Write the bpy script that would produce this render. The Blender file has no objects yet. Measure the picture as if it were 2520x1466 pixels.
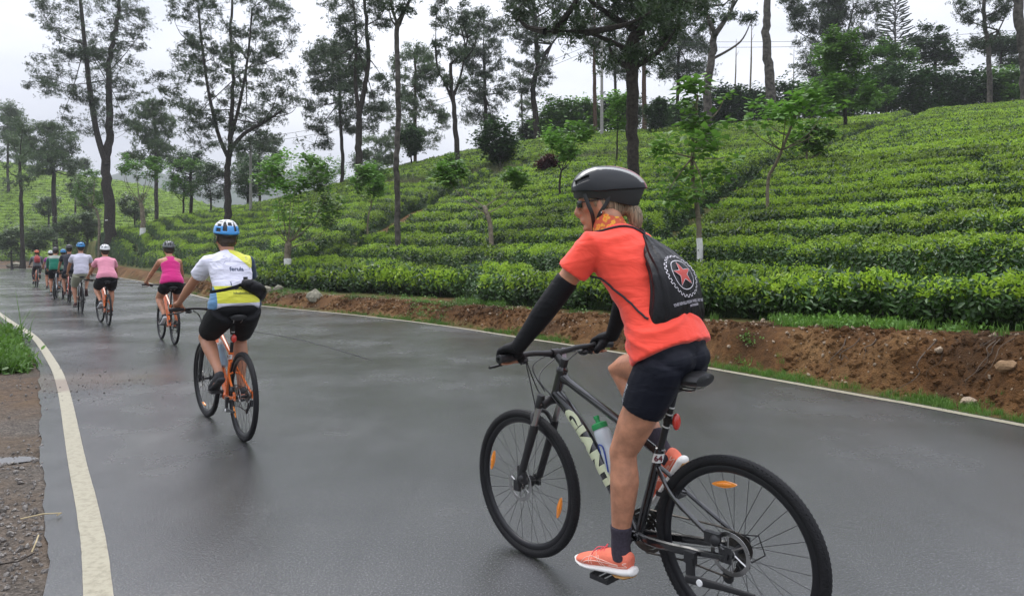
import bpy, bmesh, math, random
import numpy as np
from mathutils import Vector, Matrix, noise as mnoise
R = random.Random(7)
rng = np.random.default_rng(11)
S = bpy.context.scene
COL = S.collection
rad = math.radians
# ------------------------------------------------------------------ camera, sky, sun, exposure
FPX, HY, CX, EYE = 1754.0, 644.0, 1260.0, 1.42      # focal length and horizon of the photograph, in 2520-wide pixels
cam = bpy.data.cameras.new("camera"); camo = bpy.data.objects.new("camera", cam); COL.objects.link(camo)
cam.sensor_width = 36; cam.sensor_fit = 'HORIZONTAL'; cam.lens = 36 * FPX / 2520
cam.shift_y = -(1466 / 2 - HY) / 2520
cam.clip_end = 6000; cam.clip_start = 0.05
camo.location = (0, 0, EYE); camo.rotation_euler = (rad(90), 0, 0)
S.camera = camo
W = bpy.data.worlds.new("World"); S.world = W; W.use_nodes = True
nt = W.node_tree; nt.nodes.clear()
def N(nt, t, **k):
    n = nt.nodes.new(t)
    for a, b in k.items():
        if a == 'inp':
            for i, v in b.items(): n.inputs[i].default_value = v
        else: setattr(n, a, b)
    return n
L = lambda nt, a, b: nt.links.new(a, b)
SUN_EL, SUN_AZ = rad(58), rad(-35)
sky = N(nt, 'ShaderNodeTexSky', sky_type='NISHITA', sun_disc=False, sun_elevation=SUN_EL, sun_rotation=SUN_AZ)
bg1 = N(nt, 'ShaderNodeBackground', inp={1: 0.05}); L(nt, sky.outputs[0], bg1.inputs[0])
tc = N(nt, 'ShaderNodeTexCoord')
mp = N(nt, 'ShaderNodeMapping'); mp.inputs['Scale'].default_value = (1.0, 1.0, 2.6); L(nt, tc.outputs['Generated'], mp.inputs[0])
nz = N(nt, 'ShaderNodeTexNoise', inp={'Scale': 1.7, 'Detail': 7.0, 'Roughness': 0.52}); L(nt, mp.outputs[0], nz.inputs['Vector'])
cr = N(nt, 'ShaderNodeValToRGB'); L(nt, nz.outputs['Fac'], cr.inputs[0])
cr.color_ramp.elements[0].position = 0.34; cr.color_ramp.elements[0].color = (0.225, 0.242, 0.290, 1)
cr.color_ramp.elements[1].position = 0.66; cr.color_ramp.elements[1].color = (0.405, 0.416, 0.450, 1)
bg2 = N(nt, 'ShaderNodeBackground', inp={1: 1.0}); L(nt, cr.outputs[0], bg2.inputs[0])
# overcast skies grow brighter towards the zenith
sxyz = N(nt, 'ShaderNodeSeparateXYZ'); L(nt, tc.outputs['Generated'], sxyz.inputs[0]); zmx = N(nt, 'ShaderNodeMath', operation='MAXIMUM', inp={1: 0.0}); L(nt, sxyz.outputs[2], zmx.inputs[0])
zst = N(nt, 'ShaderNodeMath', operation='MULTIPLY_ADD', inp={1: 3.2, 2: 0.92}); L(nt, zmx.outputs[0], zst.inputs[0]); L(nt, zst.outputs[0], bg2.inputs[1])
mx = N(nt, 'ShaderNodeMixShader', inp={0: 0.93}); L(nt, bg1.outputs[0], mx.inputs[1]); L(nt, bg2.outputs[0], mx.inputs[2])
wo = N(nt, 'ShaderNodeOutputWorld'); L(nt, mx.outputs[0], wo.inputs[0])
sun = bpy.data.lights.new("sun", 'SUN'); sun.energy = 1.5; sun.angle = rad(35); sun.color = (1, .97, .92)
suno = bpy.data.objects.new("sun", sun); COL.objects.link(suno)
suno.rotation_euler = (rad(90) - SUN_EL, 0, rad(180) - SUN_AZ + rad(0))
S.view_settings.view_transform = 'Standard'; S.view_settings.look = 'None'
S.view_settings.exposure = 0.8; S.view_settings.gamma = 1
S.render.engine = 'CYCLES'; S.cycles.use_denoising = True
S.cycles.max_bounces = 6; S.cycles.transparent_max_bounces = 8
# ------------------------------------------------------------------ small helpers
def tag(o, label=None, cat=None, group=None, kind=None):
    if label: o['label'] = label
    if cat: o['category'] = cat
    if group: o['group'] = group
    if kind: o['kind'] = kind
    return o
def empty(name, loc=(0, 0, 0), rz=0.0, parent=None):
    o = bpy.data.objects.new(name, None); COL.objects.link(o); o.location = loc; o.rotation_euler = (0, 0, rz)
    o.empty_display_size = .1
    if parent: o.parent = parent
    return o
def link(name, me, parent=None, mat=None):
    if mat is not None and not me.materials:
        for m in (mat if isinstance(mat, (list, tuple)) else [mat]): me.materials.append(m)
    o = bpy.data.objects.new(name, me); COL.objects.link(o)
    if parent: o.parent = parent
    return o
def npmesh(name, V, F, smooth=False, mi=None):
    """V (n,3), F (m,k) arrays with one k."""
    V = np.asarray(V, dtype=np.float32).reshape(-1, 3); F = np.asarray(F, dtype=np.int32)
    me = bpy.data.meshes.new(name); k = F.shape[1]
    me.vertices.add(len(V)); me.vertices.foreach_set('co', V.ravel())
    me.loops.add(F.size); me.loops.foreach_set('vertex_index', F.ravel())
    me.polygons.add(len(F)); me.polygons.foreach_set('loop_start', np.arange(0, F.size, k, dtype=np.int32))
    me.update(calc_edges=True)
    if smooth: me.polygons.foreach_set('use_smooth', np.ones(len(F), dtype=bool))
    if mi is not None: me.polygons.foreach_set('material_index', np.asarray(mi, dtype=np.int32))
    me.validate(); return me
class MB:
    """collects simple shapes into ONE mesh"""
    def __init__(s): s.v = []; s.f = []; s.m = []; s.mi = 0
    def add(s, vs, fs):
        b = len(s.v); s.v += [tuple(p) for p in vs]; s.f += [tuple(i + b for i in f) for f in fs]; s.m += [s.mi] * len(fs)
    def tube(s, pts, r, seg=8, cap=True, flat=None, up=None):
        pts = [Vector(p) for p in pts]; n = len(pts)
        if not isinstance(r, (list, tuple)): r = [r] * n
        vs = []; fs = []; u = None
        for i, p in enumerate(pts):
            t = (pts[min(i + 1, n - 1)] - pts[max(i - 1, 0)]).normalized()
            if u is None:
                a = Vector(up) if up else (Vector((0, 0, 1)) if abs(t.z) < .9 else Vector((1, 0, 0)))
                u = (a - t * a.dot(t)).normalized()
            else: u = (u - t * u.dot(t)).normalized()
            w = t.cross(u)
            ru, rw = (r[i] if isinstance(r[i], (tuple, list)) else (r[i], r[i] if flat is None else r[i] * flat))
            for k in range(seg):
                a = 2 * math.pi * k / seg
                vs.append(p + u * (math.cos(a) * ru) + w * (math.sin(a) * rw))
        for i in range(n - 1):
            for k in range(seg):
                k2 = (k + 1) % seg
                fs.append((i * seg + k, i * seg + k2, (i + 1) * seg + k2, (i + 1) * seg + k))
        if cap:
            fs.append(tuple(reversed(range(seg)))); fs.append(tuple((n - 1) * seg + k for k in range(seg)))
        s.add(vs, fs); return s
    def box(s, c, d, rot=None, bev=0):
        vs = []
        for z in (-1, 1):
            for y in (-1, 1):
                for x in (-1, 1):
                    p = Vector((x * d[0] / 2, y * d[1] / 2, z * d[2] / 2))
                    if rot is not None: p = rot @ p
                    vs.append(Vector(c) + p)
        s.add(vs, [(0, 2, 3, 1), (4, 5, 7, 6), (0, 1, 5, 4), (2, 6, 7, 3), (0, 4, 6, 2), (1, 3, 7, 5)]); return s
    def ell(s, c, r, seg=12, rings=8, rot=None):
        vs = []; fs = []
        for i in range(rings + 1):
            th = math.pi * i / rings
            for k in range(seg):
                a = 2 * math.pi * k / seg
                p = Vector((r[0] * math.sin(th) * math.cos(a), r[1] * math.sin(th) * math.sin(a), r[2] * math.cos(th)))
                if rot is not None: p = rot @ p
                vs.append(Vector(c) + p)
        for i in range(rings):
            for k in range(seg):
                k2 = (k + 1) % seg
                fs.append((i * seg + k, (i + 1) * seg + k, (i + 1) * seg + k2, i * seg + k2))
        s.add(vs, fs); return s
    def lathe(s, c, axis, prof, seg=24, close=False):
        """prof: list of (radius, height along axis)"""
        ax = Vector(axis).normalized(); a = Vector((0, 0, 1)) if abs(ax.z) < .9 else Vector((1, 0, 0))
        u = (a - ax * a.dot(ax)).normalized(); w = ax.cross(u); vs = []; fs = []; n = len(prof)
        for (r, h) in prof:
            for k in range(seg):
                t = 2 * math.pi * k / seg
                vs.append(Vector(c) + ax * h + u * (math.cos(t) * r) + w * (math.sin(t) * r))
        for i in range(n if close else n - 1):
            j = (i + 1) % n
            for k in range(seg):
                k2 = (k + 1) % seg
                fs.append((i * seg + k, i * seg + k2, j * seg + k2, j * seg + k))
        s.add(vs, fs); return s
    def mesh(s, name, smooth=True, angle=40):
        me = bpy.data.meshes.new(name); me.from_pydata([tuple(p) for p in s.v], [], s.f)
        me.polygons.foreach_set('material_index', s.m)
        if smooth:
            me.polygons.foreach_set('use_smooth', [True] * len(s.f))
            try: me.set_sharp_from_angle(angle=rad(angle))
            except Exception: pass
        me.validate(); me.update(); return me
    def build(s, name, mat, parent=None, smooth=True, angle=40):
        return link(name, s.mesh(name, smooth, angle), parent, mat)
def bez(ps, n=8):
    """Catmull-Rom through the points"""
    ps = [Vector(p) for p in ps]; out = []
    for i in range(len(ps) - 1):
        p0 = ps[max(i - 1, 0)]; p1 = ps[i]; p2 = ps[i + 1]; p3 = ps[min(i + 2, len(ps) - 1)]
        for k in range(n):
            t = k / n
            out.append(.5 * ((2 * p1) + (p2 - p0) * t + (2 * p0 - 5 * p1 + 4 * p2 - p3) * t * t + (3 * p1 - p0 - 3 * p2 + p3) * t ** 3))
    out.append(ps[-1]); return out
# ------------------------------------------------------------------ materials
MATS = {}
def mat(name, col, rough=.6, metal=0.0, spec=.5, noise=0, nscale=8, bump=0, bscale=60, sheen=0, coat=0, sss=0, objcoord=True, col2=None, trans=0):
    if name in MATS: return MATS[name]
    m = bpy.data.materials.new(name); m.use_nodes = True; t = m.node_tree; b = t.nodes['Principled BSDF']
    b.inputs['Base Color'].default_value = (*col, 1); b.inputs['Roughness'].default_value = rough; b.inputs['Metallic'].default_value = metal
    b.inputs['Specular IOR Level'].default_value = spec
    if sheen: b.inputs['Sheen Weight'].default_value = sheen
    if coat: b.inputs['Coat Weight'].default_value = coat; b.inputs['Coat Roughness'].default_value = .08
    if sss:
        b.inputs['Subsurface Weight'].default_value = sss; b.inputs['Subsurface Radius'].default_value = (.012, .005, .003); b.inputs['Subsurface Scale'].default_value = .6
    if trans: b.inputs['Transmission Weight'].default_value = trans
    tc = N(t, 'ShaderNodeTexCoord'); src = tc.outputs['Object']
    if noise or col2:
        z = N(t, 'ShaderNodeTexNoise', inp={'Scale': nscale, 'Detail': 6.0, 'Roughness': .6}); L(t, src, z.inputs['Vector'])
        r = N(t, 'ShaderNodeValToRGB'); L(t, z.outputs['Fac'], r.inputs[0])
        c2 = col2 or tuple(min(1, c * (1 + noise)) for c in col); c1 = tuple(c * (1 - (noise if not col2 else 0)) for c in col)
        r.color_ramp.elements[0].position = .35; r.color_ramp.elements[0].color = (*c1, 1)
        r.color_ramp.elements[1].position = .65; r.color_ramp.elements[1].color = (*c2, 1)
        L(t, r.outputs[0], b.inputs['Base Color'])
        rr = N(t, 'ShaderNodeMapRange', inp={'To Min': max(0, rough - .08), 'To Max': min(1, rough + .08)}); L(t, z.outputs['Fac'], rr.inputs['Value']); L(t, rr.outputs[0], b.inputs['Roughness'])
    if bump:
        z = N(t, 'ShaderNodeTexNoise', inp={'Scale': bscale, 'Detail': 4.0}); L(t, src, z.inputs['Vector'])
        bp = N(t, 'ShaderNodeBump', inp={'Strength': bump, 'Distance': .01}); L(t, z.outputs['Fac'], bp.inputs['Height']); L(t, bp.outputs[0], b.inputs['Normal'])
    MATS[name] = m; return m
def leafmat(name, c1, c2, c3=None, rough=.45, transl=.3, inst=True, spec=.35):
    """leaf colour varies leaf by leaf between the colours; thin leaves let some light through"""
    m = bpy.data.materials.new(name); m.use_nodes = True; t = m.node_tree; b = t.nodes['Principled BSDF']; out = t.nodes['Material Output']
    r = N(t, 'ShaderNodeValToRGB'); e = r.color_ramp.elements
    e[0].color = (*c1, 1); e[1].color = (*c2, 1)
    if c3: x = r.color_ramp.elements.new(.9); x.color = (*c2, 1); e[-1].color = (*c3, 1)
    at = N(t, 'ShaderNodeAttribute', attribute_name='tint')
    if inst:
        oi = N(t, 'ShaderNodeObjectInfo'); ad = N(t, 'ShaderNodeMath', operation='MULTIPLY_ADD', inp={1: .55}); L(t, oi.outputs['Random'], ad.inputs[0])
        mu = N(t, 'ShaderNodeMath', operation='MULTIPLY', inp={1: .45}); L(t, at.outputs['Fac'], mu.inputs[0]); L(t, mu.outputs[0], ad.inputs[2]); L(t, ad.outputs[0], r.inputs[0])
    else: L(t, at.outputs['Fac'], r.inputs[0])
    ge = N(t, 'ShaderNodeNewGeometry'); nz = N(t, 'ShaderNodeTexNoise', inp={'Scale': .35, 'Detail': 3.0}); L(t, ge.outputs['Position'], nz.inputs['Vector'])
    mr = N(t, 'ShaderNodeMapRange', inp={'From Min': .32, 'From Max': .68, 'To Min': .58, 'To Max': 1.32}); L(t, nz.outputs['Fac'], mr.inputs['Value'])
    hs = N(t, 'ShaderNodeHueSaturation'); L(t, mr.outputs[0], hs.inputs['Value']); L(t, r.outputs[0], hs.inputs['Color'])
    L(t, hs.outputs[0], b.inputs['Base Color']); b.inputs['Roughness'].default_value = rough; b.inputs['Specular IOR Level'].default_value = spec
    tr = N(t, 'ShaderNodeBsdfTranslucent'); L(t, hs.outputs[0], tr.inputs[0])
    mx = N(t, 'ShaderNodeMixShader', inp={0: transl}); L(t, b.outputs[0], mx.inputs[1]); L(t, tr.outputs[0], mx.inputs[2]); L(t, mx.outputs[0], out.inputs[0])
    MATS[name] = m; return m
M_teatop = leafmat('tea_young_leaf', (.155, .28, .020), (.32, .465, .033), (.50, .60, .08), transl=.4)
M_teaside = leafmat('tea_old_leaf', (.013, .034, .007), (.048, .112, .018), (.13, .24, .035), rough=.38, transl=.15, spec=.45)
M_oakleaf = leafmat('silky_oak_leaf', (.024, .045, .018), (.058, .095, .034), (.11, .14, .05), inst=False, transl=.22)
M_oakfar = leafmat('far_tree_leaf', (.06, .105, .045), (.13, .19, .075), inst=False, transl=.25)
M_broad = leafmat('broad_leaf', (.08, .18, .028), (.16, .32, .05), (.28, .42, .08), inst=False, transl=.35)
M_broaddark = leafmat('dark_broad_leaf', (.026, .066, .016), (.06, .135, .028), (.11, .20, .04), inst=False, transl=.2)
M_red = leafmat('red_leaf', (.035, .010, .010), (.08, .022, .020), inst=False)
M_dry = leafmat('dry_grass_blade', (.13, .14, .06), (.24, .25, .13), inst=True)
M_grass = leafmat('grass_blade', (.05, .12, .018), (.12, .24, .035), (.22, .28, .07), inst=True)
def barkmat(name, c1, c2, sc=9):
    m = mat(name, c1, rough=.9, spec=.2, col2=c2, nscale=sc)
    t = m.node_tree; b = t.nodes['Principled BSDF']; tc = N(t, 'ShaderNodeTexCoord')
    mp = N(t, 'ShaderNodeMapping'); mp.inputs['Scale'].default_value = (6, 6, 14); L(t, tc.outputs['Object'], mp.inputs[0])
    z = N(t, 'ShaderNodeTexNoise', inp={'Scale': 2.0, 'Detail': 5.0, 'Roughness': .7}); L(t, mp.outputs[0], z.inputs['Vector'])
    bp = N(t, 'ShaderNodeBump', inp={'Strength': .9, 'Distance': .04}); L(t, z.outputs['Fac'], bp.inputs['Height']); L(t, bp.outputs[0], b.inputs['Normal'])
    return m
M_bark = barkmat('dark_bark', (.018, .015, .012), (.055, .046, .038))
M_barkgrey = barkmat('grey_bark', (.030, .027, .023), (.13, .115, .10), 4)
M_barkred = barkmat('reddish_bark', (.05, .03, .022), (.12, .075, .052))
M_barkpale = barkmat('pale_bark', (.12, .10, .07), (.26, .22, .16), 6)
M_white = mat('whitewash', (.62, .62, .58), rough=.85, noise=.15, nscale=14)
# ------------------------------------------------------------------ ground geometry
def rz(Y):
    d = np.maximum(0, np.asarray(Y, float) - 14); return .008 * d * d / (d + 3)
def ground_at(px, py):
    """road point seen at a pixel of the 2520-wide photograph"""
    Y = FPX * EYE / max(py - HY, 1)
    for _ in range(40): Y = .5 * Y + .5 * FPX * (EYE - float(rz(Y))) / max(py - HY, 1)
    return ((px - CX) / FPX * Y, Y)
def pline(P):
    P = np.array(P, float)
    # Catmull-Rom densify
    return np.array([(v.x, v.y) for v in bez([(p[0], p[1], 0) for p in P], 10)])
RP = [ground_at(*p) for p in [(2520, 1047), (2130, 975), (1740, 905), (1500, 864), (1290, 832), (1080, 800), (870, 775), (640, 752), (500, 732)]]
RP = [(RP[0][0] + 3.6, RP[0][1] - 7.5)] + RP + [(-21.2, 41.5), (-34, 59), (-52, 83), (-80, 120), (-128, 180)]
RLINE = pline(RP)
LPp = [(242, 1466), (219, 1272), (188, 1128), (154, 953), (127, 889), (80, 826), (18, 786)]
LP = [ground_at(*p) for p in LPp]
LP = [(LP[0][0] + 1.95, LP[0][1] - 3.2)] + LP + [(-21.5, 28.5), (-33, 42.5), (-58, 76), (-104, 134), (-134, 175)]
LLINE = pline(LP)
def segdist(X, Y, P):
    """signed distance to polyline (positive on the right-hand side when walking along it) and arc length"""
    X = np.asarray(X, float); Y = np.asarray(Y, float); sh = X.shape; X = X.ravel(); Y = Y.ravel()
    A = P[:-1]; B = P[1:]; D = B - A; LL = np.hypot(D[:, 0], D[:, 1]); cum = np.concatenate([[0], np.cumsum(LL)])
    best = np.full(X.shape, 1e9); sg = np.zeros_like(X); ar = np.zeros_like(X)
    for i in range(len(A)):
        t = np.clip(((X - A[i, 0]) * D[i, 0] + (Y - A[i, 1]) * D[i, 1]) / LL[i] ** 2, 0, 1)
        dx = X - (A[i, 0] + t * D[i, 0]); dy = Y - (A[i, 1] + t * D[i, 1]); d = np.hypot(dx, dy)
        c = D[i, 0] * dy - D[i, 1] * dx; m = d < best
        best[m] = d[m]; sg[m] = -np.sign(c[m]); ar[m] = (cum[i] + t * LL[i])[m]
    return (best * sg).reshape(sh), ar.reshape(sh)
def vnoise(X, Y, sc, seed=0, octv=3):
    """cheap smooth value noise in [-1,1]"""
    X = np.asarray(X, float) * sc + seed * 17.3; Y = np.asarray(Y, float) * sc + seed * 9.1; out = 0; amp = 1; tot = 0
    for o in range(octv):
        xi = np.floor(X).astype(np.int64); yi = np.floor(Y).astype(np.int64); fx = X - xi; fy = Y - yi
        fx = fx * fx * (3 - 2 * fx); fy = fy * fy * (3 - 2 * fy)
        def h(a, b):
            n = (a * 374761393 + b * 668265263 + seed * 1274126177) & 0xffffffff; n = ((n ^ (n >> 13)) * 1274126177) & 0xffffffff
            return ((n ^ (n >> 16)) & 0xffff) / 32767.5 - 1
        v = (h(xi, yi) * (1 - fx) + h(xi + 1, yi) * fx) * (1 - fy) + (h(xi, yi + 1) * (1 - fx) + h(xi + 1, yi + 1) * fx) * fy
        out = out + amp * v; tot += amp; amp *= .5; X = X * 2.03 + 5; Y = Y * 2.03 + 3
    return out / tot
sst = lambda x: (lambda t: t * t * (3 - 2 * t))(np.clip(x, 0, 1))
px2a = lambda px: (np.asarray(px, float) - CX) / FPX
# tables over a = X/Y
TA = px2a([-60, 60, 130, 200, 300, 450, 600, 740, 870, 1000, 1126, 1260, 1420, 1640, 1800, 2100, 2300, 2520, 2900])
SKY_Y = np.array([640, 640, 590, 575, 560, 528, 505, 478, 440, 405, 375, 352, 330, 318, 306, 290, 268, 250, 225.])
RID = np.array([95, 88, 84, 78, 74, 72, 70, 70, 68, 66, 65, 64, 62, 60, 58, 56, 54, 50, 44.])
TOPH = .62                                             # height of a tea bush
def ridge(a): return np.interp(a, TA, RID)
def ridge_z(a): return EYE + (HY - np.interp(a, TA, SKY_Y)) * ridge(a) / FPX - TOPH
FA = px2a([0, 130, 300, 500, 640, 900, 1100, 1150, 1200, 1500, 2000, 2600])
FS = np.array([2.2, 2.6, 2.4, 2.4, 2.6, 2.5, 2.9, 2.6, 1.75, 1.7, 1.75, 1.8])
def s_front(a): return np.interp(a, FA, FS)
BA = px2a([-60, 20, 70, 120, 165, 225, 400, 640, 1100, 1400, 2000, 2600])
BH = np.array([.4, 1.0, 2.4, 2.9, 2.0, .9, .42, .34, .36, .42, .56, .68])
aT = np.linspace(-.74, 1.3, 300); Y0T = []
for a in aT:
    yy = np.concatenate([np.linspace(2, 30, 600), np.linspace(30.1, 170, 700)])
    s, _ = segdist(a * yy, yy, RLINE); ok = np.where(s > s_front(a))[0]
    Y0T.append(yy[ok[0]] if len(ok) else 170)
Y0T = np.array(Y0T)
LA = px2a([-200, 0, 100, 208, 300, 350, 450, 560, 700, 900]); LY = np.array([380, 396, 412, 432, 446, 455, 480, 520, 580, 640.])
def terrain(X, Y):
    X = np.asarray(X, float); Y = np.asarray(Y, float); a = X / np.maximum(Y, .5)
    s, ar = segdist(X, Y, RLINE)
    z = rz(Y) - .012
    B = np.interp(a, BA, BH)
    w = .55 + .25 * vnoise(ar, s * 0, .5, 3) + .6 * np.clip(B - .7, 0, 3)
    k = sst((s - .34 - .14 * vnoise(ar, s * 0, .9, 5)) / w) ** .75
    rough = (vnoise(X, Y, 2.3, 8, 4) * .20 + np.abs(vnoise(X, Y, 4.5, 18, 3)) * .12 + vnoise(ar, z * 0, 3.0, 28, 3) * .08) * (k * (1 - k) * 4 * .8 + .2 * sst((s - .3) / .3)) * np.where(s < 2.6, 1, .4)
    zb = z + B * k + rough * sst((s - .15) / .2) + .02 * sst((s - .12) / .2)
    Y0 = np.interp(a, aT, Y0T); Rr = np.maximum(ridge(a), Y0 + 3); t = (Y - Y0) / (Rr - Y0)
    zf = rz(Y0) + B
    zr = ridge_z(a); tt = np.clip(t, 0, 1)
    zh = zf + (zr - zf) * (tt ** .97) + .35 * np.sin(np.pi * tt) * vnoise(X, Y, .06, 4, 2) * np.clip(zr - zf, 0, 6) / 6
    zh = np.where(t > 1, zr - .035 * (Y - Rr) - .0008 * (Y - Rr) ** 2 * (a < .2), zh)
    zz = np.where(t > 0, np.maximum(zh, -3), zb)
    bl = sst(t * (Rr - Y0) / 1.0); zz = np.where(t > 0, zb * (1 - bl) + zh * bl, zb)
    zz = np.where(s < 0, z, zz)
    # hill on the far side of the valley
    Ls = np.interp(a, LA, LY); zl = EYE + (HY - Ls) * 150 / FPX - .6
    t2 = (Y - 92) / 58.0; z2 = np.where(t2 > 0, zl * np.clip(t2, 0, 1) ** 1.05 - np.maximum(t2 - 1, 0) * 6, -5)
    m2 = sst((.02 - (a + .25)) / .05)
    zz = np.where((Y > 92) & (a < -.2), np.maximum(zz, z2 * m2 + rz(92) * (1 - np.clip(t2, 0, 1)) - (1 - m2) * 3), zz)
    # left side of the road: verge
    sl, _ = segdist(X, Y, LLINE)
    lf = sst((-sl - .25) / 1.5) * (s < 0)
    zz = zz + lf * (.03 * vnoise(X, Y, 1.4, 9, 4) - .01)
    pd = np.hypot(X + 3.68, (Y - 5.23) * 1.6); zz = zz - .045 * sst(1 - pd / .42)
    return zz
def raymarch(px, py, off=0.0, Ymin=6.0, Ymax=170):
    a = (px - CX) / FPX; b = (HY - py) / FPX
    Y = np.linspace(Ymin, Ymax, 5000); z = terrain(a * Y, Y) + off; hit = np.where(z >= EYE + b * Y)[0]
    Yh = Y[hit[0]] if len(hit) else Ymax
    return (a * Yh, Yh, float(terrain(np.array([a * Yh]), np.array([Yh]))[0]))
# footpaths between the tea blocks
PATH1 = np.array([raymarch(x, y, .3)[:2] for x, y in [(2400, 262), (2250, 290), (2080, 352), (1960, 395), (1850, 440), (1765, 495), (1700, 545), (1640, 600)]])
PATH2 = np.array([raymarch(x, y, .3)[:2] for x, y in [(1500, 385), (1330, 405), (1180, 452), (1050, 505), (960, 555), (900, 590), (800, 625), (730, 642)]])
PATH3 = np.array([raymarch(x, y, .3)[:2] for x, y in [(1640, 372), (1500, 392), (1340, 412), (1180, 430), (1050, 452), (900, 462), (780, 500)]])
def tea(X, Y):
    """height of the clipped bushes over the ground, and the phase across a row"""
    a = X / Y; s, ar = segdist(X, Y, RLINE); sf = s_front(a) + .10 * vnoise(ar, s * 0, .8, 6)
    far = (Y > 95) & (a < -.2)
    psi = s + .9 * vnoise(X, Y, .08, 12, 2) + .24 * vnoise(X, Y, .42, 13, 2)
    pitch = 1.28
    psi2 = terrain(X, Y) * 2.4 + .8 * vnoise(X, Y, .05, 2, 2)
    u = np.where(far, (psi2 / 1.5) % 1, ((psi - sf) / pitch) % 1)
    d = np.abs(u - .5) * 2                                        # 1 in the gap between two rows
    gs = .72 + .28 * np.clip(vnoise(X, Y, .22, 21, 2) * 2.6 + .5, -.8, 1)
    gap = sst((d - .46) / .24) * gs
    # cross gaps between single bushes along a row
    row = np.floor((psi - sf) / pitch); q = (ar / 1.05 + row * .37 + .2 * vnoise(X, Y, .8, 5, 1)) % 1
    cg = sst((np.abs(q - .5) * 2 - .8) / .2) * .55 * np.clip(.35 + vnoise(X, Y, .4, 33, 2) * 1.8, 0, 1)
    h = TOPH * (1 - .92 * gap) * (1 - cg) + .085 * vnoise(X, Y, 1.1, 15, 3) + .03 * vnoise(X, Y, 5, 16, 2)
    front = sst((s - sf + .02) / .12) * .62 + .38 * sst((s - sf - .04) / .5)
    for P, wd in ((PATH1, .75), (PATH2, 2.1), (PATH3, .8)):
        dd = np.abs(segdist(X, Y, P)[0]); h = h * (1 - .95 * (1 - sst((dd - wd * .45) / .5)))
    Rr = ridge(a)
    mask = np.where(far, 1.0, front * sst((Rr + 6 - Y) / 2.0) * (s > sf - .05))
    return np.maximum(h, .02) * mask, d, mask
# ------------------------------------------------------------------ ground, bank, road
def grid_mesh(name, A, Yv, keep=None, zf=None):
    AA, YY = np.meshgrid(A, Yv); XX = AA * YY; ZZ = zf(XX, YY)
    n, m = AA.shape; idx = np.arange(n * m).reshape(n, m)
    F = np.stack([idx[:-1, :-1], idx[:-1, 1:], idx[1:, 1:], idx[1:, :-1]], -1).reshape(-1, 4)
    V = np.stack([XX, YY, ZZ], -1).reshape(-1, 3)
    if keep is not None:
        k = keep(XX, YY).ravel(); fk = k[F].all(1); F = F[fk]
        used = np.zeros(len(V), bool); used[F.ravel()] = True; mp_ = np.cumsum(used) - 1; V = V[used]; F = mp_[F]
    return npmesh(name, V, F, smooth=True)
def mk(name):
    m = bpy.data.materials.new(name); m.use_nodes = True; return m, m.node_tree, m.node_tree.nodes['Principled BSDF']
def ramp(t, src, stops):
    r = N(t, 'ShaderNodeValToRGB'); L(t, src, r.inputs[0]); e = r.color_ramp.elements
    while len(e) < len(stops): e.new(.5)
    for i, (p, c) in enumerate(stops): e[i].position = p; e[i].color = (*c, 1) if len(c) == 3 else c
    return r.outputs[0]
def noise(t, src, sc, det=4, rough=.6, dist=0):
    z = N(t, 'ShaderNodeTexNoise', inp={'Scale': sc, 'Detail': float(det), 'Roughness': rough, 'Distortion': float(dist)}); L(t, src, z.inputs['Vector']); return z.outputs['Fac']
def mixc(t, fac, a, b, typ='MIX'):
    m = N(t, 'ShaderNodeMix', data_type='RGBA', blend_type=typ)
    for i, v in ((0, fac), (6, a), (7, b)):
        if hasattr(v, 'is_output'): L(t, v, m.inputs[i])
        else: m.inputs[i].default_value = v if not isinstance(v, tuple) else (*v, 1)
    return m.outputs[2]
def math_(t, op, a, b=None, c=None, clamp=False):
    m = N(t, 'ShaderNodeMath', operation=op, use_clamp=clamp)
    for i, v in enumerate((a, b, c)):
        if v is None: continue
        if hasattr(v, 'is_output'): L(t, v, m.inputs[i])
        else: m.inputs[i].default_value = v
    return m.outputs[0]
# earth
M_earth, t, b = mk('red_earth'); ge = N(t, 'ShaderNodeNewGeometry'); P = ge.outputs['Position']; Nn = N(t, 'ShaderNodeSeparateXYZ'); L(t, ge.outputs['Normal'], Nn.inputs[0])
big = noise(t, P, .9, 5); fine = noise(t, P, 14, 5, .7); grit = noise(t, P, 60, 3)
c = ramp(t, big, [(.32, (.040, .021, .009)), (.5, (.115, .056, .020)), (.68, (.20, .115, .048))])
c2 = ramp(t, fine, [(.3, (.55, .55, .55)), (.7, (1.35, 1.3, 1.25))]); c = mixc(t, 1.0, c, c2, 'MULTIPLY')
at = N(t, 'ShaderNodeAttribute', attribute_name='grass')
gcol = ramp(t, grit, [(.3, (.030, .055, .014)), (.7, (.085, .14, .03))])
gm = math_(t, 'MULTIPLY', at.outputs['Fac'], math_(t, 'MULTIPLY_ADD', fine, 3.0, -.7, True), clamp=True)
at2 = N(t, 'ShaderNodeAttribute', attribute_name='gravel')
gr = ramp(t, grit, [(.25, (.035, .03, .027)), (.5, (.11, .098, .086)), (.75, (.24, .21, .185))])
gr = mixc(t, ramp(t, big, [(.4, (0, 0, 0)), (.6, (.8, .8, .8))]), gr, (.13, .095, .065)); gr = mixc(t, 1.0, gr, c2, 'MULTIPLY'); c = mixc(t, at2.outputs['Fac'], c, gr)
c = mixc(t, gm, c, gcol); L(t, c, b.inputs['Base Color'])
b.inputs['Roughness'].default_value = .9; b.inputs['Specular IOR Level'].default_value = .18
bp = N(t, 'ShaderNodeBump', inp={'Strength': 1.0, 'Distance': .05}); L(t, math_(t, 'ADD', fine, math_(t, 'MULTIPLY', grit, .5)), bp.inputs['Height']); L(t, bp.outputs[0], b.inputs['Normal'])
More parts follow.
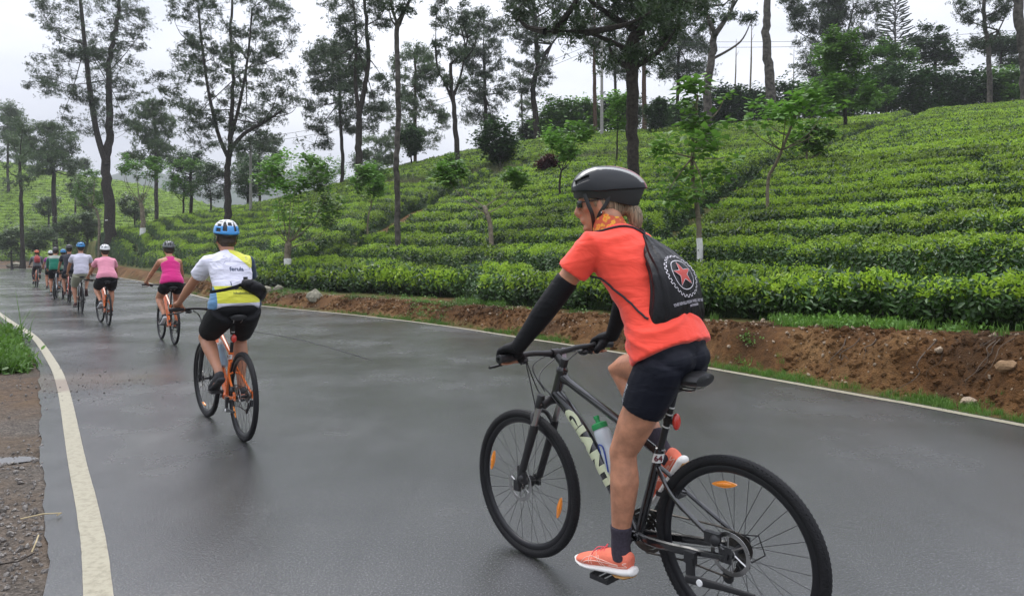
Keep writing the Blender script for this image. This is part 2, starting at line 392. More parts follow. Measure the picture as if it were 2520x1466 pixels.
Yv = np.concatenate([np.exp(np.linspace(math.log(1.3), math.log(30), 270)), np.linspace(30.6, 185, 130)])
Ag = np.concatenate([np.linspace(-1.0, -.76, 24), np.linspace(-.755, .8, 260), np.linspace(.81, 1.5, 40)])
me = grid_mesh('ground', Ag, Yv, zf=terrain)
co = np.zeros(len(me.vertices) * 3, np.float32); me.vertices.foreach_get('co', co); co = co.reshape(-1, 3)
gx, gy = co[:, 0], co[:, 1]; s_, ar_ = segdist(gx, gy, RLINE); sl_, _ = segdist(gx, gy, LLINE); a_ = gx / gy
wv = vnoise(gx, gy, 1.2, 41, 3)
B_ = np.interp(a_, BA, BH)
g = np.where(s_ > 0, np.clip(.8 - np.abs(s_ - .22) / .2 + .6 * wv, 0, 1) * .8 + sst((s_ - 1.1 - .35 * wv) / .5) * .75 * (B_ < 1.2), 0)
g = np.where((a_ > px2a(930)) & (a_ < px2a(1180)) & (s_ > .5), g * np.clip(.45 + wv, 0, 1), g)
g = np.where(sl_ < -.25, sst((gy - 8.9 - .4 * wv) / .5) * 1.0, g)
for nm, arr in (('grass', np.clip(g, 0, 1)), ('gravel', np.where(s_ < 0, 1.0 - .35 * sst((gy - 6) / 2), 0))):
    at = me.attributes.new(nm, 'FLOAT', 'POINT'); at.data.foreach_set('value', arr.astype(np.float32))
ground = link('ground', me, None, M_earth); tag(ground, kind='structure', label='brown earth and grass ground with a cut bank beside the road', cat='ground')
sk = MB(); sk.add([(-1290, -110, -6), (1290, -110, -6), (1290, 1500, -6), (-1290, 1500, -6)], [(0, 1, 2, 3)])
tag(sk.build('far_ground', mat('valley_green', (.06, .09, .04), rough=.9, noise=.4, nscale=.02), None), kind='structure', label='distant green valley floor below the hills', cat='ground')
# wet asphalt
M_road, t, b = mk('wet_asphalt'); ge = N(t, 'ShaderNodeNewGeometry'); P = ge.outputs['Position']
agg = noise(t, P, 95, 5, .85); med = noise(t, P, 3.0, 5, .6); mp = N(t, 'ShaderNodeMapping'); mp.inputs['Rotation'].default_value = (0, 0, rad(-38)); mp.inputs['Scale'].default_value = (2.2, .35, 1); L(t, P, mp.inputs[0])
strk = noise(t, mp.outputs[0], 1.1, 5, .65, .4); wet = noise(t, P, .45, 4, .55)
vo = N(t, 'ShaderNodeTexVoronoi', inp={'Scale': 150.0}); L(t, P, vo.inputs['Vector'])
base = ramp(t, agg, [(.3, (.012, .012, .013)), (.55, (.050, .051, .052)), (.74, (.20, .197, .19))])
base = mixc(t, 1.0, base, ramp(t, strk, [(.3, (.8,) * 3), (.7, (1.15,) * 3)]), 'MULTIPLY')
sx = N(t, 'ShaderNodeSeparateXYZ'); L(t, P, sx.inputs[0])
def blob(cx, cy, rx, ry, ang, soft=1.0):
    m = N(t, 'ShaderNodeMapping', vector_type='TEXTURE'); m.inputs['Location'].default_value = (cx, cy, 0); m.inputs['Rotation'].default_value = (0, 0, ang); m.inputs['Scale'].default_value = (rx, ry, 1); L(t, P, m.inputs[0])
    v = N(t, 'ShaderNodeVectorMath', operation='LENGTH'); L(t, m.outputs[0], v.inputs[0])
    d = math_(t, 'ADD', v.outputs['Value'], math_(t, 'MULTIPLY_ADD', med, 1.6, -.8)); return math_(t, 'SUBTRACT', 1.0, d, clamp=True)
mudf = math_(t, 'MULTIPLY', blob(-5.6, 8.4, 1.9, 1.0, rad(20)), 1.6, clamp=True)
ROADBLOB = blob
mudc = ramp(t, agg, [(.3, (.055, .036, .022)), (.7, (.14, .095, .06))])
base = mixc(t, math_(t, 'MULTIPLY', mudf, .6), base, mudc); L(t, base, b.inputs['Base Color'])
rg = math_(t, 'ADD', math_(t, 'MULTIPLY_ADD', wet, .56, -.13), math_(t, 'MULTIPLY', med, .14)); L(t, rg, b.inputs['Roughness'])
b.inputs['Specular IOR Level'].default_value = 1.0
h = math_(t, 'ADD', math_(t, 'MULTIPLY', agg, .6), math_(t, 'MULTIPLY', vo.outputs['Distance'], .9)); h = math_(t, 'ADD', h, math_(t, 'MULTIPLY', med, .5))
bp = N(t, 'ShaderNodeBump', inp={'Strength': .30, 'Distance': .004}); L(t, h, bp.inputs['Height']); L(t, bp.outputs[0], b.inputs['Normal'])
# painted line
M_line, t, b = mk('road_paint'); ge = N(t, 'ShaderNodeNewGeometry'); P = ge.outputs['Position']
n1 = noise(t, P, 25, 5, .7); n2 = noise(t, P, 180, 3, .7); med = noise(t, P, 3.0, 5, .6)
c = ramp(t, n1, [(.3, (.17, .15, .10)), (.55, (.29, .265, .19))]); c = mixc(t, math_(t, 'MULTIPLY_ADD', n2, 6.0, -3.75, True), c, (.10, .095, .09))
c = mixc(t, math_(t, 'MULTIPLY', blob(-5.25, 8.25, 1.0, .62, rad(30)), 2.2, clamp=True), c, (.17, .13, .095))
L(t, c, b.inputs['Base Color']); b.inputs['Roughness'].default_value = .5
bp = N(t, 'ShaderNodeBump', inp={'Strength': .4, 'Distance': .004}); L(t, n2, bp.inputs['Height']); L(t, bp.outputs[0], b.inputs['Normal'])
def resample(P, ds):
    d = np.hypot(*np.diff(P, axis=0).T); c = np.concatenate([[0], np.cumsum(d)]); q = np.arange(0, c[-1], ds)
    return np.stack([np.interp(q, c, P[:, 0]), np.interp(q, c, P[:, 1])], 1), q
def offs(P, o):
    T = np.gradient(P, axis=0); T /= np.hypot(T[:, 0], T[:, 1])[:, None]; Nr = np.stack([T[:, 1], -T[:, 0]], 1); return P + Nr * np.asarray(o)[..., None]
def strip(name, P1, P2, m, zoff, ncross=1, jag=None, **k):
    n = len(P1); V = []
    for j in range(ncross + 1):
        f = j / ncross; p = P1 * (1 - f) + P2 * f; V.append(np.column_stack([p, rz(p[:, 1]) + zoff]))
    V = np.concatenate(V); F = []
    for j in range(ncross):
        i = np.arange(n - 1); F.append(np.stack([j * n + i, (j + 1) * n + i, (j + 1) * n + i + 1, j * n + i + 1], 1))
    return link(name, npmesh(name, V, np.concatenate(F)), None, m)
# asphalt from the left verge to just past the right-hand line
Lr, ql = resample(LLINE, .25); Rr_, qr = resample(RLINE, .25); M_ = 520
def para(P, n): 
    d = np.hypot(*np.diff(P, axis=0).T); c = np.concatenate([[0], np.cumsum(d)]); q = np.linspace(0, c[-1], n) ; q = c[-1] * (np.linspace(0, 1, n) ** 1.8); return np.stack([np.interp(q, c, P[:, 0]), np.interp(q, c, P[:, 1])], 1)
Lp = para(LLINE, M_); Rp = para(RLINE, M_)
jl = .21 + .045 * vnoise(Lp[:, 0], Lp[:, 1], 1.3, 61, 4) + .02 * vnoise(Lp[:, 0], Lp[:, 1], 9, 63, 3)
jr = .11 + .03 * vnoise(Rp[:, 0], Rp[:, 1], 1.5, 62, 4)
road = strip('road', offs(Lp, -jl), offs(Rp, jr), M_road, 0.0, 14); tag(road, kind='structure', label='wet grey asphalt road curving away to the left', cat='road')
def fine(P, ymax=200): return resample(P, .06)[0]
def line(name, P, label, wd=.055):
    Q = resample(P, .05)[0]; Q = Q[Q[:, 1] < 110]; e1 = wd + .002 * vnoise(Q[:, 0], Q[:, 1], 16, 71, 3); e2 = wd + .002 * vnoise(Q[:, 0], Q[:, 1], 9, 72, 3)
    o = strip(name, offs(Q, -e1), offs(Q, e2), M_line, .004); tag(o, kind='structure', label=label, cat='road marking')
line('edge_line', LLINE, 'cream painted edge line on the near side of the road, partly under mud')
line('edge_line', RLINE, 'cream painted edge line below the earth bank')
M_crack = mat('wet_crack', (.012, .012, .013), rough=.35, noise=.3)
for pts in ([(600, 812), (634, 817), (690, 826), (741, 836), (830, 860), (917, 887)], [(0, 706), (60, 716), (120, 731), (200, 748)], [(283, 759), (345, 772), (440, 782)]):
    w = pline([ground_at(*p) for p in pts]); w, _ = resample(w, .1); k = np.linspace(0, 1, len(w)); wd = (.022 + .035 * np.abs(vnoise(w[:, 0], w[:, 1], 3, 5, 3))) * np.minimum(1, 8 * np.minimum(k, 1 - k) + .1)
    tag(strip('road_seam', offs(w, -wd), offs(w, wd), M_crack, .0035), kind='structure', label='dark wet tar seam across the asphalt', cat='road seam')
# puddle in the gravel
pb = MB(); pc = ground_at(28, 1120); n = 40
pb.add([(-3.68 + (.17 + .03 * math.sin(3 * a + 1)) * math.cos(a), 5.23 + (.10 + .02 * math.sin(2 * a)) * math.sin(a), -.034) for a in [2 * math.pi * i / n for i in range(n)]], [tuple(range(n))])
tag(pb.build('puddle', mat('puddle_water', (.05, .045, .04), rough=.03, spec=.9), None), kind='structure', label='small bright puddle in the roadside gravel', cat='puddle')
# ------------------------------------------------------------------ tea
def leaf_clump(name, nl, ln, wd, spread, m, up=.35, seed=1):
    r = random.Random(seed); V = []; F = []; T = []
    for i in range(nl):
        a = r.uniform(0, 6.283); el = r.uniform(-.25, 1.25) if up else r.uniform(-1, 1); l = ln * r.uniform(.7, 1.2); w = wd * r.uniform(.8, 1.2)
        d = Vector((math.cos(a) * math.cos(el), math.sin(a) * math.cos(el), math.sin(el))); sd = d.cross(Vector((0, 0, 1))).normalized(); nn = sd.cross(d)
        sd = (sd + nn * r.uniform(-.5, .5)).normalized()
        o = Vector((r.gauss(0, spread), r.gauss(0, spread), r.gauss(0, spread * .5) + up * spread)); b0 = len(V)
        V += [o, o + d * l * .35 + sd * w * .5 + nn * l * .04, o + d * l * .75 + sd * w * .36, o + d * l + nn * (-l * .12), o + d * l * .75 - sd * w * .36, o + d * l * .35 - sd * w * .5 + nn * l * .04]
        F += [(b0, b0 + 1, b0 + 2, b0 + 3), (b0, b0 + 3, b0 + 4, b0 + 5)]; t_ = r.random(); T += [t_, t_]
    me = npmesh(name, np.array([tuple(v) for v in V]), np.array(F)); at = me.attributes.new('tint', 'FLOAT', 'FACE'); at.data.foreach_set('value', T); me.materials.append(m)
    return bpy.data.objects.new(name, me)       # only an instance source for leaves nobody could count
def blade_clump(name, nb, h, w, spread, m, seed=1, lean=.5):
    r = random.Random(seed); V = []; F = []; T = []
    for i in range(nb):
        a = r.uniform(0, 6.283); l = h * r.uniform(.5, 1.1); le = r.uniform(.1, lean); d = Vector((math.cos(a), math.sin(a), 0)); sd = Vector((-d.y, d.x, 0)) * w
        o = Vector((r.gauss(0, spread), r.gauss(0, spread), 0)); b0 = len(V)
        for k, f in enumerate((0, .4, .75, 1)):
            p = o + Vector((0, 0, l * f * (1 - .35 * le * f))) + d * (l * le * f * f); ww = sd * (1 - f * .85); V += [p - ww, p + ww]
        for k in range(3): F.append((b0 + 2 * k, b0 + 2 * k + 1, b0 + 2 * k + 3, b0 + 2 * k + 2)); T.append(0)
        t_ = r.random(); T[-3:] = [t_] * 3
    me = npmesh(name, np.array([tuple(v) for v in V]), np.array(F)); at = me.attributes.new('tint', 'FLOAT', 'FACE'); at.data.foreach_set('value', T); me.materials.append(m)
    return bpy.data.objects.new(name, me)
def scatter(name, pts, rot, scl, src, parent=None, **kw):
    if len(pts) == 0: return None
    me = bpy.data.meshes.new(name); me.vertices.add(len(pts)); me.vertices.foreach_set('co', np.asarray(pts, np.float32).ravel())
    a = me.attributes.new('rot', 'FLOAT_VECTOR', 'POINT'); a.data.foreach_set('vector', np.asarray(rot, np.float32).ravel())
    a = me.attributes.new('scl', 'FLOAT', 'POINT'); a.data.foreach_set('value', np.asarray(scl, np.float32))
    o = link(name, me, parent); md = o.modifiers.new('scatter', 'NODES')
    ng = bpy.data.node_groups.new(name, 'GeometryNodeTree'); ng.interface.new_socket('Geometry', in_out='INPUT', socket_type='NodeSocketGeometry'); ng.interface.new_socket('Geometry', in_out='OUTPUT', socket_type='NodeSocketGeometry')
    gi = ng.nodes.new('NodeGroupInput'); go = ng.nodes.new('NodeGroupOutput'); ip = ng.nodes.new('GeometryNodeInstanceOnPoints'); oi = ng.nodes.new('GeometryNodeObjectInfo'); oi.inputs['Object'].default_value = src; oi.inputs['As Instance'].default_value = True
    ar = ng.nodes.new('GeometryNodeInputNamedAttribute'); ar.data_type = 'FLOAT_VECTOR'; ar.inputs[0].default_value = 'rot'
    as_ = ng.nodes.new('GeometryNodeInputNamedAttribute'); as_.data_type = 'FLOAT'; as_.inputs[0].default_value = 'scl'
    er = ng.nodes.new('FunctionNodeEulerToRotation'); k = ng.links.new
    k(ar.outputs[0], er.inputs[0]); k(er.outputs[0], ip.inputs['Rotation']); k(as_.outputs[0], ip.inputs['Scale']); k(gi.outputs[0], ip.inputs['Points']); k(oi.outputs['Geometry'], ip.inputs['Instance']); k(ip.outputs[0], go.inputs[0])
    md.node_group = ng; tag(o, kind='stuff', **kw); return o
def eul(n, nrm=None, tilt=.35):
    """random heading, tipped towards the normal"""
    yaw = rng.uniform(0, 6.283, n); rx = rng.normal(0, tilt, n); ry = rng.normal(0, tilt, n)
    if nrm is not None:
        ry = ry + np.arctan2(nrm[:, 0], np.maximum(nrm[:, 2], .15)) * .8; rx = rx - np.arctan2(nrm[:, 1], np.maximum(nrm[:, 2], .15)) * .8
        # euler XYZ with the heading applied by the clump's own radial symmetry
        return np.stack([rx, ry, yaw * 0 + rng.uniform(-.3, .3, n)], 1)
    return np.stack([rx, ry, yaw], 1)
CL_top = [leaf_clump('tea_shoot_clump', 15, .062, .024, .045, M_teatop, 1.0, 3 + i) for i in range(4)]
CL_side = [leaf_clump('tea_leaf_clump', 14, .080, .034, .06, M_teaside, .3, 13 + i) for i in range(4)]
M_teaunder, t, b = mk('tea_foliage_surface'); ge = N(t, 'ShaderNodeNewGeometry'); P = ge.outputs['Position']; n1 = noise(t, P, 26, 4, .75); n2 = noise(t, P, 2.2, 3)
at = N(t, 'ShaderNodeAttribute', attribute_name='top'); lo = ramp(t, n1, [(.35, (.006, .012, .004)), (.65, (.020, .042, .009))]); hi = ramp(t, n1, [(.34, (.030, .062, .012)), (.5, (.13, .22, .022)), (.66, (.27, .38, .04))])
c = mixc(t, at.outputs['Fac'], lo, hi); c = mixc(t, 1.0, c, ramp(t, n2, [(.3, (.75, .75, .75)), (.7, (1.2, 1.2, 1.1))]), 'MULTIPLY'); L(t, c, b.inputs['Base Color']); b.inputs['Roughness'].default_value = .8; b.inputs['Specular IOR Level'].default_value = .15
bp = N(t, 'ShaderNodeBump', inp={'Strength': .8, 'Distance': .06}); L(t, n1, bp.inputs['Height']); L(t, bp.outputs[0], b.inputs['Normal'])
tz = lambda X, Y: terrain(X, Y) + tea(X, Y)[0]
At = np.linspace(-.74, .86, 500); Yt = np.concatenate([np.exp(np.linspace(math.log(5.6), math.log(24), 270)), np.arange(24.13, 84, .15)])
AA, YY = np.meshgrid(At, Yt); XX = AA * YY; HH, DD, MM = tea(XX, YY); G0 = terrain(XX, YY); ZZ = G0 + HH
side1 = segdist(XX, YY, PATH1)[0]; side3 = segdist(XX, YY, PATH3)[0]; side2 = segdist(XX, YY, PATH2)[0]
# blocks: 0 below/right of the first path, 1 between, 2 left of the second path, 3 above the dry-grass strip
BLK = np.where(side1 < 0, 0, np.where(YY > np.interp(AA, PATH3[::-1, 0] / PATH3[::-1, 1], PATH3[::-1, 1]), 3, np.where(side2 < 0, 1, 2)))
blkinfo = ['dense rows of clipped tea bushes on the bright slope right of the diagonal footpath', 'rows of clipped tea bushes on the middle slope between the two footpaths',
           'rows of darker clipped tea bushes curving round the left shoulder of the hill', 'rows of tea bushes on the upper slope above the dry grass strip']
n_, m_ = AA.shape; idx = np.arange(n_ * m_).reshape(n_, m_)
F0 = np.stack([idx[:-1, :-1], idx[:-1, 1:], idx[1:, 1:], idx[1:, :-1]], -1).reshape(-1, 4); V0 = np.stack([XX, YY, ZZ], -1).reshape(-1, 3)
mk_ = (MM.ravel() > .02)[F0].any(1) & (HH.ravel()[F0].max(1) > .06); F0 = F0[mk_]; fb = BLK.ravel()[F0[:, 0]]; hr = (HH.ravel()[F0].mean(1))
def tea_block(V, F, h, label, dens=330, name='tea_bushes', sc0=1.0, cap=1e9):
    used = np.zeros(len(V), bool); used[F.ravel()] = True; mp_ = np.cumsum(used) - 1
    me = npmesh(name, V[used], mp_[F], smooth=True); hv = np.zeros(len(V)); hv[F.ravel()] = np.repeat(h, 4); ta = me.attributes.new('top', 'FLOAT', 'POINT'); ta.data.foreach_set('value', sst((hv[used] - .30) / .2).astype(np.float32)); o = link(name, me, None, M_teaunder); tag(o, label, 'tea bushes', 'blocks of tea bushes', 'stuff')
    P = V[F]; nr = np.cross(P[:, 2] - P[:, 0], P[:, 3] - P[:, 1]); ar = np.linalg.norm(nr, axis=1); nr = nr / np.maximum(ar, 1e-9)[:, None]; ar = ar / 2; nr[nr[:, 2] < 0] *= -1
    yc = P[:, :, 1].mean(1); ac = P[:, :, 0].mean(1) / yc; vis = (np.abs(ac) < .86) & (h > .22)
    lam = ar * dens * (10 / yc) ** 1.05 * vis; cnt = rng.poisson(lam); fi = np.repeat(np.arange(len(F)), cnt); k = len(fi)
    u = rng.random((k, 1)); v = rng.random((k, 1)); Q = P[fi]; p = Q[:, 0] * (1 - u) * (1 - v) + Q[:, 1] * u * (1 - v) + Q[:, 2] * u * v + Q[:, 3] * (1 - u) * v
    nn = nr[fi]; sc = (np.maximum(yc[fi], 7) / 10) ** .25 * rng.uniform(.6, 1.0, k) * sc0
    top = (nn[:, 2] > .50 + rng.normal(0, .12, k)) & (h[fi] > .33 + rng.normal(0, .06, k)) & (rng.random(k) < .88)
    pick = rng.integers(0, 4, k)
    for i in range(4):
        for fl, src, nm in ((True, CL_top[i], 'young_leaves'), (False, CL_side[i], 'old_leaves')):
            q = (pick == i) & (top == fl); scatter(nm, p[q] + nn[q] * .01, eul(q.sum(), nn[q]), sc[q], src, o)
    return o, k
TOT = 0; blocks = []
for bi in range(4):
    o, k = tea_block(V0, F0[fb == bi], hr[fb == bi], blkinfo[bi]); TOT += k; blocks.append(o)
A2 = np.linspace(-.86, -.22, 250); Y2 = np.linspace(93, 158, 230); A_, Y_ = np.meshgrid(A2, Y2); X_ = A_ * Y_; H_, D_, Mm = tea(X_, Y_); Z_ = terrain(X_, Y_) + H_
n_, m_ = A_.shape; idx = np.arange(n_ * m_).reshape(n_, m_); F2 = np.stack([idx[:-1, :-1], idx[:-1, 1:], idx[1:, 1:], idx[1:, :-1]], -1).reshape(-1, 4); V2 = np.stack([X_, Y_, Z_], -1).reshape(-1, 3)
zok = (Z_.ravel() > .8)[F2].all(1); F2 = F2[zok]
_, k = tea_block(V2, F2, H_.ravel()[F2].mean(1), 'hazy terraces of tea on the far hillside across the valley', dens=70, sc0=1.5); TOT += k
print('tea clumps', TOT)
# front of the first row: hanging old leaves and bare stems
def along_front(y_max=34, ds=.1):
    Q, q = resample(RLINE, ds); T = np.gradient(Q, axis=0); T /= np.hypot(T[:, 0], T[:, 1])[:, None]; Nr = np.stack([T[:, 1], -T[:, 0]], 1)
    k = (Q[:, 1] > 3.5) & (Q[:, 1] < y_max); return Q[k], Nr[k]
Qf, Nf = along_front()
def front_pts(n, smin, smax):
    i = rng.integers(0, len(Qf), n); w = rng.uniform(smin, smax, n); p = Qf[i] + rng.normal(0, .05, (n, 2)); P1 = p + Nf[i] * 1.75
    sf = s_front(P1[:, 0] / P1[:, 1]); return p + Nf[i] * (sf + w)[:, None], Nf[i]
n = 12000; fp, fn = front_pts(n, -.16, .14); zz = terrain(fp[:, 0], fp[:, 1]); hh = rng.uniform(.26, .56, n) - .20 * vnoise(fp[:, 0], fp[:, 1], 1.7, 91, 2) ; pt = np.column_stack([fp, zz + hh])
nn = np.column_stack([-fn, np.full(n, .35)]); keep = rng.random(n) < (12 / np.maximum(fp[:, 1], 8)) ** .6 * (.45 + .55 * (hh > .3))
pt, nn = pt[keep], nn[keep]; pick = rng.integers(0, 4, len(pt)); sc = rng.uniform(.8, 1.35, len(pt)) * (np.maximum(pt[:, 1], 8) / 10) ** .5
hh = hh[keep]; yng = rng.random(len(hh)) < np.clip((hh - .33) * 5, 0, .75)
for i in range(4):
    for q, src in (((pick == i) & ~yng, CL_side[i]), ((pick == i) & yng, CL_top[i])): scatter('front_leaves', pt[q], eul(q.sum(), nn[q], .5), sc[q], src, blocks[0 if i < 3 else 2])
sb = MB(); k = 0
for p, nv in zip(*front_pts(560, .06, .32)):
    if p[1] > 30: continue
    z0 = float(terrain(np.array([p[0]]), np.array([p[1]]))[0]); a = R.uniform(0, 6.28); le = R.uniform(.03, .24); hgt = R.uniform(.4, .6); r0 = R.uniform(.006, .016)
    sb.tube([(p[0], p[1], z0 - .03), (p[0] + math.cos(a) * le * .3, p[1] + math.sin(a) * le * .3, z0 + hgt * .4), (p[0] + math.cos(a) * le, p[1] + math.sin(a) * le, z0 + hgt)], [r0, r0 * .8, r0 * .5], 5, cap=False)
tag(sb.build('tea_stems', M_barkgrey, blocks[0]), kind='stuff')
# ------------------------------------------------------------------ grass, stones, roots on the bank
CG = [blade_clump('grass_clump', 16, .09, .0035, .03, M_grass, 5 + i) for i in range(3)]
CT = [blade_clump('tall_grass_clump', 22, .5, .006, .08, M_grass, 15 + i, .9) for i in range(2)]
CD = [blade_clump('dry_grass_clump', 40, .8, .012, .18, M_dry, 25 + i, .8) for i in range(2)]
CW = [leaf_clump('weed_clump', 16, .035, .022, .04, M_grass, .6, 45 + i) for i in range(2)]
def gscatter(name, P, h, srcs, label, cat, smin=.8, smax=1.3, zo=0, parent=None):
    z = terrain(P[:, 0], P[:, 1]) + zo; pt = np.column_stack([P, z]); pick = rng.integers(0, len(srcs), len(pt)); root = None
    for i, s in enumerate(srcs):
        q = pick == i; o = scatter(name, pt[q], eul(q.sum(), None, .12), rng.uniform(smin, smax, q.sum()) * h, s, root, **({} if root or parent else dict(label=label, cat=cat))); root = root or o
        if parent: root = parent
    return root
i = rng.integers(0, len(Qf), 5200); w = rng.normal(.24, .08, 5200); P = Qf[i] + rng.normal(0, .05, (5200, 2)) + Nf[i] * np.clip(w, .14, .6)[:, None]
P = P[rng.random(len(P)) < np.clip(.30 + 1.0 * vnoise(P[:, 0], P[:, 1], 1.1, 51, 3), 0, 1) * (11 / np.maximum(P[:, 1], 7))]; gscatter('verge_grass', P, .75, CG, 'thin line of short grass between the far road edge and the earth bank', 'grass')
i = rng.integers(0, len(Qf), 9000); w = rng.uniform(1.0, 2.2, 9000); P = Qf[i] + rng.normal(0, .05, (9000, 2)) + Nf[i] * w[:, None]; aa = P[:, 0] / P[:, 1]
pr = np.where((aa > px2a(1900)) & (aa < px2a(2240)), .95, np.where((aa > px2a(1120)) & (aa < px2a(1240)), .7, .10)) * np.clip(.6 + .9 * vnoise(P[:, 0], P[:, 1], 1.3, 52, 3), 0, 1)
P = P[rng.random(len(P)) < pr * (9.5 / np.maximum(P[:, 1], 7))]; gscatter('bank_grass', P, 1.35, CG + CW, 'patchy green grass and weeds on top of the earth bank under the tea', 'grass')
P3 = resample(PATH3, .12)[0]; kk = rng.integers(0, len(P3), 620); P = P3[kk] + rng.normal(0, .55, (620, 2)); P = P[(P[:, 0] / P[:, 1] > px2a(900))]; gscatter('dry_grass', P, 1.0, CD, 'strip of pale dry grass tufts crossing the upper tea slope', 'dry grass', .6, 1.1)
P = np.array([raymarch(x, y, .3)[:2] for x, y in [(585 + R.uniform(-25, 30), 492 + R.uniform(-4, 6)) for _ in range(40)]]); gscatter('dry_grass', P, 1.0, CD[:1], 'pale dry grass patch on the slope left of the pollarded trees', 'dry grass', .6, 1.0)
for PP, lb in ((PATH1, 'weeds in the footpath right of the crooked sapling'),):
    q_ = resample(PP, .1)[0]; q_ = q_[rng.integers(0, len(q_), 450)] + rng.normal(0, .25, (450, 2)); gscatter('path_weeds', q_, 2.2, CW + CG[:1], lb, 'weeds', .6, 1.3)
# near left verge
Q = []
while len(Q) < 9000:
    x, y = R.uniform(-11.5, -5.4), R.uniform(8.6, 15); q = x / y
    Q.append((x, y))
P = np.array(Q); sl = segdist(P[:, 0], P[:, 1], LLINE)[0]; P = P[(sl < -.34 - .10 * vnoise(P[:, 0], P[:, 1], 2, 3, 3)) & (P[:, 1] > 9.0 + .35 * vnoise(P[:, 0], P[:, 1], 1.2, 4, 2))]; gscatter('verge_weeds', P, 2.0, CW + CG[:1], 'low bright green weeds on the near left verge', 'weeds', .7, 1.3)
P = np.array([(R.gauss(-9.5, .3), R.gauss(12.0, .5)) for _ in range(34)]); gscatter('tall_grass', P, 1.5, CT, 'arching tall grass at the left edge beside the weeds', 'grass', .7, 1.3)
P = np.array([(R.uniform(-45, -16), R.uniform(24, 70)) for _ in range(1800)]); sl = segdist(P[:, 0], P[:, 1], LLINE)[0]; P = P[sl < -1.2]; gscatter('far_verge_grass', P, 3.5, CG, 'rough grass beyond the inside of the bend', 'grass')
# stones
def rock_mesh(name, seed, sub=2):
    bm = bmesh.new(); bmesh.ops.create_icosphere(bm, subdivisions=sub, radius=1); r = random.Random(seed); o = Vector((r.random() * 50, 0, 0))
    for v in bm.verts:
        n_ = mnoise.noise(v.co * 1.1 + o) * .45 + mnoise.noise(v.co * 2.7 + o) * .18; v.co *= 1 + n_; v.co.z *= .7
        v.co.x = round(v.co.x * 3.3) / 3.3 * .4 + v.co.x * .6
    me = bpy.data.meshes.new(name); bm.to_mesh(me); bm.free(); return me
M_stone = mat('pale_stone', (.20, .15, .10), rough=.8, col2=(.38, .29, .20), nscale=5, bump=.5, bscale=30)
M_mossy = mat('mossy_stone', (.12, .115, .08), rough=.85, col2=(.25, .23, .17), nscale=3, bump=.5, bscale=20)
peb = rock_mesh('pebble', 5, 1); peb.materials.append(M_stone); pebo = bpy.data.objects.new('pebble', peb)
M_gravel = mat('grey_gravel', (.07, .062, .055), rough=.6, col2=(.25, .225, .20), nscale=2, spec=.5)
peb2 = rock_mesh('pebble', 6, 1); peb2.materials.append(M_gravel); pebo2 = bpy.data.objects.new('pebble', peb2)
clod = rock_mesh('clod', 9, 1); clod.materials.append(M_earth); clodo = bpy.data.objects.new('clod', clod)
i = rng.integers(0, len(Qf), 9000); w = .35 + .75 * rng.beta(1.2, 1.6, 9000); P = Qf[i] + Nf[i] * w[:, None] + rng.normal(0, .05, (9000, 2)); sc = np.clip(rng.lognormal(-4.0, .6, len(P)), .006, .075) * (1 + (w < .5) * .2)
P, sc = P[(vnoise(P[:, 0], P[:, 1], 1.6, 66, 3) > -.25)], sc[(vnoise(P[:, 0], P[:, 1], 1.6, 66, 3) > -.25)]
scatter('earth_clods', np.column_stack([P, terrain(P[:, 0], P[:, 1]) - sc * .1]), rng.uniform(0, 6, (len(P), 3)), sc, clodo, None, label='crumbling lumps of brown earth on the cut bank', cat='earth lumps')
i = rng.integers(0, len(Qf), 2600); w = rng.uniform(.35, 1.3, 2600); P = Qf[i] + Nf[i] * w[:, None] + rng.normal(0, .04, (2600, 2)); sc = np.clip(rng.lognormal(-4.6, .55, len(P)), .003, .035)
i = rng.integers(0, len(Qf), 5000); w2 = rng.uniform(.35, 1.2, 5000); P2_ = Qf[i] + Nf[i] * w2[:, None]; P2_ = P2_[(vnoise(P2_[:, 0], P2_[:, 1], .9, 77, 3) > .25) & (rng.random(5000) < 9.5 / np.maximum(P2_[:, 1], 7))]; gscatter('bank_weeds', P2_, .9, CW + CG[:1], 'small weeds growing out of the earth bank face', 'weeds')
scatter('bank_stones', np.column_stack([P, terrain(P[:, 0], P[:, 1]) + sc * .3]), rng.uniform(0, 6, (len(P), 3)), sc, pebo, None, label='small pale stones stuck in the red earth bank', cat='stones')
P = np.column_stack([rng.uniform(-3.9, -1.6, 15000), rng.uniform(2.4, 8.8, 15000)]); sl = segdist(P[:, 0], P[:, 1], LLINE)[0]; P = P[(sl < -.17 - .10 * rng.random(len(P))) & (P[:, 0] / P[:, 1] > -.80)]
P = P[rng.random(len(P)) < np.clip(.35 + 1.2 * vnoise(P[:, 0], P[:, 1], 2, 8, 3), .05, 1)]; sc = np.clip(rng.lognormal(-4.85, .5, len(P)), .003, .022)
scatter('gravel', np.column_stack([P, terrain(P[:, 0], P[:, 1]) + sc * .3]), rng.uniform(0, 6, (len(P), 3)), sc, pebo2, None, label='damp grey gravel and earth along the near left road edge', cat='gravel')
P = np.column_stack([rng.normal(-5.2, .8, 260), rng.normal(8.0, .7, 260)]); sc = np.clip(rng.lognormal(-5.1, .45, len(P)), .003, .014)
scatter('mud_crumbs', np.column_stack([P, rz(P[:, 1]) + sc * .5]), rng.uniform(0, 6, (len(P), 3)), sc, pebo2, None, label='crumbs of earth washed over the near edge line', cat='earth crumbs')
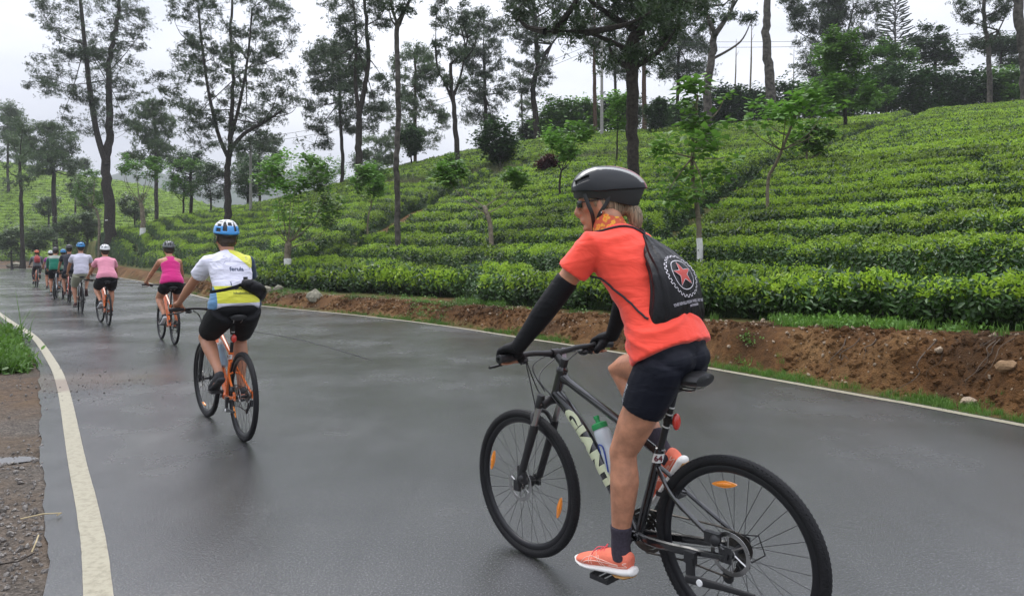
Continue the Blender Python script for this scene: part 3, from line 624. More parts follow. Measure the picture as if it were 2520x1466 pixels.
def rock(px, py, s, m, label, sq=(1, 1, 1), zo=0):
    X, Y, Z = raymarch(px, py, 0, 4); me = rock_mesh('rock', int(px + py)); o = link('rock', me, None, m); me.polygons.foreach_set('use_smooth', [False] * len(me.polygons)); o.location = (X, Y, Z + s * .25 * sq[2] + zo); o.scale = (s * sq[0], s * sq[1], s * sq[2]); o.rotation_euler = (0, 0, px)
    tag(o, label, 'rock')
rock(2385, 996, .07, M_stone, 'pale orange stone at the foot of the bank by the far right edge line', (1.2, 1, 1))
rock(2310, 868, .05, M_stone, 'flat yellowish stone embedded halfway up the bank', (1.3, .8, 1.2))
rock(2478, 912, .075, mat('sandy_stone', (.20, .12, .06), rough=.9, col2=(.30, .19, .10), nscale=6, bump=.5, bscale=30), 'large square sandy rock set in the bank at the right edge', (1.2, .9, 1.2))
rock(776, 740, .24, M_mossy, 'biggest grey rock in front of the tea hedge', (1.1, 1, 1.3))
rock(655, 720, .2, M_mossy, 'mossy rock leaning under the hedge nearest the cyclist in yellow', (.9, 1, 1.2))
rock(684, 716, .17, M_mossy, 'small pale rock just right of the leaning mossy rock', (.8, 1, 1.2))
rock(40, 655, 1.0, M_mossy, 'long low boulder by the far end of the road', (1.8, 1, .5))
# roots hanging out of the bank
rbm = MB()
for k in range(9):
    px = R.choice([R.uniform(2300, 2500), R.uniform(2080, 2230), R.uniform(2050, 2500)]); X, Y, Z = raymarch(px, R.uniform(835, 850), 0, 4); s0 = R.uniform(.003, .010)
    pts = [Vector((X, Y, Z + .03))]
    for j in range(7):
        q = pts[-1] + Vector((R.uniform(-.16, .05), -R.uniform(-.02, .07), 0)); zt = float(terrain(np.array([q.x]), np.array([q.y]))[0]); q.z = max(zt + .012, pts[-1].z - .09); pts.append(q)
    rbm.tube(bez(pts, 3), [s0 * (1 - .8 * i / 21) for i in range(22)], 5)
tag(rbm.build('tree_roots', mat('root_bark', (.09, .065, .045), rough=.9, noise=.3, nscale=30), None), 'tangle of bare pale roots hanging over the cut earth bank', 'roots', kind='stuff')
# straw stalks by the line
stm = mat('dry_straw', (.42, .34, .19), rough=.7)
for nm, pts, lb in (('straw', [(50, 1285, .02), (105, 1277, .03), (152, 1268, .015), (140, 1276, .02)], 'long pale straw stalk lying by the gravel edge'), ('straw', [(95, 1335, .04), (88, 1360, .05), (78, 1368, .02)], 'bent straw stalk standing up beside the gravel'), ('twig', [(0, 1398, .02), (45, 1391, .02), (85, 1375, .03)], 'dark twig on the gravel at the lower left edge')):
    b_ = MB(); w = []
    for x, y, z in pts: g_ = ground_at(x, y); w.append((g_[0], g_[1], z))
    b_.tube(w, .0035, 5); tag(b_.build(nm, stm if nm == 'straw' else M_bark, None), lb, nm)
# far mountain under cloud
mtn = []
for i in range(80):
    for j in range(14): pass
Am = np.linspace(-1.1, .25, 120); Ym = np.linspace(560, 900, 24)
def mz(X, Y):
    a = X / Y; c = np.interp(a, px2a([-600, -100, 150, 330, 450, 620, 760, 900, 1100, 1300, 1600]), [60, 70, 82, 100, 92, 78, 108, 70, 62, 40, 0]); k = sst((Y - 560) / 240); return -6 + (c + 6 + 10 * vnoise(X, Y, .012, 3, 4)) * k
me = grid_mesh('mountain', Am, Ym, zf=mz); tag(link('mountain', me, None, mat('forest_mountain', (.03, .05, .03), rough=.95, noise=.4, nscale=.03)), kind='structure', label='forested mountain fading into low cloud', cat='mountain')
# ------------------------------------------------------------------ trees
def spray_template(kind, seed):
    """one small spray of leaves, as triangles pairs: returns (V (n,3), quads)"""
    r = random.Random(seed); V = []; F = []
    if kind == 'feather':
        n = 7
        for i in range(n):
            a = r.uniform(0, 6.283); el = r.uniform(-.7, 1.1); l = r.uniform(.12, .24); d = Vector((math.cos(a) * math.cos(el), math.sin(a) * math.cos(el), math.sin(el)))
            sd = d.cross(Vector((r.random() - .5, r.random() - .5, 1))).normalized() * r.uniform(.015, .028); o = Vector((r.gauss(0, .05), r.gauss(0, .05), r.gauss(0, .05))); b0 = len(V)
            V += [o - sd, o + sd, o + d * l + Vector((0, 0, -.02))]; F.append((b0, b0 + 1, b0 + 2))
    else:
        n = 5
        for i in range(n):
            a = r.uniform(0, 6.283); el = r.uniform(-.8, .5); l = r.uniform(.11, .17); d = Vector((math.cos(a) * math.cos(el), math.sin(a) * math.cos(el), math.sin(el)))
            sd = d.cross(Vector((r.random() - .5, r.random() - .5, 1.5))).normalized() * l * .38; o = d * r.uniform(.03, .08) + Vector((r.gauss(0, .04), r.gauss(0, .04), r.gauss(0, .04))); b0 = len(V)
            V += [o, o + d * l * .35 - sd, o + d * l, o + d * l * .35 + sd]; F.append((b0, b0 + 1, b0 + 2, b0 + 3))
    return np.array([tuple(v) for v in V]), np.array(F)
TPL = {k: [spray_template(k, i) for i in range(3)] for k in ('feather', 'broad')}
def rotmats(n):
    q = rng.normal(size=(n, 4)); q /= np.linalg.norm(q, axis=1)[:, None]; w, x, y, z = q.T
    return np.stack([1 - 2 * (y * y + z * z), 2 * (x * y - z * w), 2 * (x * z + y * w), 2 * (x * y + z * w), 1 - 2 * (x * x + z * z), 2 * (y * z - x * w), 2 * (x * z - y * w), 2 * (y * z + x * w), 1 - 2 * (x * x + y * y)], 1).reshape(n, 3, 3)
def yawmats(n, tilt=.35):
    a = rng.uniform(0, 6.283, n); R1 = np.zeros((n, 3, 3)); R1[:, 0, 0] = R1[:, 1, 1] = np.cos(a); R1[:, 0, 1] = -np.sin(a); R1[:, 1, 0] = np.sin(a); R1[:, 2, 2] = 1; return R1
def leaves_mesh(name, P, kind, scale, m):
    Vs = []; Fs = []; b0 = 0; T = []
    part = rng.integers(0, 3, len(P)); clt = rng.random(len(P))
    for i in range(3):
        q = part == i; n = q.sum()
        if n == 0: continue
        tv, tf = TPL[kind][i]; Rm = rotmats(n) if kind == 'feather' else yawmats(n); sc = scale * rng.uniform(.7, 1.3, n)
        V = np.einsum('nij,kj->nki', Rm, tv) * sc[:, None, None] + P[q][:, None, :]; F = tf[None] + (np.arange(n) * len(tv))[:, None, None] + b0
        Vs.append(V.reshape(-1, 3)); Fs.append(F.reshape(-1, tf.shape[1])); b0 += n * len(tv); T.append(np.clip(np.repeat(clt[q], len(tf)) * .7 + rng.random(n * len(tf)) * .3, 0, 1))
    me = npmesh(name, np.concatenate(Vs), np.concatenate(Fs)); at = me.attributes.new('tint', 'FLOAT', 'FACE'); at.data.foreach_set('value', np.concatenate(T).astype(np.float32)); me.materials.append(m); return me
def make_tree(name, label, cat, base, path, rbase, crowns, nlimb=7, ncl=70, per=26, clr=.42, kind='feather', lscale=1.0, bark=None, leafm=None, seed=0, group=None, rtop=None, extra=None, white=0, limb_r=None, taper=.55, upswing=.5):
    """path: trunk points relative to the base; crowns: list of (centre, radii, share); limbs climb from the trunk into the crowns"""
    r = random.Random(seed * 7 + 3); bark = bark or M_bark; leafm = leafm or M_oakleaf
    root = empty(name, base); tag(root, label, cat, group)
    mb = MB(); pts = bez([Vector(p) for p in path], 6); n = len(pts); rtop = rtop if rtop is not None else rbase * taper
    wob = [Vector((r.gauss(0, rbase * .12), r.gauss(0, rbase * .12), 0)) for _ in pts]; wob[0] = Vector()
    pts = [p + w for p, w in zip(pts, wob)]
    rr = [(rbase * (1 - i / (n - 1)) + rtop * i / (n - 1)) * (1 + .55 * max(0, 1 - i / 2.0) * .5) for i in range(n)]
    mb.tube([pts[0] - Vector((0, 0, .6))] + pts, [rr[0] * 1.15] + rr, 10)
    forks = [pts]
    if extra:
        for ep, er in extra:
            e = bez([Vector(p) for p in ep], 6); mb.tube(e, [er * (1 - .6 * i / (len(e) - 1)) for i in range(len(e))], 8); forks.append(e)
    cl = []; limbs = []
    tot = sum(c[2] for c in crowns)
    for (c, rd, sh) in crowns:
        c = Vector(c); k = max(1, round(ncl * sh / tot))
        for _ in range(k):
            while True:
                v = Vector((r.uniform(-1, 1), r.uniform(-1, 1), r.uniform(-1, 1)))
                if .12 < v.length < 1: break
            v = v.normalized() * (v.length ** .55) * r.uniform(.9, 1.08)
            cl.append(Vector((c.x + v.x * rd[0], c.y + v.y * rd[1], c.z + v.z * rd[2])))
    # main limbs: to the farthest-apart cluster centres
    lr = limb_r or rtop * .62
    if cl:
        tgt = [max(cl, key=lambda p: p.z)]
        while len(tgt) < min(nlimb, len(cl)): tgt.append(max(cl, key=lambda p: min((p - q).length for q in tgt)))
        for tp in tgt:
            fk = r.choice(forks) if len(forks) > 1 and r.random() < .3 else min(forks, key=lambda F_: (F_[-1] - tp).length)
            cand = fk[max(0, int(len(fk) * .62)):]; st = min(cand, key=lambda p: abs((tp.z - p.z) - 1.0 * math.hypot(tp.x - p.x, tp.y - p.y)) + (0 if tp.z > p.z else 3))
            mid = st.lerp(tp, .5) + Vector((tp.x - st.x, tp.y - st.y, 0)) * (.18) - Vector((0, 0, (tp - st).length * .06 * upswing * 2)) + Vector((r.gauss(0, .12), r.gauss(0, .12), 0)) * (tp - st).length * .3
            lp = bez([st, mid, tp], 6); m_ = len(lp); mb.tube(lp, [lr * (1 - .82 * i / (m_ - 1)) for i in range(m_)], 5, cap=False); limbs += lp[1:]
    anchors = limbs + pts[int(n * .7):]
    for e in forks[1:]: anchors += e[len(e) // 3:]
    Pl = []
    for c in cl:
        a = min(anchors, key=lambda p: (p - c).length + max(0, p.z - c.z) * .7); d = (c - a).length
        if d > .15:
            md = a.lerp(c, .55) + Vector((r.gauss(0, .1), r.gauss(0, .1), r.gauss(0, .1) - .05)) * d; tw = bez([a, md, c], 2); r0 = min(lr * .35, .012 + .012 * d); mb.tube(tw, [r0 * (1 - .75 * i / 4) for i in range(5)], 3, cap=False)
            for f in (.45, .7, .9): 
                if r.random() < .7: Pl.append((a.lerp(c, f), clr * .55, max(1, per // 4)))
        Pl.append((c, clr * r.uniform(.6, 1.35), per))
    mb.mi = 0; trunk = mb.build('trunk', bark, root)
    if white:
        wp = [pts[0]]
        for p_ in pts[1:]:
            if p_.z < white: wp.append(p_)
            else: a_ = wp[-1]; wp.append(a_.lerp(p_, (white - a_.z) / max(.01, p_.z - a_.z))); break
        wb = MB(); wb.tube(wp, [rr[i_] * (1.12 if i_ else 1.3) for i_ in range(len(wp))], 12); wb.build('painted_band', M_white, root)
    if Pl:
        out = []
        for c, s_, k in Pl: out.append(np.array(c) + rng.normal(0, 1, (k, 3)) * np.array([s_, s_, s_ * .62]) * .62)
        me = leaves_mesh('crown', np.concatenate(out), kind, lscale, leafm); link('crown', me, root)
    return root
def P2(px, py, Y): return Vector(((px - CX) / FPX * Y, Y, EYE + (HY - py) / FPX * Y))
def photo_tree(name, label, cat, bx, by, tw, path, crowns, Y=None, gz=None, **k):
    """base pixel, trunk width in pixels, path and crown boxes measured on the photograph, turned into metres at the tree's own distance"""
    if Y is None:
        X, Yb, Z = raymarch(bx, by + 1, .55); a_ = (bx - CX) / FPX
        if Yb > float(ridge(a_)) + 4: Yb = float(ridge(a_)) + 2; X = a_ * Yb; Z = float(terrain(np.array([X]), np.array([Yb]))[0])
    else: Yb = Y; X = (bx - CX) / FPX * Y; Z = float(terrain(np.array([X]), np.array([Yb]))[0]) if gz is None else gz
    base = Vector((X, Yb, Z)); m = Yb / FPX
    pth = [(0, 0, 0)]; dy = 0
    for (x, y) in path: dy += R.uniform(-.25, .25) ; q = P2(x, y, Yb) - base; pth.append((q.x, dy, q.z))
    cr = []
    for (x0, x1, y0, y1, sh) in crowns:
        c = P2((x0 + x1) / 2, (y0 + y1) / 2, Yb) - base; w = (x1 - x0) / 2 * m; cr.append(((c.x, dy, c.z), (w, w * .85, (y1 - y0) / 2 * m), sh))
    ex = None
    if 'forks' in k:
        ex = []
        for fp, fr in k.pop('forks'):
            d = 0; L_ = []
            for j, (x, y) in enumerate(fp): q = P2(x, y, Yb) - base; L_.append((q.x, d, q.z)); d += R.uniform(-.4, .4)
            ex.append((L_, fr * m / 2))
    k.setdefault('per', 26); area = sum(4 * c[1][0] * c[1][2] for c in cr)
    k['ncl'] = k.get('ncl') or int(min(330, max(14, area * k.pop('dens', 1.35) * 1.85))); k.pop('dens', None)
    return make_tree(name, label, cat, base, pth, tw * m / 2, cr, extra=ex, seed=int(bx * 3 + by), **k)
T = photo_tree; G = 'tall silky oaks standing in the tea'
T('tall_tree', 'big forked tree at far left with a small white plate on its trunk', 'tree', 272, 592, 27, [(268, 500), (258, 410), (262, 330), (262, 230), (268, 120), (285, 20), (295, -60)], [(95, 370, -80, 160, 6), (70, 350, 120, 260, 4), (130, 330, 255, 330, 1.2), (60, 130, 180, 240, .4)], group=G, nlimb=13, rtop=.10, dens=2.0, forks=[([(262, 405), (240, 330), (222, 230), (215, 130), (200, 20), (190, -40)], 16)], clr=.5)
T('tall_tree', 'wide many-stemmed tree behind the cyclist in the yellow and white shirt', 'tree', 560, 545, 19, [(558, 480), (557, 420), (565, 370), (570, 300), (572, 200), (565, 80), (570, -30)], [(400, 730, -70, 150, 6), (375, 740, 120, 320, 6), (440, 700, 300, 380, 1.2)], group=G, nlimb=16, rtop=.08, dens=2.1, forks=[([(560, 385), (540, 330), (520, 230), (500, 120), (490, 20)], 11), ([(562, 375), (600, 330), (650, 300), (690, 270)], 12), ([(565, 350), (590, 260), (610, 150), (620, 20)], 10)], clr=.46)
T('tall_tree', 'dark curving tree left of the slim straight trunk, forked low', 'tree', 884, 470, 20, [(882, 400), (880, 330), (884, 280), (898, 220), (905, 150), (900, 60), (893, -40)], [(800, 960, -90, 120, 5), (790, 930, 100, 200, 1.5), (900, 960, 170, 290, .8)], group=G, nlimb=9, rtop=.10, forks=[([(884, 285), (875, 200), (880, 100), (870, 0)], 11)], clr=.42)
T('tall_tree', 'broad dense tree behind the dark curving tree', 'tree', 842, 432, 10, [(842, 380), (838, 300), (835, 200), (832, 120)], [(750, 900, 90, 240, 5), (740, 960, 190, 330, 4), (730, 820, 310, 370, .6)], Y=66, group=G, nlimb=9, dens=1.1, clr=.55, lscale=1.25)
T('tall_tree', 'slim straight tree with a bare trunk rising from the near tea', 'tree', 980, 605, 15, [(978, 500), (978, 400), (980, 300), (981, 200), (979, 90), (981, 60)], [(900, 1060, -130, 45, 6)], group=G, nlimb=8, rtop=.085, bark=M_barkgrey, forks=[([(980, 65), (965, 20), (955, -60)], 9), ([(980, 65), (1000, 25), (1020, -10), (1035, -70)], 10)], clr=.32, dens=2.4, lscale=.9)
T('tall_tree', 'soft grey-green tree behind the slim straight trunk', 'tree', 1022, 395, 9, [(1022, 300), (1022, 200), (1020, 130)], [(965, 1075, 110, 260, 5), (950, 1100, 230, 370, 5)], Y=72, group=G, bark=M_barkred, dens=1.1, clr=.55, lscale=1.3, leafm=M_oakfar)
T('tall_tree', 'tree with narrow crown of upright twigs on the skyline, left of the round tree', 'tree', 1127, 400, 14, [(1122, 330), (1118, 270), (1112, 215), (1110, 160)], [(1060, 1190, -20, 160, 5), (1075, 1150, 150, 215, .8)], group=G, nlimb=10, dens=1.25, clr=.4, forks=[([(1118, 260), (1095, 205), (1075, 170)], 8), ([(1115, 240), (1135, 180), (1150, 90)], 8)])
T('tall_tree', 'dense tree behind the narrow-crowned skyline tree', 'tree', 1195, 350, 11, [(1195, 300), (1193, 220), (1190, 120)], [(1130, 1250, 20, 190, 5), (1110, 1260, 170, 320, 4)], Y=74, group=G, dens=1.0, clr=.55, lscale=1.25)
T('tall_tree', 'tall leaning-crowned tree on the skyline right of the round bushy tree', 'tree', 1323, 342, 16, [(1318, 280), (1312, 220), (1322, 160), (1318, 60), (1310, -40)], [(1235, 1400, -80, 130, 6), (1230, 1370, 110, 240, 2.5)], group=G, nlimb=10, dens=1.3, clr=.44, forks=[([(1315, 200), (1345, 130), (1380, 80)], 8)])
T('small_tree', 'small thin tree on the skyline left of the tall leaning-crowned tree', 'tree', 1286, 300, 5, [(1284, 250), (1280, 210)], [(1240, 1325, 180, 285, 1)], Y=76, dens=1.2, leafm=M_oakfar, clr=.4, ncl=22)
T('tall_tree', 'massive dark tree with the widest spreading crown, just behind the orange-shirted rider', 'tree', 1562, 492, 28, [(1560, 400), (1556, 300), (1556, 200), (1556, 120), (1570, 80)], [(1260, 1560, -110, 90, 6), (1480, 1790, -110, 70, 6), (1400, 1700, 20, 150, 4)], group=G, nlimb=13, rtop=.20, dens=1.7, clr=.5, forks=[([(1558, 130), (1500, 95), (1430, 80), (1340, 85)], 13), ([(1560, 110), (1590, 60), (1640, 0), (1700, -50)], 18)])
T('tall_tree', 'reddish trunk left of the massive dark tree, beside the utility pole', 'tree', 1466, 310, 11, [(1464, 250), (1462, 160), (1462, 60)], [(1400, 1520, -80, 140, 1)], Y=64, group=G, bark=M_barkred, dens=.9, clr=.5)
T('tall_tree', 'thin dark trunk between the utility pole and the massive tree', 'tree', 1514, 250, 8, [(1514, 200), (1515, 100), (1510, 0)], [(1450, 1580, 20, 200, 1)], Y=76, group=G, dens=.7, clr=.5, lscale=1.2)
T('tall_tree', 'straight reddish trunk just right of the massive dark tree', 'tree', 1588, 310, 13, [(1586, 220), (1584, 110), (1580, 0)], [(1510, 1680, -90, 170, 1)], Y=62, group=G, bark=M_barkred, dens=1.0, clr=.52)
T('tall_tree', 'brownish leafy tree filling the gap right of the massive tree', 'tree', 1668, 240, 9, [(1668, 190), (1672, 100), (1670, 0)], [(1600, 1760, -60, 110, 5), (1610, 1760, 90, 215, 4)], Y=72, group=G, dens=1.1, clr=.55, lscale=1.25)
T('tall_tree', 'grey tree with thick forked limbs right of the massive tree', 'tree', 1746, 358, 24, [(1743, 280), (1746, 200), (1758, 120), (1762, 75)], [(1700, 1860, -90, 60, 6), (1800, 1860, 0, 60, 1)], group=G, nlimb=6, rtop=.17, limb_r=.09, bark=M_barkgrey, dens=1.1, clr=.4, forks=[([(1760, 85), (1735, 40), (1725, -30)], 13), ([(1760, 85), (1785, 50), (1805, 10), (1810, -60)], 15)])
T('tall_tree', 'thick pale bare trunk standing alone against the sky', 'tree', 1900, 275, 27, [(1895, 200), (1888, 120), (1885, 40), (1890, -20)], [(1840, 1960, -200, -80, 1)], group=G, nlimb=4, rtop=.26, bark=M_barkgrey, dens=.5)
T('tall_tree', 'pair-stemmed tree with big grey-green crown left of the conifer', 'tree', 2045, 262, 9, [(2045, 190), (2045, 100), (2040, 0)], [(1935, 2090, -70, 90, 6), (2020, 2175, -80, 120, 6), (1940, 2120, 80, 200, 3.5)], Y=70, group=G, nlimb=10, dens=1.15, clr=.58, lscale=1.3, forks=[([(2045, 190), (2080, 110), (2100, 20)], 7)])
T('tall_tree', 'slender mottled tree on the right skyline', 'tree', 2436, 246, 13, [(2434, 190), (2432, 110), (2428, 40), (2424, -40)], [(2345, 2500, -110, 60, 5), (2370, 2470, 50, 120, .7)], group=G, bark=M_barkgrey, nlimb=8, dens=1.1, clr=.42, forks=[([(2432, 115), (2450, 90), (2465, 50)], 6)])
T('tall_tree', 'thick pale trunk leaning in at the right edge', 'tree', 2528, 245, 30, [(2520, 160), (2503, 80), (2488, 0), (2478, -60)], [(2440, 2560, -220, -70, 1)], group=G, bark=M_barkgrey, nlimb=4, rtop=.24, dens=.5)
# left, beyond the bend
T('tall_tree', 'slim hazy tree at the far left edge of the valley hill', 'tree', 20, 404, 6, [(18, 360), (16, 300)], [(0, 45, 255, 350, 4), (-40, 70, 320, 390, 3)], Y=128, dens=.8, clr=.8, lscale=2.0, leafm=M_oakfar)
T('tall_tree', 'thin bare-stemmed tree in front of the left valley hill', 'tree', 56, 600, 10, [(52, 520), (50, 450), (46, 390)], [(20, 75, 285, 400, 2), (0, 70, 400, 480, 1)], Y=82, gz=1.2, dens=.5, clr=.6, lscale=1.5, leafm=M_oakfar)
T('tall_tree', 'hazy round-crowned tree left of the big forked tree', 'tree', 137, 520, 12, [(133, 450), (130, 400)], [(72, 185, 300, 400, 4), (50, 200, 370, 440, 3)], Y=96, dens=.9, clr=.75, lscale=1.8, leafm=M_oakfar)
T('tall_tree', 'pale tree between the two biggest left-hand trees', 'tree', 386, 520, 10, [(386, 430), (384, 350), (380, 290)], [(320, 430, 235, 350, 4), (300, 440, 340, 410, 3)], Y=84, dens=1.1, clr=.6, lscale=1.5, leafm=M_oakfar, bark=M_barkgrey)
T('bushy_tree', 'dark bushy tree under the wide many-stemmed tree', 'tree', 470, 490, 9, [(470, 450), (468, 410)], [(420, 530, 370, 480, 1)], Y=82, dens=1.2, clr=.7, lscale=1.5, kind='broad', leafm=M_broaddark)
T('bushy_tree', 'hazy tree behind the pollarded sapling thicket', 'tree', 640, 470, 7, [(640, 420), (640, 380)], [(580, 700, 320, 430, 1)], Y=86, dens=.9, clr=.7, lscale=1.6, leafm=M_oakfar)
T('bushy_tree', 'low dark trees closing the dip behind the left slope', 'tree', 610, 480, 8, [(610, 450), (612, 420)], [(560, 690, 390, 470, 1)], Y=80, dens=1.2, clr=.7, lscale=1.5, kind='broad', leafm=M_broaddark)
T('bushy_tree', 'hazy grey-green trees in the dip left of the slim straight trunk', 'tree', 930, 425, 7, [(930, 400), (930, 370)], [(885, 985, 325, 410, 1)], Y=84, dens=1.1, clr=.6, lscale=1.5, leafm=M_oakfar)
T('bushy_tree', 'dark bush behind the foot of the dark curving tree', 'shrub', 905, 425, 6, [(905, 410)], [(870, 940, 365, 420, 1)], Y=72, dens=1.5, clr=.5, lscale=1.2, kind='broad', leafm=M_broaddark)
for (bx, by, x0, x1, y0, y1, Y, lb, lm) in [(450, 500, 405, 500, 385, 490, 79, 'leafy mid-green tree left of the wide many-stemmed tree', M_broad), (520, 500, 480, 560, 395, 500, 77, 'dark thicket tree directly behind the wide tree trunk', M_broaddark), (610, 490, 575, 650, 400, 490, 76, 'dark thicket tree right of the wide tree trunk', M_broaddark), (790, 470, 740, 850, 385, 450, 78, 'leafy green tree behind the pollarded tree', M_broad), (1098, 480, 1062, 1140, 395, 492, 48, 'light green leafy shrub on the slope below the narrow-crowned tree', M_broad), (912, 480, 880, 950, 400, 480, 56, 'light green shrub beside the foot of the slim straight trunk', M_broad)]:
    T('bushy_tree', lb, 'tree', bx, by, 6, [(bx, by - 30)], [(x0, x1, y0, y1, 1)], Y=Y, kind='broad', leafm=lm, clr=.55, lscale=1.5, ncl=40, per=14, nlimb=5)
for i, (x, y, w, h, Y, lb) in enumerate([(185, 455, 30, 45, 118, 'small tree on the hazy hill nearest the big forked tree'), (208, 402, 20, 22, 150, 'tiny round tree alone on the skyline of the hazy hill'), (165, 560, 60, 60, 90, 'light green shrub below the hazy round-crowned tree'), (95, 580, 60, 50, 86, 'shrub beside the foot of the thin bare-stemmed tree'), (30, 590, 60, 60, 84, 'shrub at the left edge above the bend'), (215, 545, 50, 60, 92, 'loose green shrub left of the small white plate'),
        (225, 480, 60, 70, 100, 'bushy hazy tree just left of the big trunk'), (120, 500, 60, 40, 110, 'dark shrub low on the hazy hill'), (330, 500, 70, 50, 96, 'shrub on the hazy hill right of the big trunk')]):
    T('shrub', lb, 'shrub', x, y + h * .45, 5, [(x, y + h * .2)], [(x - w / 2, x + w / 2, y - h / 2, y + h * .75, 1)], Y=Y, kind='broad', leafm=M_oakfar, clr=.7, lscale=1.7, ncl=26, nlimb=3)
# saplings and pollards, broad leaves
B = dict(kind='broad', leafm=M_broad)
T('sapling', 'tall leafy sapling with a whitewashed foot, right of the orange-shirted rider', 'tree', 1724, 633, 15, [(1722, 560), (1716, 500), (1712, 400), (1712, 300), (1715, 240)], [(1655, 1790, 195, 330, 5), (1590, 1800, 310, 440, 5), (1580, 1760, 420, 500, 2.4)], white=.92, nlimb=9, dens=6, per=4, clr=.17, lscale=1.15, bark=M_barkpale, rtop=.02, limb_r=.02, **B)
T('sapling', 'crooked pale-stemmed sapling standing alone in the bright tea', 'tree', 1890, 512, 9, [(1889, 450), (1905, 400), (1920, 350), (1928, 310)], [(1790, 1960, 240, 330, 4), (1900, 2040, 235, 330, 3)], nlimb=8, dens=5.5, per=4, clr=.2, lscale=1.25, bark=M_barkpale, rtop=.03, **B)
T('sapling', 'low leafy sapling right of the crooked one', 'tree', 1986, 403, 8, [(1987, 375)], [(1955, 2050, 295, 372, 1)], nlimb=4, dens=5, per=12, clr=.25, lscale=1.2, bark=M_barkpale, **B)
T('sapling', 'tall sapling with airy crown beside the upper footpath', 'tree', 2080, 315, 10, [(2082, 270), (2070, 200), (2060, 130)], [(2000, 2130, 75, 190, 5), (1970, 2170, 180, 270, 5)], nlimb=8, dens=2.6, per=14, clr=.36, lscale=1.5, **B)
T('sapling', 'short sapling on the plateau below the dark hedge', 'tree', 2131, 290, 4, [(2131, 265)], [(2105, 2160, 235, 275, 1)], Y=57, nlimb=3, ncl=16, per=10, clr=.35, lscale=1.4, **B)
T('sapling', 'smallest sapling on the plateau, nearest the conifer', 'tree', 2180, 272, 4, [(2180, 250)], [(2155, 2205, 215, 255, 1)], Y=60, nlimb=3, ncl=14, per=10, clr=.35, lscale=1.4, **B)
T('pollarded_tree', 'pollarded tree with many thin stems, right of the yellow-shirted cyclist', 'tree', 707, 655, 17, [(707, 625), (706, 600)], [(640, 815, 375, 470, 5), (650, 835, 440, 560, 5), (625, 700, 400, 480, 1)], white=.85, nlimb=16, dens=4.6, per=7, clr=.24, lscale=1.15, bark=M_barkpale, rtop=.13, limb_r=.02, **B)
T('pollarded_tree', 'pollarded tree with whitewashed foot near the small white plate', 'tree', 352, 577, 13, [(350, 545), (345, 500)], [(295, 400, 375, 440, 1)], white=1.2, nlimb=7, dens=1.8, per=14, clr=.4, lscale=1.6, bark=M_barkpale, rtop=.18, limb_r=.04, **B)
T('pollarded_tree', 'small forked tree on the left slope beside the big forked trunk', 'tree', 245, 568, 7, [(240, 530), (228, 510)], [(190, 260, 415, 510, 1)], nlimb=6, dens=1.4, per=12, clr=.4, lscale=1.5, bark=M_barkpale, **B)
T('pollarded_tree', 'cut-back trunk with a few long shoots, left of the orange-shirted rider', 'tree', 1212, 605, 11, [(1207, 560), (1195, 520), (1192, 508)], [(1075, 1145, 395, 450, 3), (1235, 1290, 415, 460, 2)], nlimb=4, ncl=34, per=9, clr=.16, lscale=.9, bark=M_barkpale, rtop=.07, limb_r=.022, **B)
T('sapling', 'thin forked sapling under the utility pole', 'tree', 1378, 487, 7, [(1378, 450), (1382, 420)], [(1335, 1480, 305, 385, 1)], nlimb=6, dens=3.6, per=14, clr=.3, lscale=1.2, **B)
T('sapling', 'spindly sapling with small crown at the end of the left footpath', 'tree', 905, 582, 5, [(905, 545), (915, 500)], [(865, 950, 410, 480, 1)], nlimb=4, ncl=26, per=10, clr=.24, lscale=1.1, bark=M_barkpale, **B)
T('sapling', 'thin grey sapling right of the utility pole', 'tree', 1517, 400, 5, [(1517, 350), (1517, 310)], [(1490, 1550, 230, 320, 1)], nlimb=4, ncl=20, per=10, clr=.35, lscale=1.2, **B)
T('round_tree', 'round dark bushy tree alone on the upper slope', 'tree', 1230, 405, 9, [(1230, 385), (1228, 370)], [(1182, 1264, 300, 392, 1)], nlimb=6, ncl=75, per=11, clr=.55, lscale=1.5, kind='broad', leafm=M_broaddark)
T('round_tree', 'small round tree just right of the slim straight trunk', 'tree', 1011, 405, 6, [(1012, 385)], [(985, 1042, 303, 382, 1)], nlimb=5, ncl=70, per=14, clr=.35, lscale=1.4, kind='broad', leafm=M_broaddark)
T('round_tree', 'small round tree in front of the reddish trunk by the massive tree', 'tree', 1615, 330, 5, [(1615, 315)], [(1590, 1648, 245, 318, 1)], Y=55, nlimb=4, ncl=50, per=14, clr=.35, lscale=1.4, kind='broad', leafm=M_broaddark)
T('shrub', 'dark red leafed bush on the dry grass strip', 'shrub', 1350, 418, 5, [(1350, 408)], [(1324, 1374, 386, 418, 1)], nlimb=3, ncl=34, per=12, clr=.2, lscale=.9, kind='broad', leafm=M_red)
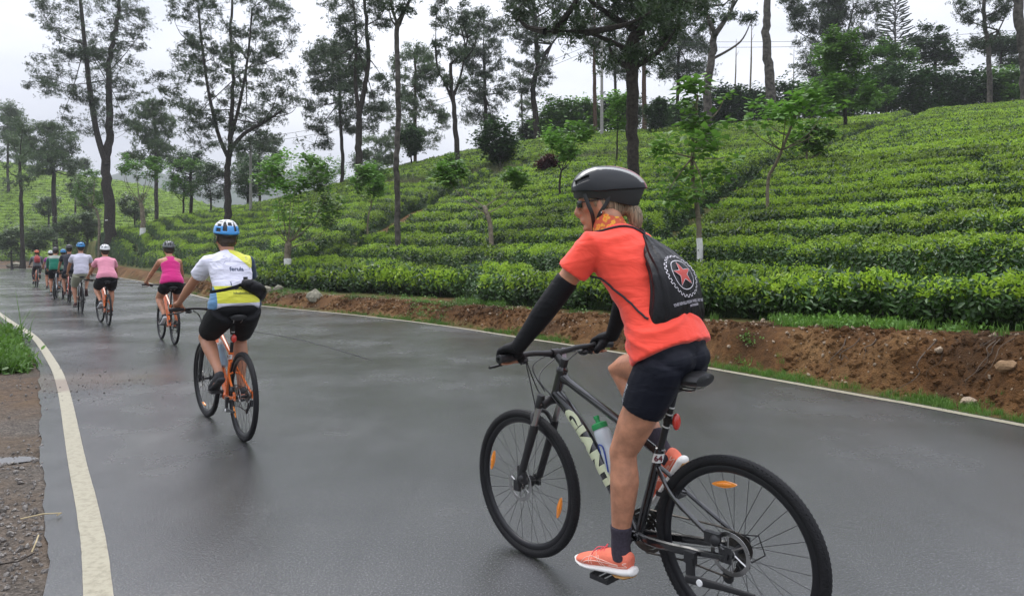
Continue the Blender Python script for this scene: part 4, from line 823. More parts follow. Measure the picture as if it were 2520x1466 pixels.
# shrubbery along the skyline
k = 0
for (x0, x1, y0, y1, n, Y, lb, lm) in [(1340, 1470, 240, 320, 4, 67, 'green shrub on the skyline left of the utility pole', M_broad), (1480, 1570, 235, 300, 3, 69, 'shrub on the skyline behind the massive tree', M_broaddark), (1620, 1740, 250, 310, 3, 69, 'shrub on the skyline right of the massive tree', M_broaddark), (1750, 1890, 205, 285, 5, 68, 'dark shrub in the skyline hedge left of the bare pale trunk', M_broaddark),
        (1910, 2130, 190, 275, 6, 66, 'dark shrub in the skyline hedge below the pair-stemmed tree', M_broaddark), (2130, 2420, 165, 265, 9, 63, 'shrub in the tall dark hedge below the conifer', M_broaddark), (2430, 2540, 165, 250, 4, 62, 'shrub in the dark hedge at the right edge', M_broad), (1290, 1350, 290, 330, 3, 72, 'low shrub on the skyline right of the round bushy tree', M_oakfar)]:
    w = (x1 - x0) / n * 1.9
    for i in range(n):
        x = x0 + (i + .5) * (x1 - x0) / n; yy = y0 + R.uniform(0, 10); T('shrub', lb + ', ' + ('1st', '2nd', '3rd', '4th', '5th', '6th', '7th', '8th', '9th')[i] + ' from left', 'shrub', x, y1 + 18, 6, [(x, y1 - 5)], [(x - w / 2, x + w / 2, yy, y1 + 20, 1)], Y=Y + R.uniform(-1.5, 2), group=lb.replace('shrub', 'shrubs', 1), kind='broad', leafm=lm, ncl=44, per=10, clr=.75, lscale=2.0, nlimb=4)
T('bushy_tree', 'dark open-branched tree right of the conifer', 'tree', 2300, 200, 9, [(2300, 160), (2298, 120)], [(2235, 2330, 60, 165, 5), (2300, 2360, 95, 175, 3)], Y=72, dens=1.1, kind='broad', leafm=M_broaddark, clr=.6, lscale=1.7, gz=14)
T('bushy_tree', 'yellow-green tree at the foot of the conifer', 'tree', 2170, 200, 7, [(2170, 170)], [(2120, 2240, 100, 200, 1)], Y=68, dens=1.4, kind='broad', leafm=M_broad, clr=.6, lscale=1.7, gz=13)
T('palm_clump', 'low dark tree group on the right skyline behind the slender tree', 'tree', 2460, 190, 6, [(2460, 150), (2462, 120)], [(2400, 2510, 88, 130, 3), (2450, 2540, 100, 170, 2)], Y=80, dens=1.5, kind='broad', leafm=M_broaddark, clr=.6, lscale=1.7, gz=15)
# conifer with whorled branches
pb_ = P2(2203, 120, 95); root = empty('conifer_tree', (pb_.x, 95, pb_.z - 6)); tag(root, 'tall conifer with regular whorls of upswept branches against the sky', 'tree')
mb = MB(); mb.tube([(0, 0, -4), (0, 0, 16.5)], [.22, .03], 7); lf = MB()
for i in range(21):
    z = 6 + i * .5; Lb = max(.25, 2.75 * (1 - i / 22) ** .8)
    for j in range(7):
        a = j * .898 + i * .5 + R.uniform(-.15, .15); d = Vector((math.cos(a), math.sin(a), 0)); p = [Vector((0, 0, z)) + d * Lb * f + Vector((0, 0, Lb * (.30 * f * f - .10 * f))) for f in (0, .35, .7, 1)]; mb.tube(p, [.035, .03, .025, .015], 4, cap=False); lf.tube(p[1:], [.075, .10, .06], 5)
mb.build('trunk', M_bark, root); lf.build('crown', mat('conifer_needles', (.018, .032, .018), rough=.8, noise=.3), root)
# dead slim poles, utility pole, wires, plate
for (x, y0, y1, w, lb) in [(1810, 215, 97, 4, 'shorter of two thin dead stems against the sky'), (1848, 215, 45, 5, 'taller of two thin dead stems against the sky'), (1952, 260, 120, 3, 'thin dead stem in front of the pair-stemmed tree')]:
    a_ = P2(x - 3, y0 + 40, 72); b_ = P2(x + 2, y1, 72); m_ = MB(); m_.tube([a_, a_.lerp(b_, .5) + Vector((.05, 0, 0)), b_], [w * .02, w * .017, .02], 6); m_.tube([a_.lerp(b_, .72), a_.lerp(b_, .78) + Vector((.35, .1, .3))], [.025, .01], 4)
    if x == 1848: m_.tube([a_.lerp(b_, .85), a_.lerp(b_, .9) + Vector((.45, .1, .35))], [.025, .01], 4)
    tag(m_.build('dead_stem', M_barkpale, None), lb, 'dead stem')
def upole(x, yt, yb, Y, w, lb):
    g_ = P2(x, yb, Y); z0 = float(terrain(np.array([g_.x]), np.array([Y]))[0]); tz_ = P2(x, yt, Y).z; r_ = empty('utility_pole', (g_.x, Y, z0)); tag(r_, lb, 'utility pole')
    m_ = MB(); m_.tube([(0, 0, -.3), (0, 0, tz_ - z0)], [w, w * .7], 10); m_.build('pole', mat('concrete', (.28, .27, .25), rough=.9, noise=.15, nscale=5), r_)
    m_ = MB(); m_.box((0, 0, tz_ - z0 - .4), (1.4, .1, .1)); m_.build('crossarm', M_barkgrey, r_)
    for dx in (-.6, 0, .6): m_ = MB(); m_.lathe((dx, 0, tz_ - z0 - .34), (0, 0, 1), [(.02, 0), (.05, .03), (.03, .08), (.05, .12), (0, .16)], 8); m_.build('insulator', M_white, r_)
    return Vector((g_.x, Y, tz_ - .2))
p1 = upole(1481, 92, 345, 58, .14, 'pale concrete utility pole on the upper slope left of the massive tree')
p0 = upole(617, 335, 560, 62, .14, 'pale concrete utility pole behind the pollarded sapling thicket')
def wires(A, B_, lb, sag=.7, n=2):
    m_ = MB()
    for q in range(n):
        o = Vector((0, 0, -.45 * q)) ; pts = [A.lerp(B_, t_ / 16) + o - Vector((0, 0, sag * 4 * (t_ / 16) * (1 - t_ / 16))) for t_ in range(17)]; m_.tube(pts, .016, 4, cap=False)
    tag(m_.build('power_line', mat('wire', (.05, .05, .05), rough=.6), None), lb, 'power line')
wires(p0, p1, 'pair of thin power lines crossing the sky behind the middle trees', 1.2)
wires(p1, P2(2700, 55, 66), 'pair of thin power lines rising to the right skyline', .8)
_x, _y, _z = raymarch(272, 593, .55); pl = P2(262, 545, _y - .45); m_ = MB(); m_.box(pl, (.26, .02, .36)); o_ = m_.build('tree_plate', M_white, None); tag(o_, 'small white plate fixed to the trunk of the big forked tree at far left', 'plate')
# ------------------------------------------------------------------ bicycles (local frame: x forward, y left, z up, origin under the rear axle)
M_rubber = mat('tyre_rubber', (.009, .009, .010), rough=.7, spec=.3, noise=.25, nscale=40, bump=.5, bscale=160)
M_blackmetal = mat('black_paint', (.010, .010, .011), rough=.22, spec=.6, coat=.5)
M_matteblack = mat('matte_black', (.014, .014, .015), rough=.5)
M_rim = mat('black_rim', (.012, .012, .014), rough=.32, metal=.3)
M_steel = mat('brushed_steel', (.42, .41, .40), rough=.3, metal=1.0, noise=.1, nscale=60)
M_spoke = mat('black_spoke', (.03, .03, .03), rough=.35, metal=.6)
M_chrome = mat('chrome', (.6, .6, .6), rough=.18, metal=1.0)
M_grease = mat('oily_steel', (.10, .09, .08), rough=.4, metal=.9, noise=.3, nscale=50)
M_orangeframe = mat('orange_frame_paint', (.62, .13, .022), rough=.28, coat=.5, noise=.06, nscale=6)
M_redframe = mat('red_frame_paint', (.42, .07, .04), rough=.3, coat=.4)
M_whiteframe = mat('pale_frame_paint', (.5, .52, .55), rough=.3, coat=.4)
M_reflector = mat('amber_reflector', (.85, .26, .01), rough=.25, spec=.8, coat=.6)
M_redlens = mat('red_lens', (.55, .025, .012), rough=.2, coat=.8)
M_saddle = mat('black_saddle_vinyl', (.012, .012, .013), rough=.45, bump=.15, bscale=200)
M_label = mat('cream_decal', (.56, .60, .40), rough=.4)
M_whiteplastic = mat('white_plastic', (.75, .75, .73), rough=.5)
M_cageblue = mat('blue_cage', (.01, .045, .30), rough=.35, coat=.3)
WR = .352; WB = 1.119
_c = {}
def cached(key, fn):
    if key not in _c: _c[key] = fn()
    return _c[key]
def tyre_mesh():
    m = MB(); n = 12; R0 = WR - .0205; m.lathe((0, 0, 0), (0, 1, 0), [(R0 + .0205 * math.cos(2 * math.pi * i / n), .0205 * math.sin(2 * math.pi * i / n)) for i in range(n)], 72, close=True)
    for k in range(120):
        a = 2 * math.pi * k / 120
        for s, off in ((-1, .0), (1, .5)):
            b_ = a + off * 2 * math.pi / 120; rr = WR - .0054; c = Vector((math.cos(b_) * rr, s * .0105, math.sin(b_) * rr)); rt = Matrix.Rotation(-b_, 3, 'Y'); m.box(c, (.0045, .008, .0075), rt)
    return m.mesh('tyre')
def rim_mesh():
    m = MB(); m.lathe((0, 0, 0), (0, 1, 0), [(.314, -.011), (.309, -.0125), (.296, -.0115), (.288, -.006), (.286, 0), (.288, .006), (.296, .0115), (.309, .0125), (.314, .011), (.304, 0)], 72, close=True); return m.mesh('rim', angle=50)
def tube_mesh(pts, r, seg=5, nm='spoke'): m = MB(); m.tube(pts, r, seg); return m.mesh(nm)
def add_wheel(parent, x, front, spokes=True, refl=(), side=1, y0=0, ang0=0.0):
    w = empty('wheel', (x, 0, WR), 0, parent); lk = lambda n_, me, mt: (me.materials.append(mt) if not me.materials else None) or link(n_, me, w)
    lk('tyre', cached('tyre', tyre_mesh), M_rubber); lk('rim', cached('rim', rim_mesh), M_rim)
    def hub():
        m = MB(); m.lathe((0, 0, 0), (0, 1, 0), [(.006, -.07), (.012, -.055), (.026, -.034), (.027, -.030), (.013, -.026), (.012, .026), (.027, .030), (.026, .034), (.012, .05), (.006, .07)], 20); return m.mesh('hub')
    lk('hub', cached('hub', hub), M_matteblack)
    def rotor():
        m = MB(); m.lathe((0, 0, 0), (0, 1, 0), [(.080, .040), (.080, .042), (.064, .042), (.064, .040)], 48, close=True)
        for k in range(6):
            a = k * math.pi / 3; m.tube([(math.cos(a) * .018, .041, math.sin(a) * .018), (math.cos(a + .35) * .045, .041, math.sin(a + .35) * .045), (math.cos(a + .4) * .068, .041, math.sin(a + .4) * .068)], .0035, 4)
        m.lathe((0, 0, 0), (0, 1, 0), [(.0, .044), (.02, .044), (.021, .038), (0, .038)], 16); return m.mesh('rotor')
    lk('brake_rotor', cached('rotor', rotor), M_steel)
    if spokes:
        n = 32 if spokes == 1 else 24
        def sp(s, d):
            def f():
                a = 0; b = .42 * d; return tube_mesh([(math.cos(a + b) * .025, .031 * s, math.sin(a + b) * .025), (math.cos(a) * .289, .003 * s, math.sin(a) * .289)], .00115, 4)
            return f
        for k in range(n):
            s = 1 if k % 2 else -1; d = 1 if (k // 2) % 2 else -1; me = cached(('sp', s, d), sp(s, d))
            if not me.materials: me.materials.append(M_spoke)
            o = link('spoke', me, w); o.rotation_euler = (0, ang0 + 2 * math.pi * k / n, 0)
    for ra in refl:
        def rf():
            m = MB(); N_ = 16; prof = []
            vs = []; 
            for s in (-1, 1):
                for i in range(N_): a = 2 * math.pi * i / N_; vs.append((math.cos(a) * .052, s * .004, math.sin(a) * .013 * (1 - .35 * abs(math.cos(a)))))
            m.add(vs, [tuple(range(N_)), tuple(reversed(range(N_, 2 * N_)))] + [(i, N_ + i, N_ + (i + 1) % N_, (i + 1) % N_) for i in range(N_)]); m.ell((0, .005, 0), (.035, .003, .008), 12, 6); m.ell((0, .008, 0), (.005, .003, .005), 8, 4); return m.mesh('reflector')
        me = cached('refl', rf)
        if not me.materials: me.materials.append(M_reflector)
        o = link('reflector', me, w); a = ra; o.location = (math.cos(a) * .245, .012, math.sin(a) * .245); o.rotation_euler = (0, -(a + math.pi / 2), 0)
    return w
def crank_pos(ang, L_=.17, side=1): return Vector((.445 + math.cos(ang) * L_, .115 * side, .29 + math.sin(ang) * L_))
def text_mesh(body, size, bold=0, shear=0, ext=0.0, res=3, space=1.0):
    c = bpy.data.curves.new('lettering', 'FONT'); c.body = body; c.size = size; c.offset = bold; c.shear = shear; c.resolution_u = res; c.extrude = ext; c.align_x = 'CENTER'; c.align_y = 'CENTER'; c.space_character = space
    o = bpy.data.objects.new('lettering', c); COL.objects.link(o); dg = bpy.context.evaluated_depsgraph_get(); me = bpy.data.meshes.new_from_object(o.evaluated_get(dg)); bpy.data.objects.remove(o); return me
def subd(me, ln, it=4):
    bm = bmesh.new(); bm.from_mesh(me); bmesh.ops.triangulate(bm, faces=bm.faces)
    for _ in range(it):
        le = [e for e in bm.edges if e.calc_length() > ln]
        if not le: break
        bmesh.ops.subdivide_edges(bm, edges=le, cuts=1); bmesh.ops.triangulate(bm, faces=bm.faces)
    bm.to_mesh(me); bm.free(); return me
def place_flat(name, me, parent, o, xd, yd, m, push=0.0):
    """text mesh laid on a plane through o with axes xd, yd"""
    xd = Vector(xd).normalized(); yd = Vector(yd); yd = (yd - xd * yd.dot(xd)).normalized(); zd = xd.cross(yd)
    for v in me.vertices: p = v.co; v.co = Vector(o) + xd * p.x + yd * p.y + zd * (push + p.z)
    me.materials.clear(); return link(name, me, parent, m)
def make_bike(label, pos, head, lean=0.0, frame=M_blackmetal, det=1, crank=-1.2, steer=-.05, refl=(0, 0), rear_refl=True, number=None, logo=None, group='bicycles ridden up the wet road', grips=M_matteblack, stripe=None):
    X, Y = pos; root = empty('bicycle', (X, Y, float(rz(Y)))); root.rotation_euler = (-lean, 0, head + math.pi / 2); tag(root, label, 'bicycle', group)
    sg = 12 if det else 8
    m = MB(); HT = Vector((.866, 0, .925)); HB = Vector((.912, 0, .795)); BB = Vector((.445, 0, .29)); ST = Vector((.331, 0, .665))
    m.tube([HT, HB], .024, sg); m.lathe(HT, (HT - HB), [(.026, -.012), (.028, -.008), (.028, .004), (.024, .012), (.018, .02)], sg); m.lathe(HB, (HB - HT), [(.024, -.02), (.029, -.005), (.029, .004), (.02, .01)], sg)
    m.tube(bez([HT + Vector((.0, 0, -.03)), (.80, 0, .865), (.56, 0, .755), ST - Vector((0, 0, .02))], 5), [(.024, .019)] * 4 + [(.018, .018)] * 12, sg)
    m.tube(bez([HB + Vector((-.005, 0, .02)), (.83, 0, .755), (.72, 0, .645), (.60, 0, .49), BB + Vector((.02, 0, .01))], 5), [(.031, .027)] * 21, sg)
    m.tube([BB, ST], .0185, sg); m.lathe(BB, (0, 1, 0), [(.02, -.038), (.024, -.034), (.024, .034), (.02, .038)], sg)
    m.lathe(ST, ST - BB, [(.022, -.02), (.022, .004), (.016, .008)], sg)
    for s in (-1, 1):
        m.tube(bez([(.352, 0, .600), (.31, .022 * s, .565), (.22, .048 * s, .49), (.01, .066 * s, WR + .02)], 5), .0095, 8)
        m.tube(bez([BB + Vector((-.015, .02 * s, 0)), (.36, .040 * s, .295), (.2, .060 * s, .315), (.01, .068 * s, WR - .005)], 5), [(.018, .010)] * 12 + [(.013, .009)] * 4, 8)
        m.box((.005, .067 * s, WR + .005), (.05, .008, .06)); m.box((.0, .074 * s, WR), (.018, .012, .018))
    m.tube([(.24, -.043, .50), (.25, 0, .515), (.24, .043, .50)], .008, 6)
    m.build('frame', frame, root)
    if stripe: 
        m2 = MB(); m2.tube([(.36, 0, .60), (.34, 0, .655)], .0195, sg); m2.build('frame_band', stripe, root)
    # fork and front end turn together
    fk = empty('fork', (0, 0, 0), 0, root); pv = Vector((.912, 0, .795)); ax = (HT - HB).normalized(); M4 = Matrix.Translation(pv) @ Matrix.Rotation(steer, 4, ax) @ Matrix.Translation(-pv); fk.matrix_local = M4
    m = MB(); cr_ = Vector((.928, 0, .765)); m.tube([cr_ + Vector((0, -.066, .0)), cr_ + Vector((-.004, -.03, .018)), cr_ + Vector((-.004, .03, .018)), cr_ + Vector((0, .066, 0))], [(.022, .021)] * 4, 10)
    for s in (-1, 1):
        t = Vector((.94, .066 * s, .80)); m.lathe(t, ax, [(.0, .012), (.014, .012), (.018, .006), (.0195, -.05)], 12)
    m.build('crown', M_matteblack, fk)
    for s in (-1, 1):
        a = Vector((.944, .066 * s, .775)); b = Vector((.99, .066 * s, .645)); c = Vector((WB - .022, .066 * s, WR + .02)); link('stanchion', MB().tube([a, b], .0145, 12).mesh('stanchion'), fk, M_steel)
        mm = MB(); mm.tube([b + Vector((-.006, 0, .02)), b, b.lerp(c, .5), c], [.0195, .021, .0185, .017], 12); mm.box((WB - .008, .066 * s, WR + .002), (.035, .016, .05)); mm.build('fork_leg', M_matteblack, fk)
    m = MB(); m.tube(bez([(.992, -.062, .65), (1.02, -.045, .70), (1.025, 0, .715), (1.02, .045, .70), (.992, .062, .65)], 4), .0105, 8); m.build('fork_arch', M_matteblack, fk)
    # stem, bar, grips, levers
    m = MB(); S0 = Vector((.857, 0, .953)); S1 = Vector((.912, 0, .998)); m.lathe(S0, ax, [(.0, .03), (.016, .028), (.019, .02), (.019, -.02), (.017, -.024)], 12); m.tube([S0, S1], [(.017, .017), (.015, .017)], 10); m.lathe(S1, (0, 1, 0), [(.021, -.022), (.022, -.02), (.022, .02), (.021, .022)], 12); m.build('stem', M_matteblack, fk)
    m = MB(); bp_ = [(.915 - .012 * (abs(y) / .33) ** 2 * 2.4, y, 1.0 + .012 * min(1, max(0, (abs(y) - .04) / .10))) for y in np.linspace(-.355, .355, 19)]; m.tube(bp_, [.0125 + .003 * (abs(p[1]) < .05) for p in bp_], 10); m.build('handlebar', M_matteblack, fk)
    for s in (-1, 1):
        g0 = Vector((.896, .246 * s, 1.012)); g1 = Vector((.884, .362 * s, 1.011))
        mm = MB(); mm.lathe(g0, (g1 - g0), [(.012, 0), (.0185, .001), (.0185, .008), (.0165, .012), (.0172, .06), (.0165, .1), (.0185, .108), (.0185, .117), (.015, .1185), (.008, .1185), (.008, .112)], 14); mm.build('grip', grips, fk)
        mm = MB(); mm.box((.915, .219 * s, 1.0), (.04, .022, .03)); mm.tube(bez([(.925, .209 * s, .998), (.95, .239 * s, .985), (.957, .284 * s, .972), (.948, .36 * s, .968)], 4), [(.006, .009)] * 13, 6); mm.build('brake_lever', M_matteblack, fk)
        mm = MB(); mm.ell((.918, .196 * s, .985), (.03, .024, .017), 10, 6); mm.tube([(.905, .204 * s, .985), (.89, .229 * s, .975)], .005, 5); mm.build('shifter', M_matteblack, fk)
    for k, (s, pts) in enumerate([(1, [(.93, .16, .995), (.99, .10, .95), (1.0, .04, .84), (.97, .03, .79)]), (1, [(.93, .155, .985), (1.02, .08, .94), (1.0, .07, .84), (.97, .075, .70), (1.06, .07, .45)]), (-1, [(.93, -.16, .995), (1.0, -.10, .96), (1.0, .02, .88), (.90, .028, .80), (.86, .03, .77)]), (-1, [(.93, -.155, .99), (.985, -.06, .985), (1.01, .05, .93), (.95, .03, .82)]), (-1, [(.93, -.17, .985), (.95, -.10, .93), (.955, -.09, .87)])]):
        if det: MB().tube(bez(pts, 6), .0028, 6).build('cable', M_matteblack, fk)
    m = MB(); m.box((WB - .045, .068, WR + .05), (.045, .02, .055)); m.box((WB - .03, .062, WR + .085), (.03, .02, .03)); m.ell((WB - .05, .075, WR + .045), (.018, .014, .02), 8, 6); m.build('brake_caliper', M_matteblack, fk)
    add_wheel(fk, WB, True, 1 if det else 2, (refl if refl else ()), ang0=.1)
    rw = add_wheel(root, 0, False, 1 if det else 2, ((rear_refl if isinstance(rear_refl, (tuple, list)) else (1.45,)) if rear_refl else ()), ang0=.2)
    def cas():
        mm = MB()
        for i in range(8): r_ = .052 - i * .0045; mm.lathe((0, 0, 0), (0, 1, 0), [(.012, -.028 - i * .0036), (r_, -.028 - i * .0036), (r_, -.030 - i * .0036), (.012, -.030 - i * .0036)], 20)
        return mm.mesh('cassette')
    link('cassette', cached('cas', cas), rw, M_grease)
    # drivetrain
    m = MB()
    for r_, y in ((.092, -.052), (.075, -.045), (.06, -.038)):
        m.lathe(BB, (0, 1, 0), [(r_, y), (r_, y + .002), (r_ - .014, y + .002), (r_ - .014, y)], 36, close=True)
    for k in range(5): a = k * 1.2566; m.tube([BB + Vector((0, -.05, 0)), BB + Vector((math.cos(a) * .08, -.05, math.sin(a) * .08))], .006, 5)
    m.build('chainring', M_grease, root)
    m = MB(); m.tube([(.445, -.048, .382), (.1, -.04, .407), (.0, -.038, .402)], .004, 5); m.tube([(.445, -.048, .198), (.25, -.045, .225), (.06, -.042, .22)], .004, 5); m.tube([(.02, -.04, .27), (.04, -.042, .24), (.06, -.042, .215)], .004, 5)
    m.build('chain', M_grease, root)
    m = MB(); m.box((.0, -.065, .29), (.03, .02, .05)); m.tube([(.0, -.055, .275), (.06, -.048, .215)], .009, 6); m.lathe((.005, -.045, .275), (0, 1, 0), [(.0, -.004), (.022, -.004), (.022, .004), (0, .004)], 12); m.lathe((.06, -.045, .218), (0, 1, 0), [(.0, -.004), (.022, -.004), (.022, .004), (0, .004)], 12); m.tube([(-.02, -.075, .29), (-.07, -.085, .33), (-.05, -.075, .40), (.06, -.07, .38)], .003, 5); m.build('derailleur', M_matteblack, root)
    for s in (1, -1):
        a = crank if s > 0 else crank + math.pi; pd = BB + Vector((math.cos(a) * .17, .078 * s, math.sin(a) * .17)); m = MB(); m.tube([BB + Vector((0, .055 * s, 0)), BB.lerp(pd, .5) + Vector((0, .062 * s - .039 * s, 0)), pd], [(.014, .009), (.012, .008), (.013, .009)], 8); m.build('crank_arm', M_matteblack, root)
        m = MB(); c = pd + Vector((0, .055 * s, 0)); m.tube([pd, c + Vector((0, .04 * s, 0))], .007, 6); m.box(c + Vector((.04, 0, 0)), (.012, .085, .022)); m.box(c - Vector((.04, 0, 0)), (.012, .085, .022)); m.box(c + Vector((0, .042, 0)), (.09, .010, .018)); m.box(c - Vector((0, .042, 0)), (.09, .010, .018)); m.build('pedal', M_matteblack, root)
    m = MB(); m.box((.055, .068, WR + .055), (.06, .022, .04)); m.ell((.04, .078, WR + .05), (.022, .016, .022), 8, 6); m.build('brake_caliper', M_matteblack, root)
    # seat
    m = MB(); SD = (ST - BB).normalized(); sp = ST + SD * .262; m.tube([ST - SD * .03, sp], .0138, 12); m.box(sp + Vector((0, 0, .008)), (.045, .035, .028)); m.build('seatpost', M_matteblack, root)
    m = MB()
    for s in (-1, 1): m.tube(bez([(.13, .035 * s, .955), (.16, .03 * s, .928), (.26, .022 * s, .928), (.33, .012 * s, .945)], 4), .0035, 6)
    m.build('saddle_rail', M_steel, root)
    m = MB(); pts = [(.112, 0, .968), (.118, 0, .970), (.15, 0, .972), (.20, 0, .968), (.26, 0, .966), (.33, 0, .968), (.375, 0, .966), (.385, 0, .962)]; m.tube(pts, [(.03, .012), (.062, .024), (.076, .030), (.070, .027), (.040, .022), (.023, .018), (.017, .013), (.006, .006)], 16, up=(0, 1, 0)); m.build('saddle', M_saddle, root)
    if det:
        m = MB(); q = .85; m.box((.141, .084, .312), (.045, .022, .045)); m.box((.138, .090, .268), (.030, .018, .095)); m.build('kickstand_bracket', M_matteblack, root)
        m = MB(); m.tube([(.150, .099, .232), (.078, .102, .243), (.0, .104, .252), (-.13, .106, .262)], [(.016, .010), (.017, .010), (.013, .008), (.010, .007)], 8, up=(0, 0, 1)); k = m.build('kickstand', M_matteblack, root)
        m = MB(); m.lathe((.085, .112, .242), (0, 1, 0), [(0, .006), (.012, .005), (.013, 0)], 16); o = m.build('kickstand_badge', M_whiteplastic, root); 
        m = MB(); lt = ST + SD * .13; m.box(lt + Vector((-.02, 0, 0)), (.025, .03, .02)); m.tube([lt + Vector((0, 0, -.008)), lt + Vector((0, 0, .008))], .018, 10); m.build('light_bracket', M_matteblack, root)
        m = MB(); m.ell(lt + Vector((-.042, 0, 0)), (.014, .022, .034), 14, 10); m.build('rear_light', M_redlens, root)
        for f in (.155, .185, .10): m = MB(); c0 = ST + SD * f; m.tube([c0, c0 + SD * .006], .0145, 12); m.build('seatpost_marking', M_whiteplastic, root)
    if number:
        m = MB(); c = ST + SD * -.035; xx = Vector((-.55, .83, 0)); m2 = MB()
        v = []; 
        for zz in (-.02, .02):
            for a in np.linspace(-.2, 2.1, 7): v.append(c + SD * zz + Vector((-math.cos(a) * .0232 , math.sin(a) * .0232, 0)))
        m2.add(v, [(i, i + 1, i + 8, i + 7) for i in range(6)]); st = m2.build('number_sticker', M_whiteplastic, root)
        tm = text_mesh(number, .034, .0012); nd = Vector((-math.cos(.95), math.sin(.95), 0)); xd = Vector((-math.sin(.95), -math.cos(.95), 0)) ; place_flat('sticker_number', tm, st, c + nd * .0248, xd, SD, mat('sticker_ink', (.12, .01, .02), rough=.5))
    if logo:
        mid = Vector((.655, .0285, .567)); dd = (Vector((.585, 0, .475)) - Vector((.735, 0, .665))).normalized(); up_ = Vector((-dd.z, 0, dd.x)); up_ = up_ if up_.x > 0 else -up_
        tm = subd(text_mesh(logo, .060, .0042, space=1.05), .007); xs = [v.co.x for v in tm.vertices]; wd = max(xs) - min(xs)
        for v in tm.vertices: v.co.x *= .40 / wd; v.co.y *= 1.08
        ctr = bez([HB + Vector((-.005, 0, .02)), (.83, 0, .755), (.72, 0, .645), (.60, 0, .49), BB + Vector((.02, 0, .01))], 12); cl_ = [0]
        for i in range(1, len(ctr)): cl_.append(cl_[-1] + (ctr[i] - ctr[i - 1]).length)
        for v in tm.vertices:
            q = .305 + v.co.x; i = max(0, min(len(ctr) - 2, next((j for j in range(len(cl_) - 1) if cl_[j + 1] > q), len(ctr) - 2))); f = (q - cl_[i]) / (cl_[i + 1] - cl_[i]); c = ctr[i].lerp(ctr[i + 1], f); tdir = (ctr[i + 1] - ctr[i]).normalized(); nrm = Vector((-tdir.z, 0, tdir.x)); nrm = nrm if nrm.x > 0 else -nrm
            w = v.co.y; th_ = w / .028; v.co = c - nrm * (math.sin(th_) * .0330) + Vector((0, math.cos(th_) * .0292, 0))
        tm.materials.clear(); link('frame_lettering', tm, root, M_label)
    return root
def inbike(root_kw, name, label, cat, group=None):
    pos, head, lean = root_kw; o = empty(name, (pos[0], pos[1], float(rz(pos[1])))); o.rotation_euler = (-lean, 0, head + math.pi / 2); return tag(o, label, cat, group)
def bottle(frm, label, capmat, bodymat, base=(.558, 0, .525), top=(.664, 0, .738), r=.036, cage=None, bike=None):
    o = inbike(frm, 'water_bottle', label, 'water bottle'); B0, T0 = Vector(base), Vector(top); a = T0 - B0; Ln = a.length
    m = MB(); m.lathe(B0, a, [(0, 0), (r * .9, .0), (r, .006), (r, Ln * .36), (r * .93, Ln * .42), (r * .93, Ln * .55), (r, Ln * .62), (r, Ln * .74), (r * .86, Ln * .80)], 24); m.build('bottle_body', bodymat, o)
    m = MB(); m.lathe(B0, a, [(r * .96, Ln * .80), (r * .98, Ln * .81), (r * .98, Ln * .89), (r * .6, Ln * .915), (r * .28, Ln * .92), (r * .28, Ln * .98), (r * .36, Ln * .985), (r * .34, Ln * 1.04), (0, Ln * 1.045)], 24); m.build('cap', capmat, o)
    if cage and bike:
        an = a.normalized(); dn = Vector((-an.z, 0, an.x)); dn = -dn if dn.x < 0 else dn       # towards the down tube
        m = MB(); rr = r + .004
        for s in (-1, 1): m.tube(bez([B0 + an * .02 + dn * rr, B0 + an * .115 + dn * rr * .9 + Vector((0, s * rr * .35, 0)), B0 + an * .125 + Vector((0, s * rr * 1.02, 0)) - dn * .002, B0 + an * .10 + Vector((0, s * rr * 1.02, 0)) - dn * .012, B0 + an * .01 + Vector((0, s * rr * .9, 0)) + dn * .012], 5), .0035, 6)
        m.tube([B0 - an * .006 + dn * rr, B0 - an * .006 - dn * rr * .6], [(.018, .003), (.018, .003)], 6); m.build('bottle_cage', cage, bike)
    return o
# ------------------------------------------------------------------ people
from mathutils.bvhtree import BVHTree
M_skin = mat('skin_light', (.45, .205, .12), rough=.42, sss=.08, noise=.24, nscale=16, bump=.15, bscale=70)
M_skintan = mat('skin_tanned', (.40, .19, .115), rough=.5, sss=.10, noise=.10, nscale=9)
def cloth(name, c, rough=.8, sheen=.2, n=.06, fold=.5, sc=(5, 5, 16)):
    if name in MATS: return MATS[name]
    m = mat(name, c, rough=rough, spec=.25, sheen=sheen, noise=n, nscale=5); t = m.node_tree; b = t.nodes['Principled BSDF']; tc = N(t, 'ShaderNodeTexCoord')
    mp = N(t, 'ShaderNodeMapping'); mp.inputs['Scale'].default_value = sc; mp.inputs['Rotation'].default_value = (0, rad(-25), 0); L(t, tc.outputs['Object'], mp.inputs[0])
    z = N(t, 'ShaderNodeTexNoise', inp={'Scale': 1.1, 'Detail': 3.0, 'Roughness': .5, 'Distortion': .6}); L(t, mp.outputs[0], z.inputs['Vector'])
    w = N(t, 'ShaderNodeTexNoise', inp={'Scale': 900.0, 'Detail': 1.0}); L(t, tc.outputs['Object'], w.inputs['Vector'])
    ad = N(t, 'ShaderNodeMath', operation='MULTIPLY_ADD', inp={1: .02}); L(t, w.outputs['Fac'], ad.inputs[0]); L(t, z.outputs['Fac'], ad.inputs[2])
    bp = N(t, 'ShaderNodeBump', inp={'Strength': fold, 'Distance': .03}); L(t, ad.outputs[0], bp.inputs['Height']); L(t, bp.outputs[0], b.inputs['Normal']); return m
M_blackcloth = cloth('black_lycra', (.0055, .0055, .007), rough=.7, sheen=0, fold=.3)
M_navy = cloth('navy_lycra', (.0055, .0065, .014), rough=.6, sheen=0, fold=.35)
